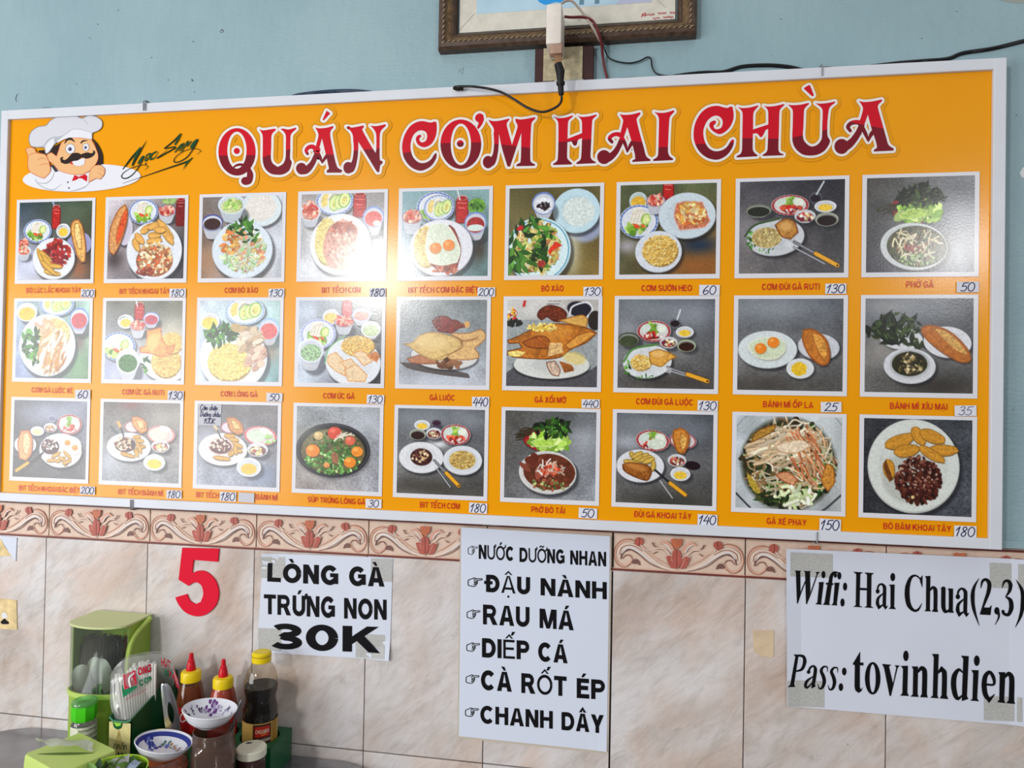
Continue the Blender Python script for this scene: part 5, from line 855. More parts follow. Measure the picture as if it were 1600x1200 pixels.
TL.append(([E(g2, 676, 400, 196, 238, 6.154, (676, 402, 98, 200)), E(g2, 671, 394, 33, 33, 6.154), ('p', g2([(830, 245), (848, 195), (815, 165), (820, 125), (855, 103), (890, 115), (898, 160), (880, 210), (845, 255)]))], 223.5, 222, 687, 752))
TL.append(([('p', g2([(940, 165), (990, 178), (1060, 172), (1140, 153), (1142, 165), (1120, 195), (1120, 230), (1168, 405), (1215, 260), (1222, 220), (1205, 185), (1200, 155), (1250, 162), (1310, 155), (1393, 140), (1390, 155), (1360, 190), (1352, 240), (1345, 400), (1345, 550), (1355, 575), (1390, 595), (1385, 608), (1210, 612), (1212, 598), (1250, 575), (1255, 500), (1258, 290), (1235, 360), (1150, 615), (1125, 615), (1108, 560), (1070, 430), (1042, 300), (1000, 330), (992, 250), (965, 205)])), V(g2, [(1016, 290), (1018, 400), (1006, 500), (975, 570), (940, 575)], [50, 44, 46, 70, 90], 6.154), E(g2, 938, 572, 50, 60, 6.154)], 222, 232, 755, 838))
TL.append(([('p', g3([(108, 222), (150, 238), (230, 232), (310, 208), (315, 220), (275, 255), (260, 290), (255, 460), (250, 660), (262, 690), (305, 730), (300, 742), (100, 748), (98, 735), (140, 705), (150, 660), (155, 500), (155, 300), (145, 265)])), ('p', g3([(365, 212), (410, 225), (490, 218), (570, 198), (573, 210), (530, 250), (522, 290), (512, 500), (505, 650), (520, 690), (562, 715), (560, 728), (355, 738), (350, 725), (395, 690), (405, 640), (412, 480), (412, 290), (400, 250)])), ('p', g3([(250, 465), (415, 400), (415, 455), (370, 475), (355, 525), (332, 540), (315, 525), (300, 492), (250, 500)]))], 222.5, 216, 864, 933))
TL.append(([('p', g3([(822, 195), (870, 203), (950, 198), (1045, 175), (1050, 192), (1010, 240), (1008, 270), (1040, 400), (1085, 560), (1110, 650), (1158, 690), (1155, 705), (960, 715), (958, 702), (992, 680), (985, 620), (945, 470), (905, 335), (870, 440), (850, 500), (830, 420), (850, 320), (860, 265), (845, 230)])), V(g3, [(845, 470), (810, 550), (765, 620), (705, 668), (655, 670)], [55, 55, 65, 84, 110], 6.957), E(g3, 652, 662, 74, 76, 6.957), V(g3, [(840, 425), (790, 412), (742, 425), (712, 460), (738, 498)], [55, 44, 42, 40, 34], 6.957), V(g3, [(855, 460), (885, 530), (905, 605)], [40, 36, 16], 6.957), V(g3, [(905, 605), (930, 550), (960, 500)], [16, 36, 42], 6.957)], 215, 223, 935, 1017))
TL.append(([('p', g3([(1198, 170), (1240, 180), (1320, 178), (1412, 152), (1418, 168), (1375, 215), (1362, 260), (1352, 450), (1348, 600), (1365, 650), (1405, 680), (1400, 695), (1190, 705), (1185, 690), (1230, 660), (1242, 610), (1246, 450), (1250, 270), (1240, 215)]))], 230, 229, 1020, 1054))
TL.append(([('p', g4([(640, 400), (655, 500), (640, 600), (580, 700), (480, 765), (400, 740), (345, 690), (328, 640), (350, 600), (400, 580), (422, 600), (410, 625), (385, 650), (395, 685), (430, 700), (485, 680), (508, 620), (495, 560), (440, 520), (370, 530), (300, 590), (255, 690), (250, 780), (275, 880), (330, 960), (410, 995), (500, 980), (570, 930), (620, 850), (650, 835), (660, 855), (640, 940), (570, 1040), (470, 1100), (380, 1105), (280, 1070), (190, 990), (130, 870), (118, 750), (140, 620), (210, 490), (310, 410), (430, 385), (530, 408), (575, 412), (610, 395)]))], 225, 222, 1083, 1148))
TL.append(([('p', g4([(710, 400), (760, 415), (870, 408), (985, 378), (985, 392), (935, 450), (918, 500), (915, 700), (910, 960), (935, 1015), (975, 1045), (970, 1062), (695, 1078), (695, 1060), (750, 1025), (768, 960), (772, 700), (775, 500), (760, 450)])), ('p', g4([(1060, 385), (1110, 395), (1210, 388), (1330, 360), (1335, 375), (1280, 430), (1268, 480), (1262, 700), (1255, 960), (1270, 1010), (1325, 1035), (1320, 1048), (1045, 1058), (1042, 1045), (1095, 1005), (1110, 950), (1118, 700), (1118, 480), (1105, 430)])), ('p', g4([(905, 705), (1120, 635), (1120, 695), (1085, 710), (1060, 760), (1035, 800), (1010, 805), (985, 770), (960, 755), (905, 760)]))], 215.5, 216.5, 1151, 1226))
TL.append(([('p', g5([(170, 345), (230, 352), (330, 345), (430, 322), (435, 338), (390, 380), (372, 420), (365, 600), (358, 730), (375, 800), (430, 855), (480, 868), (540, 845), (585, 790), (598, 730), (600, 600), (605, 430), (585, 380), (515, 325), (570, 332), (660, 325), (760, 305), (762, 320), (700, 370), (680, 420), (665, 560), (665, 730), (695, 790), (685, 840), (630, 920), (540, 970), (440, 982), (350, 965), (270, 900), (232, 820), (225, 740), (230, 600), (232, 440), (220, 395)])), ('p', g5([(430, 102), (448, 108), (495, 225), (485, 238), (470, 238), (372, 148), (375, 135)]))], 216.5, 199, 1231, 1306))
TL.append(([('p', g5([(1058, 298), (1120, 312), (1220, 305), (1345, 280), (1350, 298), (1300, 350), (1300, 400), (1350, 580), (1400, 760), (1430, 850), (1495, 895), (1490, 920), (1245, 932), (1245, 912), (1285, 885), (1275, 820), (1235, 700), (1215, 640), (1170, 470), (1125, 600), (1100, 680), (1060, 580), (1085, 500), (1110, 400), (1095, 350)])), V(g5, [(1095, 600), (1050, 700), (985, 795), (915, 855), (845, 872)], [70, 75, 85, 106, 140], 8), E(g5, 842, 868, 90, 94, 8), V(g5, [(1090, 590), (1040, 565), (965, 575), (922, 622), (950, 672)], [70, 58, 52, 50, 40], 8), V(g5, [(1105, 640), (1145, 720), (1175, 800)], [54, 48, 22], 8), V(g5, [(1175, 800), (1210, 720), (1245, 680)], [22, 50, 58], 8)], 185, 204, 1304, 1397))
def clip(poly, f):
    out = []
    for i in range(len(poly)):
        a, b = poly[i], poly[(i+1) % len(poly)]; fa, fb = f(a), f(b)
        if fa >= 0: out.append(a)
        if (fa >= 0) != (fb >= 0): t = fa/(fa-fb); out.append((a[0]+(b[0]-a[0])*t, a[1]+(b[1]-a[1])*t))
    return out
letters = {}
F = Flat(onboard); FO = Flat(onboard)
for shapes, yl, yr, xl, xr in TL:
    tri = []
    for sh in shapes:
        if sh[0] == 's':
            P_, ws = smooth_stroke(sh[1], sh[2], 6); L_, R_ = ribbon(P_, ws); q = [(v.x, v.y) for v in L_]; r_ = [(v.x, v.y) for v in R_]
            for i in range(len(q)-1): tri.append([q[i], q[i+1], r_[i+1], r_[i]])
            for i in (0, -1): tri.append(ellpts(P_[i][0], P_[i][1], ws[i]/2, ws[i]/2, 0, 14))
            for i in range(0, len(P_), 2):
                for k, (wd, l) in enumerate(((7.6, .0007), (18.5, .00015), (15.8, .00029), (13.2, .00043), (10.6, .00057))): FO.ell(P_[i][0], P_[i][1], (ws[i]+wd)/2, (ws[i]+wd)/2, TW_ if k == 0 else GL[k-1], l, n=14)
        else:
            lp = catmull(sh[1], True, 4, 55) if sh[0] == 'p' else sh[1]; hs = sh[2] if sh[0] == 'e' else []
            for l_ in [lp]+hs:
                lo = l_[::2] if len(l_) > 40 else l_
                for k, (wd, l) in enumerate(((7.6, .0007), (18.5, .00015), (15.8, .00029), (13.2, .00043), (10.6, .00057))): FO.outline(lo, wd, TW_ if k == 0 else GL[k-1], l)
            fl_ = [p for l_ in [lp]+hs for p in l_]
            for t in tessellate_polygon([[Vector((p[0], p[1], 0)) for p in l_] for l_ in [lp]+hs]): tri.append([fl_[i] for i in t])
    def sp(p, yl=yl, yr=yr, xl=xl, xr=xr): return yl+(yr-yl)*(p[0]-xl)/(xr-xl)-p[1]
    for t in tri:
        for m, f in ((TR1, sp), (TR2, lambda p: -sp(p))):
            c = clip(t, f)
            if len(c) > 2: F.raw(c, [list(range(len(c)))], m, .0010)
FO.build('headline_outline', board); hl = F.build('headline_lettering', board); hl['label'] = 'red two tone headline letters'

# -- green signature
gs = RG(10.667, 180, 200); F = Flat(onboard); SG = pm((20, 44, 26)); SG2 = pm((30, 74, 38)); kk = 1/10.667
def sg(pts, w_, m=SG): F.stroke(gs(pts), [q*kk*1.1 for q in w_], m, .0010)
sg([(125, 680), (260, 500), (410, 325)], [16, 26, 18]); sg([(410, 325), (350, 450), (280, 615)], [20, 44, 26], SG2); sg([(280, 615), (400, 400), (510, 215)], [20, 24, 6])
F.poly(gs([(360, 595), (385, 540), (440, 465), (475, 455), (470, 490), (420, 560), (375, 600)]), SG2, .0010, smooth=True)
sg([(470, 480), (400, 620), (300, 760), (200, 830), (130, 835), (100, 800), (140, 740), (250, 670), (400, 620), (500, 615), (540, 645), (480, 700)], [14, 14, 16, 18, 18, 16, 12, 10, 9, 9, 8, 4])
sg([(490, 540), (520, 450), (575, 420), (560, 480), (500, 550)], [18]*5, SG2); sg([(675, 390), (600, 440), (580, 520), (640, 500), (715, 395)], [20, 24, 22, 14, 6], SG2); F.ell(*gs([(500, 592)])[0], 1.1, 1.6, SG, .0010)
sg([(1085, 100), (960, 220), (815, 335), (860, 335), (985, 310), (995, 330), (940, 360), (800, 440), (690, 500)], [26, 20, 18, 16, 20, 18, 18, 18, 16]); sg([(690, 500), (780, 430), (860, 365)], [18, 10, 5]); sg([(1085, 100), (1040, 190), (990, 270)], [20, 30, 24], SG2)
sg([(990, 400), (1080, 290), (1130, 260), (1060, 380)], [16, 26, 26, 14], SG2); sg([(1100, 385), (1180, 250), (1210, 215), (1190, 300), (1260, 220)], [16, 20, 18, 20, 16], SG2)
F.poly(gs([(1235, 315), (1290, 230), (1350, 180), (1380, 185), (1350, 250), (1290, 325), (1250, 335)]), SG2, .0010, smooth=True)
sg([(1370, 200), (1300, 330), (1200, 470), (1090, 545), (1000, 570), (970, 545), (1000, 480), (1120, 390), (1260, 345), (1380, 350), (1420, 380), (1350, 440)], [14, 14, 14, 14, 16, 14, 10, 9, 9, 9, 8, 4])
sg([(120, 920), (420, 820), (800, 690), (1180, 560), (1280, 495)], [4, 8, 16, 24, 14]); F.poly(gs([(1190, 545), (1285, 495), (1200, 590), (1115, 705), (1165, 600)]), SG2, .0011)
F.build('signature_lettering', board)['label'] = 'dark green slanted signature lettering'

# -- generic cook emblem
gc = RG(8, 30, 170); F = Flat(onboard); C_ = dict(wh=pm((222, 222, 230)), wg=pm((206, 207, 215)), gr=pm((120, 126, 132)), sk=pm((228, 178, 126)), so=pm((206, 100, 64)), hr=pm((46, 34, 32)), bl=pm((38, 36, 92)), rd=pm((200, 20, 34)), dk=pm((60, 60, 64)), sh=pm((170, 176, 184)))
def cp(pts, m, l, edge=None, ew=1.0, smooth=True):
    q = gc(pts)
    F.poly(q, C_[m], l, smooth=smooth)
    if edge: F.outline(catmull(q, True, 5), ew, C_[edge], l+.00008)
def cs(pts, ws, m, l): F.stroke(gc(pts), [q/8 for q in ws], C_[m], l)
c = gc([(775, 860)])[0]; F.ell(c[0], c[1], 738/8, 174/8, C_['wh'], .0006, -.035, 64)
cp([(905, 360), (980, 440), (1035, 560), (1042, 690), (960, 720), (880, 765), (930, 650), (960, 500)], 'hr', .0008)
cp([(230, 520), (300, 510), (330, 570), (300, 560), (240, 545)], 'hr', .0008)
cp([(130, 440), (118, 360), (150, 280), (230, 225), (330, 205), (380, 150), (460, 105), (580, 85), (700, 90), (780, 115), (860, 85), (950, 95), (1020, 140), (1035, 200), (1000, 260), (910, 300), (905, 380), (700, 365), (560, 375), (440, 440), (370, 540), (330, 560), (310, 480), (230, 480), (160, 470)], 'wg', .0010, 'gr', .9)
cp([(470, 400), (560, 330), (660, 260), (760, 255), (900, 300), (905, 380), (760, 360), (600, 365), (480, 420)], 'wh', .0012); cp([(330, 450), (420, 370), (440, 400), (420, 460), (350, 550), (325, 550)], 'wh', .0012); cp([(430, 370), (540, 350), (470, 400), (440, 430)], 'sh', .0012)
cs([(900, 300), (760, 256), (660, 258), (600, 300), (520, 345), (420, 355), (350, 400), (305, 460), (220, 478)], [4, 5, 6, 8, 9, 10, 12, 12, 8], 'sh', .0013); cs([(780, 115), (830, 160), (860, 200)], [5, 4, 2], 'sh', .0013)
cp([(380, 545), (420, 480), (520, 420), (528, 450), (490, 540), (470, 595)], 'hr', .0013)
cp([(525, 430), (620, 372), (760, 362), (900, 385), (950, 480), (985, 590), (960, 680), (880, 770), (780, 820), (640, 815), (500, 770), (420, 690), (350, 640), (345, 570), (400, 545), (465, 592), (490, 520)], 'sk', .0014, 'so', .7)
for x, y, rx, ry, pr in ((637, 500, 56, 60, 23), (832, 480, 38, 46, 18)):
    q = gc([(x, y)])[0]; F.ell(q[0], q[1], rx/8+.5, ry/8+.5, C_['dk'], .0015); F.ell(q[0], q[1], rx/8, ry/8, C_['wh'], .0016); F.ell(q[0]-.6, q[1]+.4, pr/8, pr/8, C_['bl'], .0017); F.ell(q[0]-1.4, q[1]+.2, .7, .7, C_['wh'], .0018)
cs([(565, 430), (600, 385), (645, 375), (692, 412)], [10, 26, 32, 8], 'hr', .0016); cs([(770, 425), (800, 400), (850, 396)], [16, 20, 7], 'hr', .0016)
cp([(655, 660), (780, 622), (826, 618), (815, 690), (760, 714), (690, 708)], 'wh', .0016, 'so', .4); cp([(628, 682), (655, 655), (672, 695)], 'rd', .0016)
cp([(510, 620), (520, 670), (570, 688), (620, 680), (660, 655), (730, 645), (785, 610), (850, 622), (920, 592), (948, 552), (940, 522), (915, 520), (928, 538), (900, 556), (850, 545), (790, 560), (770, 570), (730, 550), (660, 560), (600, 622), (560, 642), (535, 622), (556, 606), (530, 600)], 'hr', .0018)
cp([(200, 890), (300, 860), (390, 780), (440, 790), (480, 780), (640, 815), (780, 830), (880, 790), (870, 915), (800, 985), (640, 1030), (420, 1010), (300, 980), (230, 930)], 'wh', .0014)
cp([(385, 700), (430, 700), (485, 780), (450, 792)], 'dk', .0015)
cs([(198, 880), (230, 930), (320, 990), (430, 1008), (530, 938)], [6, 10, 10, 10, 4], 'sh', .0016); cs([(230, 922), (330, 930), (400, 880), (436, 800)], [4, 6, 6, 4], 'gr', .0016); cs([(640, 1028), (740, 1005), (830, 970)], [3, 4, 3], 'gr', .0016)
cp([(690, 825), (655, 905), (720, 885), (740, 865), (780, 870), (845, 910), (850, 840), (820, 818), (740, 850)], 'rd', .0017, smooth=False)
cp([(85, 500), (130, 480), (190, 500), (220, 550), (320, 572), (362, 640), (380, 700), (385, 790), (310, 870), (220, 835), (130, 780), (105, 700), (108, 590), (85, 530)], 'sk', .0018, 'so', .9)
for l_ in ([(225, 640), (280, 615), (345, 632)], [(250, 712), (320, 685), (378, 702)], [(120, 590), (160, 560), (215, 552)]): cs(l_, [3, 6, 3], 'so', .0020)
cp([(880, 790), (930, 720), (1010, 705), (1070, 750), (1060, 820), (1010, 880), (960, 870), (870, 915)], 'sk', .0018, 'so', .7)
for l_ in ([(990, 740), (1030, 760), (1062, 780)], [(980, 800), (1020, 820), (1040, 840)]): cs(l_, [3, 5, 3], 'so', .0020)
for x, y in ((607, 918), (620, 990)): q = gc([(x, y)])[0]; F.ell(q[0], q[1], 1.2, 1.2, C_['dk'], .0019)
F.build('cook_emblem', board)['label'] = 'printed cook with a white hat on a white oval'
# -- metal hooks that hold the board
hk = mat('hook_metal', (150, 152, 156), .4, metal=.5)
for x, y, up in ((223.5, 165, 1), (1285.5, 113, 1), (203.5, 783, -1), (1277.5, 836, -1)):
    v = at(x, y, -.045); zt = BZ1 if up > 0 else BZ0; w = MB()
    for dx in ((-.0022, .0022) if x < 1000 else (0,)):
        w.tube([(v.x+dx, .004, zt+up*.006), (v.x+dx, -.038, zt+up*.005), (v.x+dx, -.0412, zt+up*.003), (v.x+dx, -.0412, zt-up*.017)], .0011, 8)
    o = w.build('wall_hook', hk, smooth=True)
    tag(o, ('pair of wire hooks over the board\'s top edge above the cook emblem' if x < 300 and up > 0 else 'single wire hook over the board\'s top edge above the headline accent' if up > 0 else 'wire hook under the board\'s bottom edge near the left end' if x < 300 else 'wire hook under the board\'s bottom edge near the wifi sheet'), 'hook', 'hooks holding the menu board')
# ---------------------------------------------------------------- things stuck on the wall
YW = -.0008
BLK = mat('black_print', (14, 14, 18), .6, spec=.12)
def sheet(name, tl, tr, br, bl, m, curl, label, cat, group=None, n=16):
    """a sheet of paper: a bent thin solid lying on the wall; curl(u,v) lifts it off"""
    V, Fc = [], []
    for j in range(n+1):
        for i in range(n+1):
            u, v = i/n, j/n
            x = (tl[0]*(1-u)+tr[0]*u)*(1-v)+(bl[0]*(1-u)+br[0]*u)*v; y = (tl[1]*(1-u)+tr[1]*u)*(1-v)+(bl[1]*(1-u)+br[1]*u)*v
            p = at(x, y, YW); V.append(Vector((p.x, YW-curl(u, v), p.z)))
    k = len(V); V += [Vector((p.x, p.y+.0004, p.z)) for p in V]
    for j in range(n):
        for i in range(n):
            a = j*(n+1)+i; Fc.append((a, a+n+1, a+n+2, a+1)); Fc.append((k+a, k+a+1, k+a+n+2, k+a+n+1))
    for i in range(n):
        for a, b in ((i, i+1), (n*(n+1)+i+1, n*(n+1)+i), ((i+1)*(n+1), i*(n+1)), (i*(n+1)+n, (i+1)*(n+1)+n)): Fc.append((a, b, k+b, k+a))
    o = mesh_obj(name, V, Fc, [m], smooth=False); tag(o, label, cat, group)
    def on(x, y, l):
        # lift needed at this pixel: invert the bilinear roughly
        v = ((y-(tl[1]+tr[1])/2)/((bl[1]+br[1])/2-(tl[1]+tr[1])/2)); v = min(1, max(0, v)); xl_, xr_ = tl[0]*(1-v)+bl[0]*v, tr[0]*(1-v)+br[0]*v
        u = min(1, max(0, (x-xl_)/(xr_-xl_))); yt, yb_ = tl[1]*(1-u)+tr[1]*u, bl[1]*(1-u)+br[1]*u; v = min(1, max(0, (y-yt)/(yb_-yt)))
        p = at(x, y, YW); return Vector((p.x, YW-curl(u, v)-l, p.z))
    return o, on
PAPER = mat('white_sign_paper', (207, 212, 226), .6, spec=.3, noise=.02, nscale=9)
TAPE = mat('dusty_clear_tape', (176, 176, 174), .45, spec=.4, noise=.16, nscale=420, bump=.4, bscale=700)
TAPEF = mat('old_tape_residue', (214, 190, 140), .6, noise=.2, nscale=60)
def tapes(o, on, quads, lab='strip of dusty clear tape'):
    for q in quads:
        F = Flat(on); x0, y0, x1, y1, sk = q; n = 6; pts = []; fs = []
        for j in range(n+1):
            for i in range(n+1): u, v = i/n, j/n; pts.append((x0+(x1-x0)*u, y0+(y1-y0)*v+sk*u))
        for j in range(n):
            for i in range(n): a = j*(n+1)+i; fs.append((a, a+n+1, a+n+2, a+1))
        F.raw(pts, fs, TAPE, .00035); F.build('tape', o)
# red number five
F = []; g5_ = RG(4.2105, 260, 840)
lp = catmull(g5_([(108, 66), (350, 72), (342, 158), (182, 145), (172, 232), (215, 217), (270, 226), (325, 280), (348, 360), (330, 440), (270, 500), (200, 516), (130, 490), (85, 440), (62, 392), (138, 370), (160, 415), (195, 437), (230, 420), (246, 370), (235, 315), (205, 292), (175, 298), (150, 316), (84, 275)]), True, 6, 45)
V2 = [at(x, y, YW) for x, y in lp]; n = len(V2); tr = tessellate_polygon([[Vector((p.x, p.z, 0)) for p in V2]])
VV = [Vector((p.x, -.0032, p.z)) for p in V2]+[Vector((p.x, -.0002, p.z)) for p in V2]
o = mesh_obj('number_cutout', VV, [tuple(t) for t in tr]+[(i, (i+1) % n, n+(i+1) % n, n+i) for i in range(n)], [mat('red_foam_board', (214, 16, 48), .6, spec=.15)]); tag(o, 'red cut-out numeral 5 glued on the tiles', 'number sign')
# giblet sign
o, on = sheet('paper_sign', (411, 864), (614, 872), (609, 1031), (402, 1019), PAPER, lambda u, v: .006*max(0, 1-(u+v)*7)+.007*max(0, 1-((1-u)+(1-v))*5)+.0006, 'white paper sheet reading lòng gà trứng non 30K', 'sign', 'paper signs on the tiles')
tapes(o, on, [(407.5, 870, 446, 903, 0), (580, 872, 613, 908, 1), (403.5, 981, 440, 1016, 1), (556, 990, 602, 1027, 2)])
z6 = lambda p: (400+p[0]/6.668, 860+p[1]/6.668)
F = Flat(on)
for s, bl, br, tl, tr, w_ in (('LÒNG', (120, 322), (860, 362), (125, 128), (860, 160), .26), ('GÀ', (972, 366), (1340, 376), (972, 166), (1335, 174), .26), ('TRỨNG', (85, 660), (824, 703), (85, 455), (826, 482), .235), ('NON', (920, 707), (1362, 722), (920, 493), (1362, 512), .24), ('30K', (155, 1022), (1290, 1065), (160, 757), (1290, 795), .23)):
    F = Flat(on); words_quad(F, s, z6(bl), z6(br), z6(tl), z6(tr), BLK, .0008, w=w_, gap=.11); F.build('sign_lettering', o)
# drinks sign
bo, _ = sheet('tape_outline', (719, 823), (955, 837), (950.5, 1178.5), (714.5, 1153), mat('caulk_bead', (190, 180, 166), .7), lambda u, v: -.0002, 'thin beige sealant outline left around the drinks sheet', 'sealant')
o, on = sheet('paper_sign', (721, 824), (953, 838), (948, 1174), (717, 1150), mat('laminated_sign', (207, 214, 230), .35, spec=.45), lambda u, v: .0006+.002*max(0, 1-((1-u)+(1-v))*9), 'tall white laminated sheet listing six drinks with pointing hands', 'sign', 'paper signs on the tiles')
z7 = lambda p: (700+p[0]/3.157, 820+p[1]/3.157)
F = Flat(on)
for s, bl, br, tl, tr, w_, th in (('NƯỚC', (152, 167), (325, 178), (152, 97), (325, 108), .24, 'ƯỚ'), ('DƯỠNG', (353, 182), (575, 192), (353, 112), (575, 122), .24, 'ƯỠ'), ('NHAN', (603, 195), (780, 205), (603, 125), (780, 133), .24, ''), ('ĐẬU', (188, 330), (405, 343), (188, 245), (405, 258), .27, 'Ậ'), ('NÀNH', (457, 347), (783, 367), (457, 262), (783, 282), .24, ''), ('RAU', (173, 490), (402, 503), (173, 392), (402, 405), .24, ''), ('MÁ', (452, 508), (620, 520), (452, 412), (620, 425), .24, ''),
  ('DIẾP', (168, 652), (402, 665), (168, 558), (402, 572), .26, 'Ế'), ('CÁ', (445, 671), (590, 683), (445, 577), (590, 592), .25, ''), ('CÀ', (163, 812), (315, 823), (163, 715), (315, 727), .25, ''), ('RỐT', (362, 828), (585, 845), (362, 730), (585, 748), .25, 'Ố'), ('ÉP', (635, 853), (775, 862), (635, 755), (775, 765), .25, ''), ('CHANH', (160, 977), (517, 1005), (160, 890), (517, 918), .24, ''), ('DÂY', (560, 1010), (768, 1028), (560, 922), (768, 938), .25, '')):
    F = Flat(on); words_quad(F, s, z7(bl), z7(br), z7(tl), z7(tr), BLK, .0006, w=w_, gap=.11, thin=th, tw=.15); F.build('sign_lettering', o)
for x, y, wd in ((100, 103, 45), (100, 260, 68), (95, 418, 62), (93, 580, 62), (90, 738, 62), (87, 901, 62)):
    def hp(l): return [z7((x+p[0]*wd, y+p[1]*44)) for p in l]
    t = .062*wd/3.157 if wd > 50 else .9; F = Flat(on)
    for l in ([(0, .3), (.12, .2), (.3, .12), (.42, .02), (.55, .1), (.6, .18)], [(.42, .3), (.52, .14), (.98, .12), (1.0, .24), (.62, .32)], [(0, .3), (0, .8), (.15, .92), (.4, .98), (.55, .88), (.6, .68)], [(.45, .44), (.62, .38), (.68, .5), (.55, .56), (.45, .5)], [(.44, .62), (.62, .56), (.66, .66), (.5, .74)], [(.4, .78), (.56, .74), (.56, .86)]): F.stroke(hp(l), t, BLK, .0006, n=4)
    F.build('pointing_hand', o)
# wifi sign, black book type letters
o, on = sheet('paper_sign', (1228, 857), (1601, 874), (1599, 1134), (1229, 1103), PAPER, lambda u, v: .0006+.006*max(0, 1-u*16)*(1-abs(v-.6))+.003*max(0, 1-(1-u)*20), 'wide white paper sheet with the wifi name and password', 'sign', 'paper signs on the tiles')
tapes(o, on, [(1234.5, 862.5, 1301, 900, 3), (1546, 879, 1600, 918, 2), (1230, 1062, 1288, 1103, 2), (1537, 1087, 1596, 1125, 2)])
F = Flat(on); LF = .0008
def wr(s, ox, oy):
    G = RG(s, ox, oy)
    def p(pts): F.poly(G(pts), BLK, LF)
    def st(pts, ws): F.stroke(G(pts), [q/s for q in ws], BLK, LF)
    def e(cx, cy, rx, ry): c = G([(cx, cy)])[0]; F.ell(c[0], c[1], rx/s, ry/s, BLK, LF)
    return p, st, e, G
p, st, e, G = wr(8.889, 1230, 880)
p([(103, 97), (195, 101), (180, 115), (181, 385), (142, 560), (130, 550), (116, 130)]); st([(140, 545), (195, 385), (252, 245)], [14, 16, 16]); p([(228, 104), (332, 108), (314, 122), (319, 385), (269, 570), (258, 560), (245, 130)]); st([(266, 560), (330, 395), (420, 130)], [14, 16, 16]); p([(393, 117), (452, 120), (425, 150), (402, 140)])
e(500, 156, 28, 51); p([(436, 260), (505, 257), (470, 545), (476, 575), (388, 567), (415, 540), (438, 300), (436, 285)])
p([(560, 262), (622, 266), (582, 550), (590, 580), (490, 575), (515, 545)]); p([(534, 268), (640, 275), (634, 302), (534, 294)]); st([(592, 285), (608, 185), (640, 130), (690, 126)], [52, 50, 34, 24]); e(665, 165, 22, 34)
e(720, 172, 28, 52); p([(652, 268), (723, 267), (686, 555), (693, 585), (608, 580), (635, 550), (655, 310)]); e(800, 322, 29, 56); e(764, 543, 29, 56)
p([(912, 115), (1050, 125), (1012, 150), (1002, 585), (1048, 610), (912, 603), (948, 580), (955, 150)]); p([(1066, 125), (1202, 135), (1167, 165), (1162, 595), (1198, 620), (1066, 612), (1100, 590), (1105, 160)]); p([(1000, 338), (1110, 344), (1110, 376), (1000, 370)])
def aa(dx, dy, st, e, k=1):
    q = lambda l: [(dx+x*k, dy+y*k) for x, y in l]
    st(q([(1248, 385), (1262, 315), (1305, 287), (1345, 325), (1348, 400), (1345, 575), (1362, 618), (1390, 592)]), [22*k, 26*k, 26*k, 46*k, 48*k, 48*k, 30*k, 8*k]); e(dx+1252*k, dy+388*k, 27*k, 32*k); st(q([(1330, 415), (1262, 480), (1250, 555), (1272, 612), (1330, 570)]), [14*k, 36*k, 48*k, 38*k, 14*k])
aa(0, 0, st, e); e(1462, 190, 33, 57); p([(1408, 295), (1488, 292), (1482, 600), (1506, 637), (1405, 630), (1430, 605), (1430, 325)])
p, st, e, G = wr(8, 1400, 880)
st([(322, 285), (300, 200), (240, 152), (180, 182), (142, 285), (136, 400), (158, 520), (220, 588), (275, 575), (320, 500)], [10, 16, 22, 38, 58, 64, 56, 32, 28, 6]); p([(328, 145), (327, 305), (296, 225), (296, 185)])
p([(358, 160), (426, 155), (419, 575), (434, 600), (350, 598), (370, 575), (373, 190)]); st([(415, 345), (455, 300), (488, 335), (488, 585)], [18, 34, 50, 48]); p([(462, 570), (514, 575), (523, 608), (443, 602)])
st([(588, 315), (588, 540), (610, 600), (650, 590), (668, 555)], [54, 54, 42, 26, 12]); p([(550, 305), (616, 308), (610, 335), (566, 328)]); p([(643, 312), (709, 315), (706, 585), (719, 618), (655, 616), (655, 342)])
aa(-484, 28, st, e, 1.0); st([(1032, 188), (975, 290), (953, 400), (968, 570), (1034, 774)], [6, 34, 52, 42, 6])
st([(1056, 305), (1075, 225), (1120, 202), (1160, 250), (1152, 350), (1110, 470), (1050, 632)], [10, 32, 36, 52, 50, 36, 14]); p([(1042, 638), (1075, 548), (1160, 552), (1192, 518), (1176, 646)]); e(1255, 592, 32, 46); st([(1270, 595), (1280, 670), (1234, 766)], [36, 24, 6])
st([(1322, 305), (1345, 235), (1390, 217), (1425, 262), (1415, 340), (1368, 416)], [8, 30, 36, 52, 42, 14]); st([(1368, 416), (1425, 462), (1435, 560), (1400, 638), (1345, 630), (1332, 598)], [16, 52, 58, 42, 34, 38]); st([(1492, 203), (1560, 330), (1570, 500), (1545, 650), (1485, 797)], [6, 42, 52, 38, 6])
F.build('sign_lettering', o); F = Flat(on)
p, st, e, G = wr(8, 1220, 1010)
p([(152, 90), (236, 96), (214, 130), (160, 465), (177, 498), (72, 495), (110, 468), (176, 118)]); st([(222, 108), (280, 125), (296, 190), (262, 280), (188, 303)], [26, 36, 46, 36, 18])
st([(342, 315), (366, 262), (408, 242), (430, 285), (412, 420), (400, 495), (432, 488)], [26, 26, 24, 42, 44, 40, 8]); e(345, 316, 23, 24); st([(402, 370), (325, 430), (306, 490), (332, 510), (398, 440)], [12, 34, 38, 26, 12])
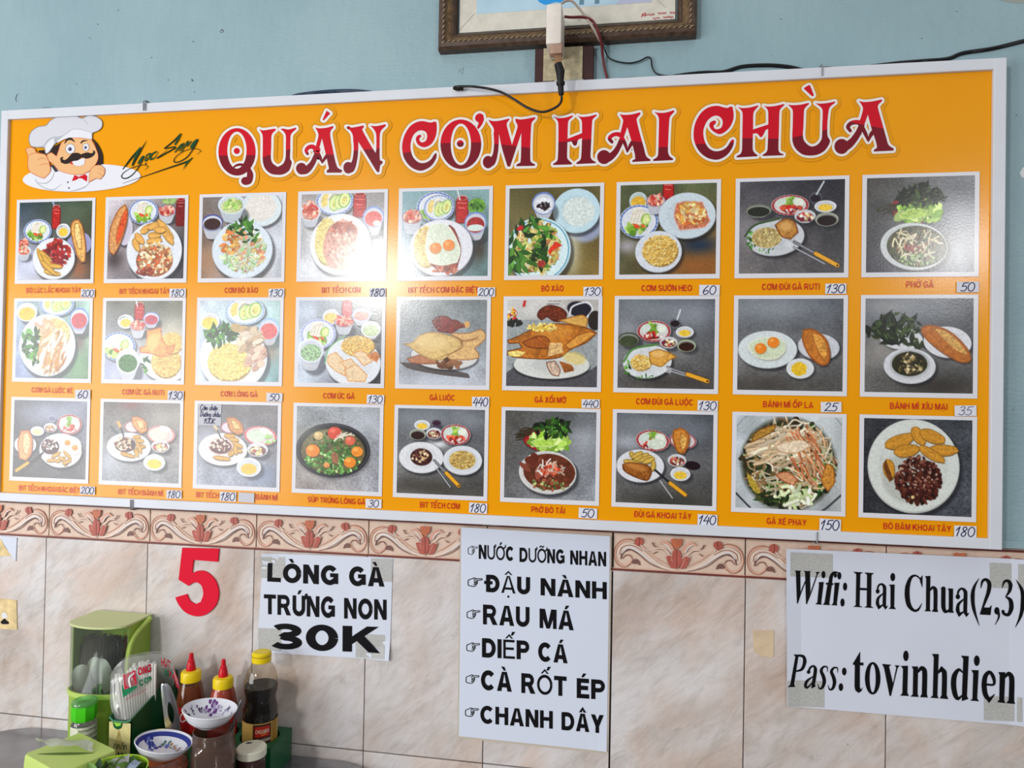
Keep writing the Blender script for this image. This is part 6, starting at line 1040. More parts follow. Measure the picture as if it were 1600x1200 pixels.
for dx, dy in ((0, 0), (128, 13)): st([(580+dx, 312+dy), (576+dx, 256+dy), (532+dx, 252+dy), (502+dx, 300+dy), (530+dx, 375+dy), (540+dx, 440+dy), (518+dx, 508+dy), (480+dx, 522+dy), (458+dx, 468+dy)], [6, 16, 24, 38, 44, 44, 34, 18, 6])
e(790, 310, 28, 49); e(748, 505, 28, 49); p([(893, 220), (990, 58), (988, 196), (1030, 200), (1030, 236), (985, 233), (985, 505), (1000, 535), (1026, 500), (1006, 555), (970, 578), (930, 550), (918, 500), (922, 232)])
c = G([(1145, 395)])[0]; F.ring(c[0], c[1], 97/8, 203/8, 38/8, 176/8, BLK, LF)
p([(1262, 215), (1377, 225), (1350, 250), (1398, 458), (1440, 260), (1418, 232), (1482, 235), (1456, 270), (1373, 617), (1355, 612), (1288, 270)]); e(1560, 115, 34, 66); p([(1496, 240), (1586, 238), (1578, 575), (1598, 617), (1488, 611), (1515, 580), (1524, 280)])
p, st, e, G = wr(8, 1400, 1010)
p([(192, 245), (272, 247), (266, 588), (280, 629), (176, 623), (205, 595), (211, 285)]); st([(262, 325), (315, 268), (353, 310), (350, 600)], [20, 50, 62, 64]); p([(318, 588), (382, 596), (394, 636), (296, 631)])
p([(446, 90), (530, 92), (513, 608), (527, 646), (423, 638), (455, 610), (468, 135)]); st([(515, 335), (565, 278), (600, 328), (597, 620)], [20, 50, 62, 64]); p([(563, 608), (632, 612), (650, 656), (543, 646)])
p([(808, 112), (905, 117), (882, 618), (902, 652), (818, 680), (818, 640), (836, 155)]); st([(832, 325), (780, 287), (727, 360), (715, 480), (737, 605), (772, 648), (824, 606)], [14, 36, 64, 68, 60, 42, 14])
e(1005, 175, 36, 66); p([(936, 291), (1028, 294), (1010, 645), (1032, 683), (920, 673), (950, 650), (960, 335)]); st([(1108, 470), (1216, 472), (1213, 385), (1165, 318), (1112, 370), (1097, 480), (1112, 595), (1160, 668), (1228, 595)], [26, 28, 46, 40, 58, 66, 62, 46, 10])
p([(1273, 317), (1362, 319), (1347, 668), (1363, 706), (1256, 693), (1285, 665), (1291, 355)]); st([(1345, 395), (1400, 338), (1440, 390), (1436, 680)], [20, 50, 64, 68]); p([(1402, 666), (1468, 672), (1482, 713), (1373, 706)])
F.build('sign_lettering', o)
# torn corner, tape residue
F = Flat(lambda x, y, l: Vector((at(x, y, YW).x, YW-l, at(x, y, YW).z)))
def scrap(name, pts, m, label, cat, th=.0008):
    P = [at(x, y, YW) for x, y in pts]; n = len(P); t = tessellate_polygon([[Vector((p.x, p.z, 0)) for p in P]])
    o = mesh_obj(name, [Vector((p.x, YW-th, p.z)) for p in P]+[Vector((p.x, -.0001, p.z)) for p in P], [tuple(q) for q in t]+[(i, (i+1) % n, n+(i+1) % n, n+i) for i in range(n)], [m]); tag(o, label, cat); return o
scrap('torn_paper', [(-40, 832), (0, 837), (27, 840), (26, 858), (25, 877), (14, 862), (2, 842), (-40, 836)], PAPER, 'white torn paper corner stuck on the tiles at far left', 'paper scrap', .0012)
scrap('tape_residue', [(-30, 842), (2, 843), (10, 858), (19, 868), (5, 869), (-30, 866)], TAPEF, 'yellowed tape mark under the torn paper corner', 'tape')
o = scrap('tape_residue', [(-30, 934), (10, 936), (26, 938), (26.5, 960), (27, 984), (10, 983), (-30, 980)], TAPEF, 'square yellowed tape patch with a dark hole, at far left', 'tape', .0009)
F.poly([(1, 972), (5, 968), (8, 966), (11, 969), (15, 972), (14, 975), (4, 975)], mat('dark_hole', (22, 20, 20), .9), .0012); F.poly([(3, 960), (6, 956), (10, 958), (13, 965), (8, 966), (4, 966)], mat('pale_hole_edge', (216, 214, 214), .7), .0012, smooth=True); F.build('hole', o)
scrap('tape_residue', [(1176, 985), (1209, 985), (1209, 1027), (1190, 1026), (1178, 1018)], mat('faint_residue', (206, 184, 154), .5, noise=.1, nscale=50), 'faint brownish tape stain beside the wifi sheet', 'tape', .0003)

# ---------------------------------------------------------------- framed picture above the board
def wp(x, y, l): v = at(x, y, 0); return v
FX0, FX1, FZ0, FZ1 = .950, 1.457, 2.199, 2.86
FYD = -.030
pic = empty('picture_frame', ((FX0+FX1)/2, 0, FZ0)); tag(pic, 'old brown and gilt picture frame with a beige mat and blue picture', 'picture frame')
fm = mat('aged_frame_brown', (74, 56, 44), .45, spec=.4, noise=.4, nscale=90); fg = mat('worn_gilt', (104, 82, 56), .4, metal=.25, noise=.45, nscale=150); fdk = mat('frame_edge_dark', (44, 34, 30), .5)
prof = [(0, .004), (0, -.022), (.005, -.028), (.012, -.030), (.018, -.030), (.026, -.026), (.031, -.022), (.036, -.024), (.040, -.018), (.042, -.006), (.042, .004)]   # inset, y
def frame_loop(prof, name, m, par):
    V, Fc = [], []
    for ins, y in prof: V += [(FX0+ins, y, FZ0+ins), (FX1-ins, y, FZ0+ins), (FX1-ins, y, FZ1-ins), (FX0+ins, y, FZ1-ins)]
    for i in range(len(prof)-1):
        for k in range(4): Fc.append((i*4+k, i*4+(k+1) % 4, i*4+4+(k+1) % 4, i*4+4+k))
    return mesh_obj(name, V, Fc, [m], None, par)
frame_loop(prof[:4]+[(.015, -.027)], 'frame_moulding', fm, pic); frame_loop([(.015, -.027), (.018, -.024), (.024, -.022), (.027, -.020)], 'frame_moulding', fg, pic); frame_loop([(.027, -.020), (.029, -.021), (.031, -.020), (.034, -.016), (.036, -.006), (.036, .004)], 'frame_moulding', fm, pic)
w = MB()
for k in range(46):
    x = FX0+.012+k*.0108
    if x < FX1-.008: w.box((x, -.0290, FZ0+.0135), (.0075, .004, .0022), Matrix.Rotation(-.5, 3, 'Y'), .0006)
for k in range(58):
    z = FZ0+.012+k*.0108
    if z < FZ1-.01:
        for x in (FX0+.0125, FX1-.0125): w.box((x, -.0290, z), (.0024, .004, .0072), Matrix.Rotation(.5, 3, 'Y'), .0006)
w.build('carved_beading', mat('beading_gilt', (150, 130, 104), .35, metal=.3, noise=.3, nscale=200), pic)
w = MB(); w.box(((FX0+FX1)/2, -.007, (FZ0+FZ1)/2), (FX1-FX0-.08, .004, FZ1-FZ0-.08)); w.build('mat_board', mat('stained_mat', (206, 202, 190), .7, noise=.08, nscale=60), pic)
F = Flat(lambda x, z, l: Vector((x, -.0092-l, z)))
MX0, MX1, MZ0, MZ1 = FX0+.075, FX1-.085, FZ0+.076, FZ1-.07
F.raw([(MX0, MZ0), (MX1, MZ0), (MX1, MZ1), (MX0, MZ1)], [(0, 1, 2, 3)], mat('pale_blue_picture', (172, 200, 216), .5, noise=.1, nscale=14), 0)
F.poly([(1.145, 2.32), (1.15, 2.292), (1.165, 2.284), (1.185, 2.288), (1.2, 2.284), (1.215, 2.3), (1.21, 2.33)], mat('picture_blue', (40, 146, 216), .5), .0002, smooth=True)
for x in (1.232, 1.262): F.raw([(x, MZ0+.004), (x+.009, MZ0+.004), (x+.013, MZ1), (x+.002, MZ1)], [(0, 1, 2, 3)], mat('picture_slate', (96, 132, 150), .5), .0002)
F.raw([(MX1-.07, MZ0), (MX1, MZ0), (MX1, MZ0+.05), (MX1-.04, MZ0+.03)], [(0, 1, 2, 3)], mat('picture_violet', (176, 180, 204), .5), .0002); F.build('picture', pic)
F = Flat(lambda x, y, l: Vector((at(x, y, -.009).x, -.0092-l, at(x, y, -.009).z))); ml = mat('mat_line', (128, 126, 118), .8)
F.stroke([(717, 48), (741, 22)], .5, ml, .0001); F.stroke([(1040, 12), (1026, -1)], .5, ml, .0001)
rr = mat('red_script', (176, 52, 58), .6); zf = RG(10.667, 960, 0); R_ = random.Random(4)
for x0, x1, y0, sl in ((455, 670, 250, -.06), (720, 870, 222, -.06), (925, 1020, 212, -.06), (640, 770, 305, -.04), (810, 990, 290, -.06)):     # unreadable red script
    pts = []; x = x0; k = 0
    while x < x1: pts.append((x, y0+(x-x0)*sl+(22 if k % 2 else -14)*R_.uniform(.5, 1.2))); x += R_.uniform(10, 20); k += 1
    F.stroke(zf(pts), .75, rr, .0002, n=3)
F.stroke(zf([(450, 290), (470, 235), (520, 215), (510, 270)]), 1.0, rr, .0002); F.build('red_script', pic)
# ---------------------------------------------------------------- socket block, adapter, cables
sk = empty('socket_block', (1.203, 0, 2.126)); tag(sk, 'dark brown wooden socket block with a grimy beige plate below the picture frame', 'socket')
a, b = at(836, 76, -.018), at(927, 130, -.018)
w = MB(); w.box(((a.x+b.x)/2, -.007, (a.z+b.z)/2), (b.x-a.x, .022, a.z-b.z), bevel=.002); w.build('wood_block', mat('dark_wood_block', (62, 36, 34), .5, noise=.2, nscale=50), sk)
a2, b2 = at(849.5, 76, -.02), at(910, 124, -.02)
w = MB(); w.box(((a2.x+b2.x)/2, -.0195, (a2.z+b2.z)/2), (b2.x-a2.x, .005, a2.z-b2.z), bevel=.0012); w.build('socket_plate', mat('grimy_beige_plate', (176, 164, 134), .55, noise=.22, nscale=110), sk)
w = MB(); zz = at(900, 126, -.02).z; w.box(((a2.x+b2.x)/2+.012, -.019, zz), (b2.x-a2.x-.02, .006, .005), bevel=.001); w.build('cable_trim', mat('trim_grey', (170, 172, 164), .6), sk)
# white charger plugged into the plate, standing out from the wall
ad = empty('charger', (1.19, -.022, 2.165)); tag(ad, 'white slim charger standing out from the socket below the picture', 'charger')
aw = mat('charger_white', (222, 214, 204), .4, noise=.04, nscale=60)
YA = -.088
A_ = [at(854, 7, YA), at(878, 7, YA), at(878, 58, YA), at(854, 62, YA)]
x0, x1 = A_[0].x, A_[1].x; z1, z0 = A_[0].z, A_[2].z
w = MB(); w.box(((x0+x1)/2, (YA-.024)/2-.001, (z1+z0-.012)/2), (x1-x0, -.026-YA+.004, z1-z0+.012), bevel=.003); w.build('charger_body', aw, ad, True, 30)
zb_ = z0-.012
w = MB(); q = [at(858, 60, YA), at(878, 58, YA)]
w.box(((q[0].x+q[1].x)/2+.0005, YA+.011, z0-.0165), (q[1].x-q[0].x, .018, .024), bevel=.002); w.build('stained_end', mat('stained_beige', (170, 138, 120), .55, noise=.15, nscale=90), ad, True, 30)
e1, e2 = at(866, 83, YA+.012), at(878, 99, YA+.012)
w = MB(); w.box(((e1.x+e2.x)/2, YA+.012, (e1.z+e2.z)/2), (.0125, .006, e1.z-e2.z+.004), bevel=.0006); w.build('usb_plug', mat('worn_brass_plug', (156, 120, 86), .4, metal=.5, noise=.2, nscale=120), ad)
w = MB(); zl = [at(866, y, YA).z for y in (22, 45)]
F = Flat(lambda x, y, l: Vector((at(x, y, YA-.0012).x, YA-.0012-l, at(x, y, YA-.0012).z)))
dk_ = mat('charger_print', (70, 66, 64), .6)
F.ell(864.2, 18.5, .45, .5, dk_, .0004, n=10)
for y in (24, 27, 30, 33.5, 36.5, 39.5, 42): F.raw([(865.4, y), (866.9, y), (866.9, y+1.5), (865.4, y+1.5)], [(0, 1, 2, 3)], dk_, .0004)
F.build('charger_print', ad)
cbk = mat('black_cable', (16, 16, 18), .38); crd = mat('dark_red_wire', (104, 36, 40), .45); cwh = mat('dirty_white_wire', (176, 164, 152), .5); cbl = mat('dark_blue_cable', (34, 52, 74), .4)
def cable(name, pts, r, m, label, group=None, cat='cable', n=8):
    w = MB(); w.tube(crv([at(x, y, Y) for x, y, Y in pts], n), r, 9); o = w.build(name, m, smooth=True); tag(o, label, cat, group); return o
ck = empty('usb_cable', tuple(at(874, 100, YA+.012))); tag(ck, 'black cable hanging from the charger in a loop over the board', 'cable')
w = MB(); w.tube([at(872, 100, -.076), at(875.5, 112, -.076), at(876, 130, -.076)], [.0075, .0085, .0055], 12); w.tube([at(876, 128, -.076), at(876, 133, -.075)], [.0085, .008], 12); w.tube([at(876, 133, -.075), at(877, 148, -.074)], [.0058, .005], 12); w.build('plug_grip', mat('black_rubber', (18, 18, 20), .5), ck, True, 50)
w = MB(); w.tube(crv([at(876.5, 146, -.074), at(877, 158, -.07), at(868, 168, -.064), at(847, 175, -.058), at(824, 168, -.056), at(803, 155, -.056), at(783, 144, -.054), at(760, 138, -.054), at(735, 135, -.054), at(716, 135.5, -.05)], 8), .0024, 9); w.build('cord', cbk, ck, True)
w = MB(); w.tube(crv([at(716, 135.5, -.05), at(712, 137, -.046), at(716, 140, -.042), at(750, 136, -.022), at(790, 133, -.018), at(838, 131, -.016)], 8), .0024, 9); w.build('cord', cbk, ck, True)
w = MB(); w.tube(crv([at(724, 135.6, -.051), at(712, 136.5, -.049), at(711, 138.5, -.046), at(724, 139, -.044)], 6), .0032, 9); w.build('cord_bend', cbk, ck, True)
cable('white_wire', [(877, 6, -.07), (884, 1.5, -.066), (893, 1.5, -.062), (904, 12, -.055), (917, 29, -.05), (928, 46, -.045), (937, 63, -.03), (941, 70, -.016)], .0024, cwh, 'dirty white wire arching from the charger over the picture mat')
cable('red_wire', [(882, 26, -.06), (893, 27, -.056), (912, 27, -.052), (926, 33, -.048), (934, 48, -.044), (940, 70, -.03), (942, 90, -.016), (945, 108, -.012), (950, 127, -.010)], .0026, crd, 'dark red wire running from the charger down behind the board')
cable('thin_black_wire', [(942, 70, -.014), (946, 80, -.012), (952, 91, -.010), (968, 97, -.010), (985, 98.5, -.010), (1000, 95, -.010), (1011, 89.5, -.010), (1017, 92, -.010), (1019, 105, -.010), (1026, 115, -.010), (1042, 118.5, -.012), (1064, 117, -.014)], .0015, cbk, 'thin kinked black wire on the blue wall right of the socket')
cable('thin_black_wire', [(965, 126.5, -.008), (972, 123.5, -.006), (990, 122.5, -.006), (1010, 123, -.006), (1020, 125.5, -.008)], .0024, cbk, 'short black wire hump on the board edge right of the red wire')
cable('black_power_cable', [(1052, 119.5, -.008), (1075, 116, -.006), (1100, 113.5, -.006), (1130, 112.5, -.006), (1160, 104, -.006), (1200, 102, -.006), (1232, 104.5, -.006), (1262, 110.5, -.006), (1290, 107, -.006), (1310, 108, -.006), (1335, 107, -.006), (1400, 99, -.006), (1440, 95.5, -.006), (1480, 92, -.006), (1505, 83, -.006), (1550, 76, -.006), (1600, 64, -.006), (1680, 44, -.006)], .0036, cbk, 'thick black cable along the board\'s top edge to the right')
cable('blue_cable', [(448, 156, -.010), (462, 150, -.006), (486, 146, -.006), (520, 143, -.006), (552, 142.5, -.006), (580, 145, -.010)], .0042, cbl, 'dark blue cable arc peeking above the board left of centre')
# ---------------------------------------------------------------- the steel table and what stands on it
ZT = .749
tb = empty('steel_table', (.40, -.42, 0)); tag(tb, 'stainless steel table with rounded corners standing against the tiled wall', 'table')
steel = mat('brushed_steel', (150, 150, 154), .22, metal=.85, noise=.12, nscale=30)
def rrect(x0, x1, y0, y1, r, n=8):
    out = []
    for cx, cy, a in ((x1-r, y1-r, 0), (x0+r, y1-r, 90), (x0+r, y0+r, 180), (x1-r, y0+r, 270)): out += ellpts(cx, cy, r, r, 0, n, a, a+90)
    return out
w = MB(); w.prism(rrect(-.045, .865, -.74, -.004, .11), ZT-.026, ZT); w.build('table_top', steel, tb)
for x, y in ((.06, -.11), (.75, -.11), (.06, -.64), (.75, -.64)):
    w = MB(); w.tube([(x, y, 0), (x, y, ZT-.024)], .016, 14); w.build('leg', steel, tb, True)
G1 = mat('lime_plastic', (150, 182, 66), .35, spec=.45, trans=.12); G2 = mat('pale_lime_lid', (176, 186, 128), .4); CL = None
def clear_mat(name, tint, a, rough=.06):
    m = bpy.data.materials.new(name); m.use_nodes = True; nt = m.node_tree; nt.nodes.remove(nt.nodes['Principled BSDF']); out = nt.nodes['Material Output']
    tr = nt.nodes.new('ShaderNodeBsdfTransparent'); tr.inputs[0].default_value = (*lin(tint), 1); gl = nt.nodes.new('ShaderNodeBsdfGlossy'); gl.inputs['Roughness'].default_value = rough; df = nt.nodes.new('ShaderNodeBsdfDiffuse'); df.inputs[0].default_value = (*lin(tint), 1)
    m1 = nt.nodes.new('ShaderNodeMixShader'); m2 = nt.nodes.new('ShaderNodeMixShader'); lw_ = nt.nodes.new('ShaderNodeLayerWeight'); lw_.inputs[0].default_value = .25; mr = nt.nodes.new('ShaderNodeMapRange'); mr.inputs[3].default_value = .022; mr.inputs[4].default_value = .34
    nt.links.new(lw_.outputs['Facing'], mr.inputs[0]); m1.inputs[0].default_value = a; nt.links.new(tr.outputs[0], m1.inputs[1]); nt.links.new(df.outputs[0], m1.inputs[2]); nt.links.new(mr.outputs[0], m2.inputs[0]); nt.links.new(m1.outputs[0], m2.inputs[1]); nt.links.new(gl.outputs[0], m2.inputs[2]); nt.links.new(m2.outputs[0], out.inputs[0]); return m
CLR = clear_mat('clear_plastic', (242, 246, 238), .02); CLR2 = clear_mat('dull_clear_plastic', (222, 222, 216), .10, .12)
# -- utensil dispenser: lime back and base, clear bowed front
dx0, dx1, dyb, dys, dyf, dz0, dzm, dz1 = .200, .330, -.006, -.074, -.108, ZT, .884, 1.020
dp = empty('utensil_dispenser', ((dx0+dx1)/2, -.05, ZT)); tag(dp, 'tall lime green utensil dispenser with a clear bowed front, holding black chopsticks and spoons', 'utensil dispenser')
def dplan(t=0, n=14):
    xc_ = (dx0+dx1)/2; hw = (dx1-dx0)/2-t; return [(dx1-t, dyb-t), (dx0+t, dyb-t)]+[(xc_-hw*math.cos(math.pi*k/n), dys-(dyf-dys+0)*-1*math.sin(math.pi*k/n)*1.0+t*math.sin(math.pi*k/n)) for k in range(n+1)]
def wallof(w, plan, z0, z1, i0, i1, t=.0022):
    """upright wall along plan[i0..i1], with thickness"""
    cx_ = sum(p[0] for p in plan)/len(plan); cy_ = sum(p[1] for p in plan)/len(plan)
    A = []
    for k in range(i0, i1+1):
        p = Vector((plan[k % len(plan)][0], plan[k % len(plan)][1])); q = p+(Vector((cx_, cy_))-p).normalized()*t
        za = z0(p) if callable(z0) else z0; zb = z1(p) if callable(z1) else z1
        A.append([w.bm.verts.new((p.x, p.y, za)), w.bm.verts.new((p.x, p.y, zb)), w.bm.verts.new((q.x, q.y, zb)), w.bm.verts.new((q.x, q.y, za))])
    for a, b in zip(A, A[1:]):
        for k in range(4): w.bm.faces.new((a[k], a[(k+1) % 4], b[(k+1) % 4], b[k]))
    w.bm.faces.new(A[0][::-1]); w.bm.faces.new(A[-1])
pl = dplan(); NP = len(pl)
w = MB(); w.prism(pl, ZT+.0005, ZT+.006); wallof(w, pl, ZT+.003, dzm-.004, 0, NP); w.build('base', G1, dp)
pl2 = [((dx0+dx1)/2+(p[0]-(dx0+dx1)/2)*1.035, p[1]*1.0-(.002 if p[1] < -.05 else 0)) for p in pl]
w = MB(); wallof(w, pl2, dzm-.010, dzm, 1, NP, .004); w.build('rim', mat('lime_rim', (176, 198, 100), .35), dp)
w = MB(); wallof(w, pl, dzm-.006, dz1-.004, 0, 1); wallof(w, pl, dzm-.006, dz1-.004, NP-1, NP)
w.box((dx1-.001, (dyb+dys)/2, (dzm+dz1)/2-.004), (.0022, dyb-dys, dz1-dzm-.006)); w.box((dx0+.001, (dyb+dys)/2, (dzm+dz1)/2-.004), (.0022, dyb-dys, dz1-dzm-.006)); w.build('back_shell', G1, dp)
w = MB(); w.tube(crv([(dx1+.002, dys-.002, dzm), (dx1+.001, dys-.002, .95), (dx1+.003, dys+.012, .99), (dx1+.008, dyb-.012, dz1-.004)], 6), .0052, 8); w.build('side_lip', mat('lime_lip', (168, 192, 92), .35), dp, True)
w = MB(); wallof(w, [(p[0], p[1]) for p in pl], dzm-.002, dz1-.003, 2, NP-1, .0014); w.build('clear_front', CLR, dp, True, 30)
lid = [((dx0+dx1)/2+(p[0]-(dx0+dx1)/2)*1.02, p[1]-(.001 if p[1] < -.05 else -.001)) for p in pl]
w = MB(); w.prism(lid, dz1-.004, dz1); w.build('lid', mat('frosted_lime_lid', (196, 204, 148), .45), dp)
# chopsticks and spoons inside: each one a thing
RC = random.Random(5); csm = mat('black_chopstick', (20, 26, 36), .6, spec=.15); spm = mat('spoon_steel', (136, 138, 142), .5, metal=.6)
ch0 = None; k = 0
for i in range(14):
    for j in range(4):
        x = dx0+.007+i*.0088+RC.uniform(-.001, .001); y = -.022-j*.0115+RC.uniform(-.001, .001); h = .222+RC.uniform(-.012, .006)-abs(i-5)*.001
        if ch0 is None:
            w = MB(); w.tube([(0, 0, 0), (0, 0, .12), (0, 0, .232), (0, 0, .24)], [.0022, .0032, .0042, .0034], 8); o = w.build('chopstick', csm, smooth=True); ch0 = o
        else: o = ch0.copy(); COL.objects.link(o)
        o.location = (x, y, ZT+.0065); o.scale = (1, 1, h/.24)
        tag(o, 'black chopstick standing in the bundle inside the green dispenser', 'chopstick', 'black chopsticks in the dispenser'); k += 1
def spoon_bowl(w, c, r, tilt, yaw, handle):
    M = Matrix.Translation(c) @ Matrix.Rotation(yaw, 4, 'Z') @ Matrix.Rotation(tilt, 4, 'X'); R_ = []
    for i in range(9):
        t = i/8; row = []
        for k in range(20):
            a = 2*math.pi*k/20; row.append(w.bm.verts.new(M @ Vector((r*.74*t*math.cos(a), -.010*(1-t*t), r*t*math.sin(a)*(1.05 if math.sin(a) > 0 else 1.2)))))
        R_.append(row)
    for a, b in zip(R_[1:], R_[2:]):
        for k in range(20): w.bm.faces.new((a[k], a[(k+1) % 20], b[(k+1) % 20], b[k]))
    w.bm.faces.new(R_[1])
    w.tube([M @ Vector((0, 0, -r*1.15)), M @ Vector((0, .002, -r*1.5)), M @ Vector((0, .001, -handle))], [.0042, .003, .0035], 8)
for i, (x, y, z, r, tl, yw) in enumerate(((.236, -.086, .905, .030, .15, .3), (.282, -.082, .917, .032, .12, -.2), (.312, -.073, .905, .028, .1, -.5), (.258, -.077, .922, .026, .1, .1))):
    w = MB(); spoon_bowl(w, Vector((x, y, z)), r, tl, yw, z-ZT-.012); o = w.build('soup_spoon', spm, smooth=True, angle=60)
    tag(o, ['steel spoon bowl at the left behind the clear front of the dispenser', 'largest steel spoon bowl in the middle of the dispenser', 'steel spoon bowl at the right side of the dispenser, beside the bag of straws', 'steel spoon bowl peeking up highest behind the two left spoons'][i], 'spoon', 'spoons in the dispenser')
# -- sanitiser-like bottle with a green cap in front of the dispenser
bt_ = empty('green_capped_bottle', (.284, -.137, ZT)); tag(bt_, 'clear bottle with a bright green cap and pale label in front of the dispenser', 'bottle')
bc = (.284, -.137, ZT)
w = MB(); w.lathe(bc, [(.020, .0006), (.0228, .003), (.0228, .090), (.021, .100), (.016, .105), (.016, .112)], 32); w.build('body', CLR2, bt_, True)
w = MB(); w.lathe((bc[0], bc[1], ZT+.101), [(.0215, 0), (.0225, .002), (.0225, .027), (.0215, .029)], 8, fn=lambda t: 1.0); w.build('cap', mat('bright_green_cap', (66, 190, 24), .35), bt_, True, 25)
w = MB(); w.lathe((bc[0], bc[1], ZT+.1305), [(.0222, 0), (.0232, .001), (.0232, .005), (.021, .008), (.012, .010)], 32); w.build('cap_ring', clear_mat('green_tint_plastic', (176, 230, 160), .18), bt_, True)
w = MB(); w.lathe((bc[0], bc[1], ZT+.040), [(.0231, 0), (.0231, .052)], 40, cap=False); lb = w.build('label', mat('mottled_label', (206, 206, 186), .5, noise=.16, nscale=120), bt_, True)
F = Flat(lambda a, z, l: Vector((bc[0]+(.0233+l)*math.cos(a), bc[1]+(.0233+l)*math.sin(a), ZT+.040+z))); lm = mat('label_print', (110, 118, 92), .6); R_ = random.Random(9)
for row in range(3):
    a = -1.3
    while a < .3: d = R_.uniform(.03, .09); z = .044-row*.010+R_.uniform(-.001, .001); F.raw([(a, z), (a+d, z), (a+d, z+.0035), (a, z+.0035)], [(0, 1, 2, 3)], lm, .0001); a += d+.035
F.build('label_print', lb)
# -- dark green condiment caddy: tall slot at its left end, low block with round wells
cd = empty('condiment_caddy', (.52, -.06, ZT)); tag(cd, 'dark green plastic condiment caddy with a tall slot and round bottle wells', 'caddy')
DG = mat('dark_green_plastic', (16, 84, 50), .28, spec=.5)
sx0, sx1, sy0, sy1 = .358, .405, -.160, -.018
w = MB()
def slab(a, b, z0a, z1a, z0b, z1b, t, nx, ny):
    vs = []
    for (x, y), z0, z1 in ((a, z0a, z1a), (b, z0b, z1b)):
        for o_ in (0, t): vs.append(w.bm.verts.new((x+nx*o_, y+ny*o_, z0))); vs.append(w.bm.verts.new((x+nx*o_, y+ny*o_, z1)))
    q = vs
    for f in ((0, 1, 5, 4), (2, 6, 7, 3), (1, 3, 7, 5), (0, 4, 6, 2), (0, 2, 3, 1), (4, 5, 7, 6)): w.bm.faces.new([q[i] for i in f])
zf_, zk_ = .868, .912
slab((sx1, sy0), (sx1, sy1), ZT+.0005, zf_, ZT+.0005, zk_, .0025, -1, 0); slab((sx0, sy0), (sx0, sy1), ZT+.0005, zf_+.004, ZT+.0005, zk_, .0025, 1, 0)
slab((sx0, sy1), (sx1, sy1), ZT+.0005, zk_, ZT+.0005, zk_, .0025, 0, -1); slab((sx0, sy0), (sx1, sy0), ZT+.0005, zf_-.002, ZT+.0005, zf_-.002, .0025, 0, 1)
w.box(((sx0+sx1)/2, (sy0+sy1)/2, ZT+.003), (sx1-sx0, sy1-sy0, .004)); w.build('slot', DG, cd)
w = MB(); w.tube([(sx0+.001, sy0, zf_+.002), (sx0+.010, sy0-.0015, zf_-.004), (sx1-.010, sy0-.0015, zf_-.004), (sx1, sy0, zf_)], .0022, 8); w.build('slot_rim', mat('green_rim', (22, 104, 62), .3), cd, True)
F = Flat(lambda x, z, l: Vector((x, sy0-.0006-l, z)))
F.raw([(sx0+.0005, ZT+.004), (sx1-.0005, ZT+.004), (sx1-.0005, zf_-.006), (sx0+.0005, zf_-.006)], [(0, 1, 2, 3)], mat('yellow_bamboo_label', (212, 200, 140), .5, noise=.14, nscale=60), 0)
for k in range(7): F.stroke([(sx0+.022, zf_-.02), (sx0+.004+k*.0062, ZT+.040)], [.0006, .0016], mat('bamboo_line', (170, 150, 80), .6), .0002)
F.poly([(sx0+.008, zf_-.006), (sx0+.03, zf_-.006), (sx0+.027, zf_-.016), (sx0+.019, zf_-.020), (sx0+.011, zf_-.016)], DG, .0004, smooth=True); F.poly([(sx0+.010, zf_-.0065), (sx0+.027, zf_-.0065), (sx0+.024, zf_-.012), (sx0+.016, zf_-.014)], mat('lime_mark', (150, 206, 70), .4), .0006, smooth=True)
lbk = mat('label_dark_green', (24, 54, 34), .5)
words_quad(F, 'ANH', (sx0+.010, ZT+.042), (sx0+.040, ZT+.042), (sx0+.010, ZT+.056), (sx0+.040, ZT+.056), lbk, .0006, w=.22)
for k, (a, b) in enumerate(((.012, .018), (.020, .024), (.028, .033), (.034, .0385))): F.stroke([(sx0+a, ZT+.063), (sx0+a+.001, ZT+.070), (sx0+b, ZT+.070), (sx0+b, ZT+.063)], .0013, lbk, .0006)
F.stroke([(sx0+.0295, ZT+.0725), (sx0+.0325, ZT+.0755)], .0012, lbk, .0006)
F.ell(sx0+.034, ZT+.030, .010, .008, mat('label_orange', (226, 170, 30), .5), .0004); F.ell(sx0+.026, ZT+.026, .006, .006, mat('label_red', (190, 60, 30), .5), .0005)
F.build('slot_label', cd)['label'] = 'pale yellow bamboo label'
wells = [(.412, .495, .454, .0335), (.495, .572, .534, .0325), (.572, .664, .617, .0385)]
by0, by1, bz0, bz1 = -.103, -.014, ZT+.0005, .811
w = MB(); yc = (by0+by1)/2
for x0, x1, cx_, r in wells:
    n = 48; top = []; cir = [(cx_+r*math.cos(2*math.pi*k/n), yc+r*math.sin(2*math.pi*k/n)) for k in range(n)]
    for k in range(n):
        a = 2*math.pi*k/n; c_, s_ = math.cos(a), math.sin(a); tx = ((x1-cx_) if c_ > 0 else (cx_-x0))/max(1e-6, abs(c_)); ty = ((by1-yc))/max(1e-6, abs(s_)); t = min(tx, ty); top.append((cx_+c_*t, yc+s_*t))
    vo = [w.bm.verts.new((p[0], p[1], bz1)) for p in top]; vi = [w.bm.verts.new((p[0], p[1], bz1)) for p in cir]; vb = [w.bm.verts.new((p[0], p[1], bz0+.003)) for p in cir]
    for k in range(n): w.bm.faces.new((vo[k], vo[(k+1) % n], vi[(k+1) % n], vi[k])); w.bm.faces.new((vi[k], vi[(k+1) % n], vb[(k+1) % n], vb[k]))
    w.bm.faces.new(vb)
x0, x1 = .409, .664
for a, b in (((x0, by0), (x1, by0)), ((x1, by0), (x1, by1)), ((x1, by1), (x0, by1)), ((x0, by1), (x0, by0))): w.quad((*a, bz0), (*b, bz0), (*b, bz1), (*a, bz1))
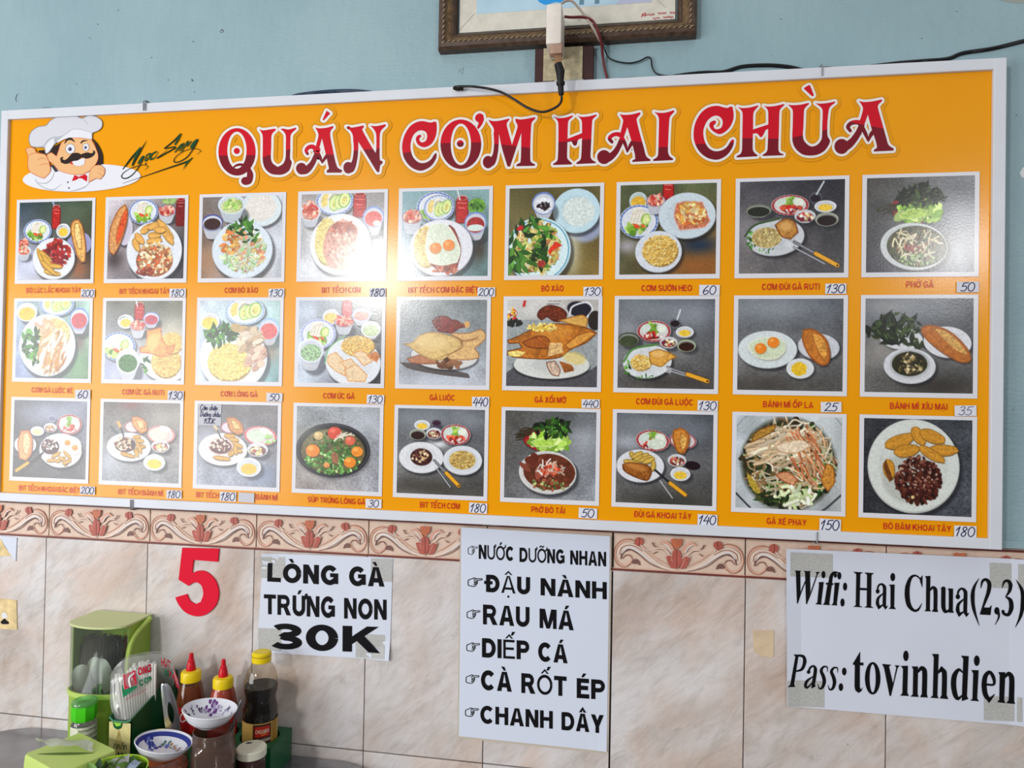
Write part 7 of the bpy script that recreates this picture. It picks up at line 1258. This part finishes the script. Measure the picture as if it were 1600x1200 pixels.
w.quad((x0, by0, bz0), (x0, by1, bz0), (x1, by1, bz0), (x1, by0, bz0)); w.quad((x0, by0, bz1), (.412, by0, bz1), (.412, by1, bz1), (x0, by1, bz1))
w.build('bottle_block', DG, cd, True, 30)
F = Flat(lambda x, z, l: Vector((x, by0-.0004-l, z))); em = mat('embossed_green', (30, 100, 62), .3)
words_quad(F, 'TƯƠNG', (.60, .788), (.652, .788), (.60, .802), (.652, .802), mat('raised_outline', (170, 160, 130), .4), .0003, w=.1); F.build('embossed_word', cd)
# -- bag of straws in the slot
bg_ = empty('straw_bag', (.383, -.088, .76)); tag(bg_, 'clear printed plastic bag of white drinking straws standing in the green caddy slot', 'bag')
def bagpt(u, v, s):         # u along the bag 0..1, v up, s side; the loose top of the bag is twisted out of the slot
    t = min(1, max(0, (v-.45)/.5)); t = t*t*(3-2*t); ph = math.radians(90-62*t); dx_, dy_ = math.cos(ph), math.sin(ph); nx_, ny_ = dy_, -dx_
    fl = .35+.65*math.sin(math.pi*min(1, .15+.8*u)); top = .976-.030*(2*u-1)**4-.006*(1-u); z = .762+(top-.762)*v
    wd = (.0165*fl*(1-.35*v*v) if v < .97 else .009*fl)+.0012*math.sin(23*u+9*v)+.0008*math.sin(40*v+7*u)
    L = (u-.5)*(.118-.004*t); return Vector((.383+.002*t+dx_*L+nx_*s*wd, -.097-.004*t+dy_*L+ny_*s*wd, z))
n = 26; w = MB(); rows = []
for j in range(n+1):
    v = j/n; rows.append([w.bm.verts.new(bagpt(u/20, v, 1)) for u in range(21)]+[w.bm.verts.new(bagpt(1-u/20, v, -1)) for u in range(21)])
for a, b in zip(rows, rows[1:]):
    for k in range(42): w.bm.faces.new((a[k], a[(k+1) % 42], b[(k+1) % 42], b[k]))
w.build('plastic_film', clear_mat('crinkled_film', (238, 238, 236), .16, .12), bg_, True, 60)
stm = mat('white_straw', (232, 230, 226), .45, noise=.05, nscale=80); st0 = None; RS2 = random.Random(2)
for i in range(14):
    for j in range(4):
        u = .08+i*.0460
        if st0 is None:
            w = MB(); w.lathe((0, 0, 0), [(.0028, 0), (.0028, .186)], 10); o = w.build('drinking_straw', stm, smooth=True); st0 = o
        else: o = st0.copy(); COL.objects.link(o)
        jj = j-1.5; b0 = bagpt(u, .05, 0)+Vector((jj*.0064, 0, -.008)); o.location = b0; t1 = bagpt(u*.98+.01, .9, 0)+Vector((.0045, -.0045, 0))*jj; o.rotation_euler = (t1-b0).to_track_quat('Z', 'Y').to_euler(); o.scale = (1, 1, RS2.uniform(.97, 1.03)*(1 if u > .3 else .93))
        tag(o, 'white drinking straw packed upright inside the clear printed bag', 'straw', 'white straws in the bag')
F = Flat(lambda y, z, l: bagpt((y+.156)/.118, (z-.762)/(.972-.762), 1)+Vector((.42, -.9, 0))*(.0012+l))
rdp = mat('bag_red', (200, 24, 56), .45); gnp = mat('bag_green', (20, 130, 84), .45); whp = mat('bag_white', (226, 226, 226), .45)
F.poly([(-.134, .918), (-.112, .920), (-.111, .946), (-.133, .944)], rdp, 0); F.stroke([(-.124, .920), (-.123, .934), (-.114, .941)], .0035, whp, .0004); F.poly([(-.140, .908), (-.113, .914), (-.113, .918), (-.137, .918)], gnp, .0002); F.poly([(-.140, .908), (-.134, .918), (-.137, .930)], gnp, .0002)
words_quad(F, 'ONG', (-.107, .934), (-.082, .938), (-.106, .950), (-.080, .954), rdp, 0, w=.24); words_quad(F, 'CON', (-.107, .913), (-.082, .920), (-.107, .925), (-.081, .931), gnp, 0, w=.24)
F.stroke([(-.138, .902), (-.110, .902), (-.082, .908)], .0008, rdp, 0, caps=False)
words_quad(F, 'HUT', (-.062, .948), (-.046, .951), (-.063, .966), (-.045, .968), rdp, 0, w=.2); words_quad(F, 'G', (-.058, .928), (-.051, .929), (-.058, .940), (-.051, .941), gnp, 0, w=.24)
hand(F, '0', -.043, .930, .014, rdp, 0, w=.16); F.stroke([(-.050, .943), (-.045, .944), (-.0485, .931)], .0018, rdp, 0, smooth=False)
F.poly([(-.040, .966), (-.030, .960), (-.027, .930), (-.034, .918), (-.038, .940)], rdp, 0)
for k in range(5): F.stroke([(-.0385+k*.0012, .958-k*.008), (-.0305+k*.0006, .956-k*.008)], .0016, whp, .0004)
F.build('bag_print', bg_)
# -- steel peeler standing beside the slot
w = MB(); pth = [(.4665, -.1110, ZT+.001), (.4650, -.1125, .80), (.4615, -.115, .845), (.4560, -.118, .885), (.450, -.121, .915), (.446, -.122, .926)]; P_ = crv(pth, 6); hwid = [.004+.0095*math.sin(math.pi*min(1, max(0, (i/(len(P_)-1)-.05)/.95))**.8) for i in range(len(P_))]
vec = Vector((.826, .563, 0)); nrm = Vector((-.563, .826, 0)); A = []
for p, h in zip(P_, hwid):
    f = (p.z-.868)/.020; hole = h*.42*math.sqrt(max(0, 1-f*f)) if abs(f) < 1 else 0
    A.append([w.bm.verts.new(p+vec*d+nrm*(.0035*(d/h)**2)) for d in (-h, -h*.72, -hole, hole, h*.72, h)]+[hole])
for a, b in zip(A, A[1:]):
    for k in range(5):
        if k == 2 and (a[6] > 0 or b[6] > 0): continue
        if k == 2: continue
        w.bm.faces.new((a[k], a[k+1], b[k+1], b[k]))
bmesh.ops.remove_doubles(w.bm, verts=w.bm.verts, dist=.0002); bmesh.ops.solidify(w.bm, geom=w.bm.faces[:], thickness=.0012)
o = w.build('steel_peeler', mat('peeler_steel', (186, 188, 194), .25, metal=.85), smooth=True, angle=50); tag(o, 'steel handle with an oval slot leaning upright beside the bag of straws', 'peeler')
# -- chilli sauce bottles
AMB = clear_mat('amber_plastic', (236, 200, 160), .06); RLB = mat('red_bottle_label', (170, 26, 28), .4); YCP = mat('yellow_cap', (226, 196, 20), .35); RNZ = mat('red_nozzle', (196, 18, 34), .3)
def chilli(x, y, cap_z, sauce, sauce_top, label, tint):
    e_ = empty('chilli_bottle', (x, y, ZT+.0045)); tag(e_, label, 'sauce bottle', 'chilli sauce bottles in the caddy'); c = (x, y, ZT+.0045); H = cap_z-c[2]
    body = [(.025, 0), (.0275, .003), (.0278, .112), (.0262, .124), (.0225, .142), (.0185, H-.010), (.0160, H-.004), (.0160, H)]
    w = MB(); w.lathe(c, body, 36); w.build('bottle', tint, e_, True)
    fill = [(r-.0016, z) for r, z in body if z < sauce_top]; fill[0] = (fill[0][0], .0015)
    rt = fill[-1][0]-.0012; w = MB(); w.lathe(c, fill+[(rt, sauce_top)], 36); w.build('sauce', sauce, e_, True)
    w = MB(); w.lathe((x, y, cap_z-.012), [(.0186, 0), (.0196, .001), (.0196, .0165), (.0188, .018), (.0178, .0205), (.011, .022)], 48, fn=lambda t: 1+.012*math.cos(24*t)); w.build('cap', YCP, e_, True, 30)
    w = MB(); w.lathe((x, y, cap_z+.0095), [(.0095, 0), (.0095, .003), (.0075, .014), (.0066, .016), (.0066, .020), (.0048, .022), (.0040, .0335), (.0028, .035)], 24); w.build('nozzle', RNZ, e_, True, 30)
    w = MB(); w.lathe((x, y, c[2]+.040), [(.0281, 0), (.0281, .072)], 40, cap=False); lb = w.build('label', RLB, e_, True)
    F = Flat(lambda a, z, l: Vector((x+(.0283+l)*math.cos(a), y+(.0283+l)*math.sin(a), c[2]+.050+z))); wt = mat('label_white', (226, 220, 212), .5)
    F.stroke([(-1.28, .040), (-1.40, .046), (-1.55, .040), (-1.56, .030), (-1.40, .024), (-1.26, .030)], .0026*10, wt, .0001) if False else None
    sc = 1/.0283
    def cur(pts, wd): F.stroke([(-1.62+px*sc, pz) for px, pz in pts], .0001, wt, .0001) if False else None
    # white script: built as thin quads on the curved label
    def scr(pts):
        P2 = catmull(pts, False, 5, 100)
        for (a, z), (b, z2) in zip(P2, P2[1:]):
            dx, dz = (b-a), (z2-z); L = math.hypot(dx, dz) or 1; nx, nz = -dz/L*.0011, dx/L*.0011
            F.raw([(-1.66+(a+nx)*sc, z+nz), (-1.66+(b+nx)*sc, z2+nz), (-1.66+(b-nx)*sc, z2-nz), (-1.66+(a-nx)*sc, z-nz)], [(0, 1, 2, 3)], wt, .0002)
    scr([(.010, .048), (.005, .051), (.000, .044), (.001, .036), (.006, .034), (.011, .038)]); scr([(.014, .053), (.012, .036), (.014, .043), (.017, .043), (.018, .036)]); scr([(.022, .043), (.020, .037), (.024, .036), (.025, .041), (.022, .043)]); scr([(.029, .053), (.028, .036), (.030, .036)])
    for z in (.020, .012): F.raw([(-1.6, z), (-.7, z), (-.7, z+.0022), (-1.6, z+.0022)], [(0, 1, 2, 3)], mat('label_gold', (206, 150, 60), .5), .0002)
    F.build('label_script', lb)
chilli(.462, -.0585, .921, mat('chilli_sauce_dark', (120, 52, 18), .3), .150, 'left chilli sauce bottle, amber and taller, red nozzle on yellow cap', clear_mat('amber_film', (226, 190, 140), .05))
chilli(.534, -.0585, .914, mat('chilli_sauce_red', (176, 72, 44), .3), .157, 'right chilli sauce bottle, reddish and shorter, red nozzle on yellow cap', clear_mat('rosy_film', (232, 190, 170), .06))
# -- soy sauce bottle
sy = empty('soy_sauce_bottle', (.617, -.0585, ZT+.0045)); tag(sy, 'soy sauce bottle with a yellow flip cap and dark liquid in the caddy', 'sauce bottle')
c = (.617, -.0585, ZT+.0045)
body = [(.030, 0), (.0335, .004), (.0335, .092), (.0325, .096), (.0338, .102), (.0338, .114), (.0300, .128), (.0296, .137), (.0325, .150), (.0335, .158), (.0325, .172), (.0275, .190), (.0195, .204), (.0150, .208), (.0150, .214)]
w = MB(); w.lathe(c, body, 40); w.build('bottle', clear_mat('clear_pet', (240, 232, 220), .008, .04), sy, True)
w = MB(); fl_ = [(r-.0014, z) for r, z in body if z < .160]; fl_[0] = (fl_[0][0], .0014); w.lathe(c, fl_+[(.0318, .1605)], 40); w.build('soy_sauce', mat('soy_liquid', (6, 4, 6), .12, spec=.12), sy, True)
w = MB(); w.lathe((c[0], c[1], c[2]+.207), [(.0180, 0), (.0188, .001), (.0188, .012), (.0184, .0125), (.0188, .013), (.0190, .017), (.0160, .020), (.0, .0205)], 40, cap=False); cp_ = w.build('flip_cap', YCP, sy, True, 30)
w = MB(); w.lathe((c[0], c[1], c[2]+.2188), [(.0189, 0), (.0191, .0006), (.0189, .0012)], 40, cap=False); w.build('cap_seam', mat('cap_seam', (120, 98, 16), .6), cp_)
w = MB(); w.lathe((c[0], c[1], c[2]+.034), [(.0338, 0), (.0338, .062)], 48, cap=False); lb = w.build('label', mat('tan_label', (196, 160, 84), .45), sy, True)
F = Flat(lambda a, z, l: Vector((c[0]+(.0339+l)*math.cos(a), c[1]+(.0339+l)*math.sin(a), c[2]+.034+z)))
def lq(a0, a1, z0, z1, m, l, n=8):
    F.raw([(a0+(a1-a0)*i/n, z0) for i in range(n+1)]+[(a0+(a1-a0)*i/n, z1) for i in range(n+1)], [(i, i+1, n+2+i, n+1+i) for i in range(n)], m, l)
A0, A1 = -1.48, -.42
lq(A0, A1, .006, .060, mat('label_brown', (72, 34, 24), .45), .0001); lq(A0+.12, A1-.1, .036, .056, mat('label_logo_red', (186, 40, 26), .45), .0002); lq(A1+.05, A1+.5, .0, .062, mat('label_dark_tan', (150, 112, 40), .45), .0001); lq(A1+.8, A1+1.1, .0, .062, mat('label_leaf', (120, 176, 90), .45), .0001)
def word_curve(s, a0, a1, z0, z1, m, l, w_=.18):
    Wd, P = lay(s, w_, .12)
    for q in P: F.poly([(a0+(a1-a0)*x/Wd, z0+(z1-z0)*y) for x, y in q], m, l) if len(q) > 4 else F.raw([(a0+(a1-a0)*x/Wd, z0+(z1-z0)*y) for x, y in q], [list(range(len(q)))], m, l)
lw = mat('label_cream', (226, 214, 190), .5)
word_curve('Cholimex'.upper(), A0+.16, A1-.14, .043, .050, lw, .0004); F.raw([(A0+.5, .039), (A1-.35, .040), (A1-.3, .042), (A0+.45, .0405)], [(0, 1, 2, 3)], mat('label_flame', (240, 150, 40), .5), .0004)
word_curve('ĐẬU NÀNH', A0+.08, A1-.05, .026, .032, lw, .0004); word_curve('ĐẬM ĐẶC', A0+.2, A1-.2, .016, .021, lw, .0004)
F.build('label_print', lb)
# -- yellow lidded jar, white lidded shaker
e_ = empty('yellow_lid_jar', (.447, -.1415, ZT)); tag(e_, 'small jar with a yellow lid behind the blue and white bowl', 'jar'); c = (.449, -.1425, ZT)
w = MB(); w.lathe(c, [(.018, .0006), (.0205, .003), (.0205, .068), (.017, .076)], 30); w.build('jar', CLR2, e_, True); w = MB(); w.lathe((c[0], c[1], ZT+.076), [(.0205, 0), (.0212, .001), (.0212, .012), (.0195, .014), (.017, .0128), (.0, .0126)], 36, cap=False); w.build('lid', YCP, e_, True, 35)
e_ = empty('white_lid_shaker', (.6445, -.1385, ZT)); tag(e_, 'dark shaker jar with a cream white lid beside the soy sauce bottle', 'jar'); c = (.6435, -.1385, ZT)
w = MB(); w.lathe(c, [(.022, .0006), (.0245, .004), (.0265, .045), (.026, .066), (.025, .069)], 30); w.build('jar', mat('dark_maroon_contents', (58, 34, 30), .25, coat=.5), e_, True); w = MB(); w.lathe((c[0], c[1], ZT+.066), [(.0268, 0), (.0278, .001), (.0278, .0135), (.0262, .0155), (.0, .0155)], 40, cap=False); l_ = w.build('lid', mat('cream_lid', (214, 212, 192), .4), e_, True, 35)
F = Flat(lambda x, y, l: Vector((x, y, ZT+.0816+l))); F.ell(c[0]-.012, c[1]+.012, .006, .003, mat('lid_hole', (40, 40, 36), .8), .0002, .4); F.build('spout_hole', l_)
# -- clear square-shouldered jar of chilli oil, spoon handle in it, white bowl resting in its mouth
hj = (.596, -.189, ZT); e_ = empty('chilli_oil_jar', hj); tag(e_, 'clear square-shouldered jar of dark red chilli oil under the purple flowered bowl', 'jar')
def sq(t): return 1/max(abs(math.cos(t-.55)), abs(math.sin(t-.55)))**.55
def hexjar(w, prof, n=64):
    rings = []
    for r, z, k in prof:
        rings.append([w.bm.verts.new((hj[0]+r*(1+(sq(2*math.pi*i/n)-1)*k)*math.cos(2*math.pi*i/n), hj[1]+r*(1+(sq(2*math.pi*i/n)-1)*k)*math.sin(2*math.pi*i/n), hj[2]+z)) for i in range(n)])
    for a, b in zip(rings, rings[1:]):
        for i in range(n): w.bm.faces.new((a[i], a[(i+1) % n], b[(i+1) % n], b[i]))
    return rings
w = MB(); R_ = hexjar(w, [(.036, .0006, 1), (.0385, .003, 1), (.0385, .098, 1), (.0375, .106, .8), (.0365, .112, .3), (.0355, .116, 0), (.0365, .119, 0), (.0355, .122, 0), (.0365, .125, 0), (.0355, .128, 0), (.0360, .133, 0), (.0345, .1335, 0), (.0340, .116, 0), (.0350, .108, .5), (.0368, .098, 1), (.0368, .004, 1)]); w.bm.faces.new(R_[0][::-1]); w.build('jar', clear_mat('jar_plastic', (196, 166, 152), .12, .08), e_, True, 40)
w = MB(); R_ = hexjar(w, [(.0355, .0045, 1), (.0362, .006, 1), (.0362, .076, 1)]); w.bm.faces.new(R_[0][::-1]); w.bm.faces.new(R_[-1]); w.build('chilli_oil', mat('chilli_oil', (92, 22, 10), .12, noise=.25, nscale=90), e_, True, 40)
w = MB(); RJ = random.Random(8)
for k in range(130):
    t = RJ.uniform(0, 6.283); r = .0365*sq(t)*RJ.uniform(.90, .985); w.box((hj[0]+r*math.cos(t), hj[1]+r*math.sin(t), ZT+.076+RJ.uniform(-.0005, .004)), (.0018, .0018, .0012), Matrix.Rotation(RJ.uniform(0, 3), 3, 'Z'))
o = w.build('seed_residue', mat('seed_residue', (186, 130, 80), .5), e_); tag(o, kind='stuff')
w = MB(); w.tube(crv([(hj[0]-.01, hj[1]+.008, ZT+.020), (hj[0]+.012, hj[1]+.015, ZT+.09), (hj[0]+.029, hj[1]+.0205, ZT+.145), (hj[0]+.040, hj[1]+.024, ZT+.180)], 6), [.003]*12+[.0024]*6+[.0016], 8); o = w.build('spoon', mat('dark_steel', (120, 120, 124), .25, metal=.9), smooth=True); tag(o, 'thin dark metal spoon handle sticking out of the chilli oil jar', 'spoon')
def bowl(name, cx_, cy_, z, R, depth, rfoot, tilt, label, rim):
    e_ = empty(name, (cx_, cy_, z)); tag(e_, label, 'bowl', 'small bowls used as jar covers'); e_.rotation_euler = Matrix.Rotation(tilt, 3, Vector((-.563, .826, 0))).to_euler()
    pr = [(rfoot*.9, 0), (rfoot, .001), (rfoot, .003), (rfoot*1.25, .004), (R*.78, depth*.42), (R*.94, depth*.80), (R*.985, depth*.97), (R, depth), (R*.985, depth+.0012), (R*.95, depth*.95), (R*.89, depth*.80), (R*.72, depth*.46), (rfoot*1.15, .0068), (0.0005, .006)]
    w = MB(); w.lathe((0, 0, 0), pr, 56, cap=False); w.build('bowl_body', mat('white_porcelain', (222, 223, 230), .16, coat=.3), e_, True, 40, False)
    def inside(r, a, l):
        k = 0; q = pr[7:]
        for (r0, z0), (r1, z1) in zip(q, q[1:]):
            if r1 <= r <= r0: f = (r-r1)/max(1e-9, r0-r1); zz = z1+(z0-z1)*f; break
        else: zz = depth
        return Vector((r*math.cos(a), r*math.sin(a), zz+l))
    return e_, inside
bz_ = .896
B1, in1 = bowl('white_bowl', .579, -.182, .884, .0485, .031, .021, math.radians(6.5), 'white bowl with purple flowers resting on the clear chilli oil jar', None)
def flat_in(inside, R): return Flat(lambda x, y, l: inside(min(R*.95, math.hypot(x, y)), math.atan2(y, x), .0003+l))
vio = mat('violet_glaze', (106, 58, 128), .3); vio2 = mat('lilac_glaze', (164, 150, 186), .3); dkg = mat('dark_glaze', (66, 60, 84), .3)
def spray(F, cx_, cy_, s, ms, seed, n=7):
    r_ = random.Random(seed)
    for k in range(n): F.ell(cx_+r_.uniform(-1, 1)*s, cy_+r_.uniform(-1, 1)*s*.8, s*.34*r_.uniform(.6, 1.2), s*.28*r_.uniform(.6, 1.2), ms[r_.randrange(len(ms))], .0002, r_.uniform(0, 3), 12)
    F.stroke([(cx_-s, cy_-s*.6), (cx_, cy_), (cx_+s, cy_+s*.4)], s*.10, ms[-1], .0001)
F = flat_in(in1, .0485); ring = lambda a, r: (r*math.cos(math.radians(a)), r*math.sin(math.radians(a)))
spray(F, *ring(116, .036), .0105, [vio, vio, vio2], 1, 16); spray(F, *ring(148, .037), .006, [vio, dkg], 2); spray(F, *ring(172, .0375), .005, [dkg, vio2], 3); spray(F, *ring(196, .038), .006, [vio, dkg], 4); spray(F, *ring(90, .037), .005, [vio2, vio2], 5); spray(F, *ring(66, .037), .006, [vio2, vio2, dkg], 6); spray(F, *ring(36, .038), .005, [vio, vio2], 7); spray(F, *ring(12, .038), .006, [vio, vio2], 8)
F.stroke([ring(a, .030) for a in range(60, 130, 8)], .0007, vio2, .0001)
o = F.build('flower_glaze'); o.parent = B1
# -- jar of pickled carrots under the blue and white bowl
cj = (.514, -.2215, ZT); e_ = empty('pickle_jar', cj); tag(e_, 'clear jar of orange pickled vegetables under the blue and white bowl', 'jar')
w = MB(); w.lathe(cj, [(.045, .0006), (.0475, .004), (.0475, .066), (.0465, .078), (.0445, .083), (.0455, .087), (.0445, .090), (.0455, .093), (.0440, .096), (.0425, .0965), (.0425, .084), (.0450, .070), (.0460, .004)], 48, cap=False); w.build('jar', clear_mat('jar_plastic_b', (236, 226, 220), .05, .08), e_, True, 40)
w = MB(); w.lathe(cj, [(.044, .003), (.0448, .004), (.0448, .074), (.030, .079)], 40); w.build('pickling_liquid', mat('carrot_liquid', (238, 120, 46), .25, noise=.3, nscale=45), e_, True)
car0 = None; RK = random.Random(6); cmats = [mat('carrot_orange', (250, 134, 52), .35), mat('carrot_pale', (240, 190, 130), .35), mat('radish_white', (222, 206, 186), .35)]
for k in range(26):
    w = MB(); t = RK.uniform(0, 6.283); r = .0425*math.sqrt(RK.uniform(.55, 1)); w.box((0, 0, 0), (RK.uniform(.012, .02), .006, .006), bevel=.0012)
    o = w.build('pickled_vegetable', cmats[0 if RK.random() < .6 else RK.randrange(1, 3)], smooth=True); o.location = (cj[0]+r*math.cos(t)*.93, cj[1]+r*math.sin(t)*.93, ZT+RK.uniform(.064, .079)); o.rotation_euler = (RK.uniform(-.5, .5), RK.uniform(-.4, .4), t+1.57)
    tag(o, 'pickled carrot or radish stick inside the jar under the blue bowl', 'vegetable', 'pickled sticks in the jar')
B2, in2 = bowl('blue_rimmed_bowl', .512, -.2215, .839, .0495, .028, .024, math.radians(11), 'white bowl with a blue patterned rim and flowers on the pickle jar', None)
F = flat_in(in2, .0495); blu = mat('cobalt_glaze', (40, 52, 136), .25); blu2 = mat('mid_blue_glaze', (96, 110, 186), .25); ogl = mat('ochre_glaze', (176, 120, 66), .3); ggl = mat('green_glaze', (90, 122, 110), .3)
n = 72
F.raw([(.0463*math.cos(2*math.pi*k/n), .0463*math.sin(2*math.pi*k/n)) for k in range(n)]+[(.0412*math.cos(2*math.pi*k/n), .0412*math.sin(2*math.pi*k/n)) for k in range(n)], [(i, (i+1) % n, n+(i+1) % n, n+i) for i in range(n)], blu, .0001)
for k in range(36): F.ell(*ring(k*10, .0438), .0014, .0009, blu2, .0003, math.radians(k*10+90), 8)
spray(F, *ring(18, .0285), .0125, [blu, blu2, blu2], 11, 22); spray(F, *ring(160, .030), .012, [blu, blu2], 12, 18); spray(F, *ring(112, .030), .008, [ggl, blu2], 13); spray(F, *ring(84, .030), .007, [ogl, ogl, ggl], 14, 5); spray(F, *ring(60, .028), .006, [ogl, blu2], 15, 5); spray(F, *ring(-8, .034), .006, [ggl, dkg], 16)
F.stroke([ring(a, r) for a, r in ((150, .026), (130, .028), (110, .026), (95, .03))], .0008, ggl, .0002)
o = F.build('flower_glaze'); o.parent = B2
# -- lime tissue box with a tissue pulled out
tbx = empty('tissue_box', (.345, -.235, ZT), -.375); tag(tbx, 'lime green plastic tissue box with a white tissue pulled out, on the table\'s near edge', 'tissue box')
TZ = .848; c4 = [atz(125, 1144, TZ), atz(37, 1178, TZ), atz(183, 1172, TZ)]; A_, B_, D_ = c4; C4 = B_+D_-A_
def bil(u, v): return A_*(1-u)*(1-v)+B_*u*(1-v)+D_*(1-u)*v+C4*u*v
def rim4(k, r=.05, n=5):
    out = []
    for cu, cv, a in ((r, r, 180), (1-r, r, 270), (1-r, 1-r, 0), (r, 1-r, 90)):
        for i in range(n+1): t = math.radians(a+90*i/n); p = bil(.5+(cu+r*math.cos(t)-.5)*k, .5+(cv+r*math.sin(t)-.5)*k); out.append((p.x, p.y))
    return out
LG = mat('lime_tissue_box', (184, 204, 112), .42, spec=.35)
w = MB(); rr_ = [(rim4(1.03), ZT+.0006), (rim4(1.04), ZT+.004), (rim4(1.02), TZ-.020), (rim4(1.0), TZ-.004), (rim4(.975), TZ)]
rings = [[w.bm.verts.new((p[0], p[1], z)) for p in l] for l, z in rr_]
for a, b in zip(rings, rings[1:]):
    for i in range(len(a)): w.bm.faces.new((a[i], a[(i+1) % len(a)], b[(i+1) % len(b)], b[i]))
w.bm.faces.new(rings[-1]); w.bm.faces.new(rings[0][::-1]); w.build('box', LG, tbx, True, 35)
F = Flat(lambda x, y, l: Vector((x, y, TZ+.0004+l)))
ctr = [bil(u, v) for u, v in ((.86, .18), (.72, .34), (.58, .5), (.44, .66), (.30, .8))]
F.stroke([(p.x, p.y) for p in ctr], [.002, .007, .010, .008, .002], mat('slot_dark', (90, 110, 50), .7), 0); F.build('slot', tbx)
w = MB(); R_ = []
for i in range(25):
    s = i/24; p = bil(.90-.60*s, .14+.64*s); lift = .026*math.exp(-((s-.02)/.22)**2)+.010*math.sin(math.pi*s)+.002
    d = (D_-A_).normalized(); wd = .010+.040*math.sin(math.pi*min(1, s*1.05+.05))
    off = (A_-B_).normalized()
    R_.append([w.bm.verts.new((p.x+off.x*wd*t*.9, p.y+off.y*wd*t*.9, TZ+.001+lift*(1-.55*t)*(1-.2*math.sin(5*t+7*s))+(.0015*math.sin(19*s+6*t)))) for t in (0, .25, .5, .75, 1)])
for a, b in zip(R_, R_[1:]):
    for k in range(4): w.bm.faces.new((a[k], a[k+1], b[k+1], b[k]))
bmesh.ops.solidify(w.bm, geom=w.bm.faces[:], thickness=.0006)
w.build('tissue', mat('thin_white_tissue', (228, 231, 222), .8, spec=.1), tbx, True, 60)
# -- lime basket of herbs and sachets
hb = atz(178, 1196, .862); hbc = (hb.x+.012, hb.y-.012, ZT); e_ = empty('herb_basket', hbc); tag(e_, 'lime green basket of fresh herbs and sachets in front of the caddy', 'basket')
w = MB(); w.lathe(hbc, [(.036, .0006), (.039, .003), (.044, .060), (.049, .112), (.0505, .114), (.0485, .113), (.043, .060), (.038, .006)], 44, cap=False); w.bm.faces.new([v for v in w.bm.verts][:44][::-1]); w.build('basket', mat('lime_basket', (160, 200, 50), .35, trans=.1), e_, True, 50)
lf = [mat('herb_dark', (38, 66, 30), .5), mat('herb_mid', (66, 104, 44), .5), mat('herb_light', (104, 140, 62), .5)]; RH = random.Random(12)
def leaf(l, wd, m):
    w = MB(); n = 7; R_ = []
    for i in range(n+1):
        t = i/n; h = wd*math.sin(math.pi*t**.8)*(1-.2*t)+.0002; z = .18*l*math.sin(math.pi*t*.9); R_.append([w.bm.verts.new((t*l, s*h, z+abs(s)*h*.5)) for s in (-1, -.5, 0, .5, 1)])
    for a, b in zip(R_, R_[1:]):
        for k in range(4): w.bm.faces.new((a[k], a[k+1], b[k+1], b[k]))
    return w.build('herb_leaf', m, smooth=True, angle=70)
protos = [leaf(.030, .008, lf[k]) for k in range(3)]
for k in range(44):
    o = protos[k] if k < 3 else protos[RH.randrange(3)].copy()
    if k >= 3: COL.objects.link(o)
    t = RH.uniform(0, 6.283); r = .036*math.sqrt(RH.random()); o.location = (hbc[0]+r*math.cos(t), hbc[1]+r*math.sin(t), ZT+RH.uniform(.088, .104)); o.rotation_euler = (RH.uniform(-.8, .8), RH.uniform(-.7, .1), RH.uniform(0, 6.283))
    tag(o, 'green herb leaf heaped in the lime basket', 'herb leaf', 'herb leaves in the basket')
w = MB(); w.lathe((hbc[0], hbc[1], ZT+.004), [(.036, 0), (.038, .03), (.042, .085), (.02, .092)], 30); o = w.build('herb_heap', mat('herb_mass', (46, 72, 34), .6, noise=.4, nscale=120), smooth=True); tag(o, 'mass of green herbs filling the lime basket below the loose leaves', 'herbs', kind='stuff')
for k, (dx, dy, rz, m) in enumerate(((-.012, .022, .4, mat('foil_sachet', (206, 204, 206), .3, noise=.1, nscale=90)), (.016, .018, -.5, mat('blue_white_sachet', (176, 190, 214), .35, noise=.25, nscale=110)))):
    w = MB(); n = 8; R_ = []
    for i in range(n+1):
        R_.append([w.bm.verts.new(((i/n-.5)*.034, (j/n-.5)*.024, .004*math.sin(math.pi*i/n)*math.sin(math.pi*j/n)+.0012*math.sin(9*i/n+5*j/n))) for j in range(n+1)])
    for a, b in zip(R_, R_[1:]):
        for j in range(n): w.bm.faces.new((a[j], a[j+1], b[j+1], b[j]))
    bmesh.ops.solidify(w.bm, geom=w.bm.faces[:], thickness=.0008); o = w.build('sachet', m, smooth=True, angle=70); o.location = (hbc[0]+dx, hbc[1]+dy, ZT+.112); o.rotation_euler = (.35, -.2, rz); tag(o, ['crinkled silver white sachet on the herbs, at the basket\'s left', 'blue and white sachet on the herbs, nearer the blue bowl'][k], 'sachet', 'sachets in the basket')
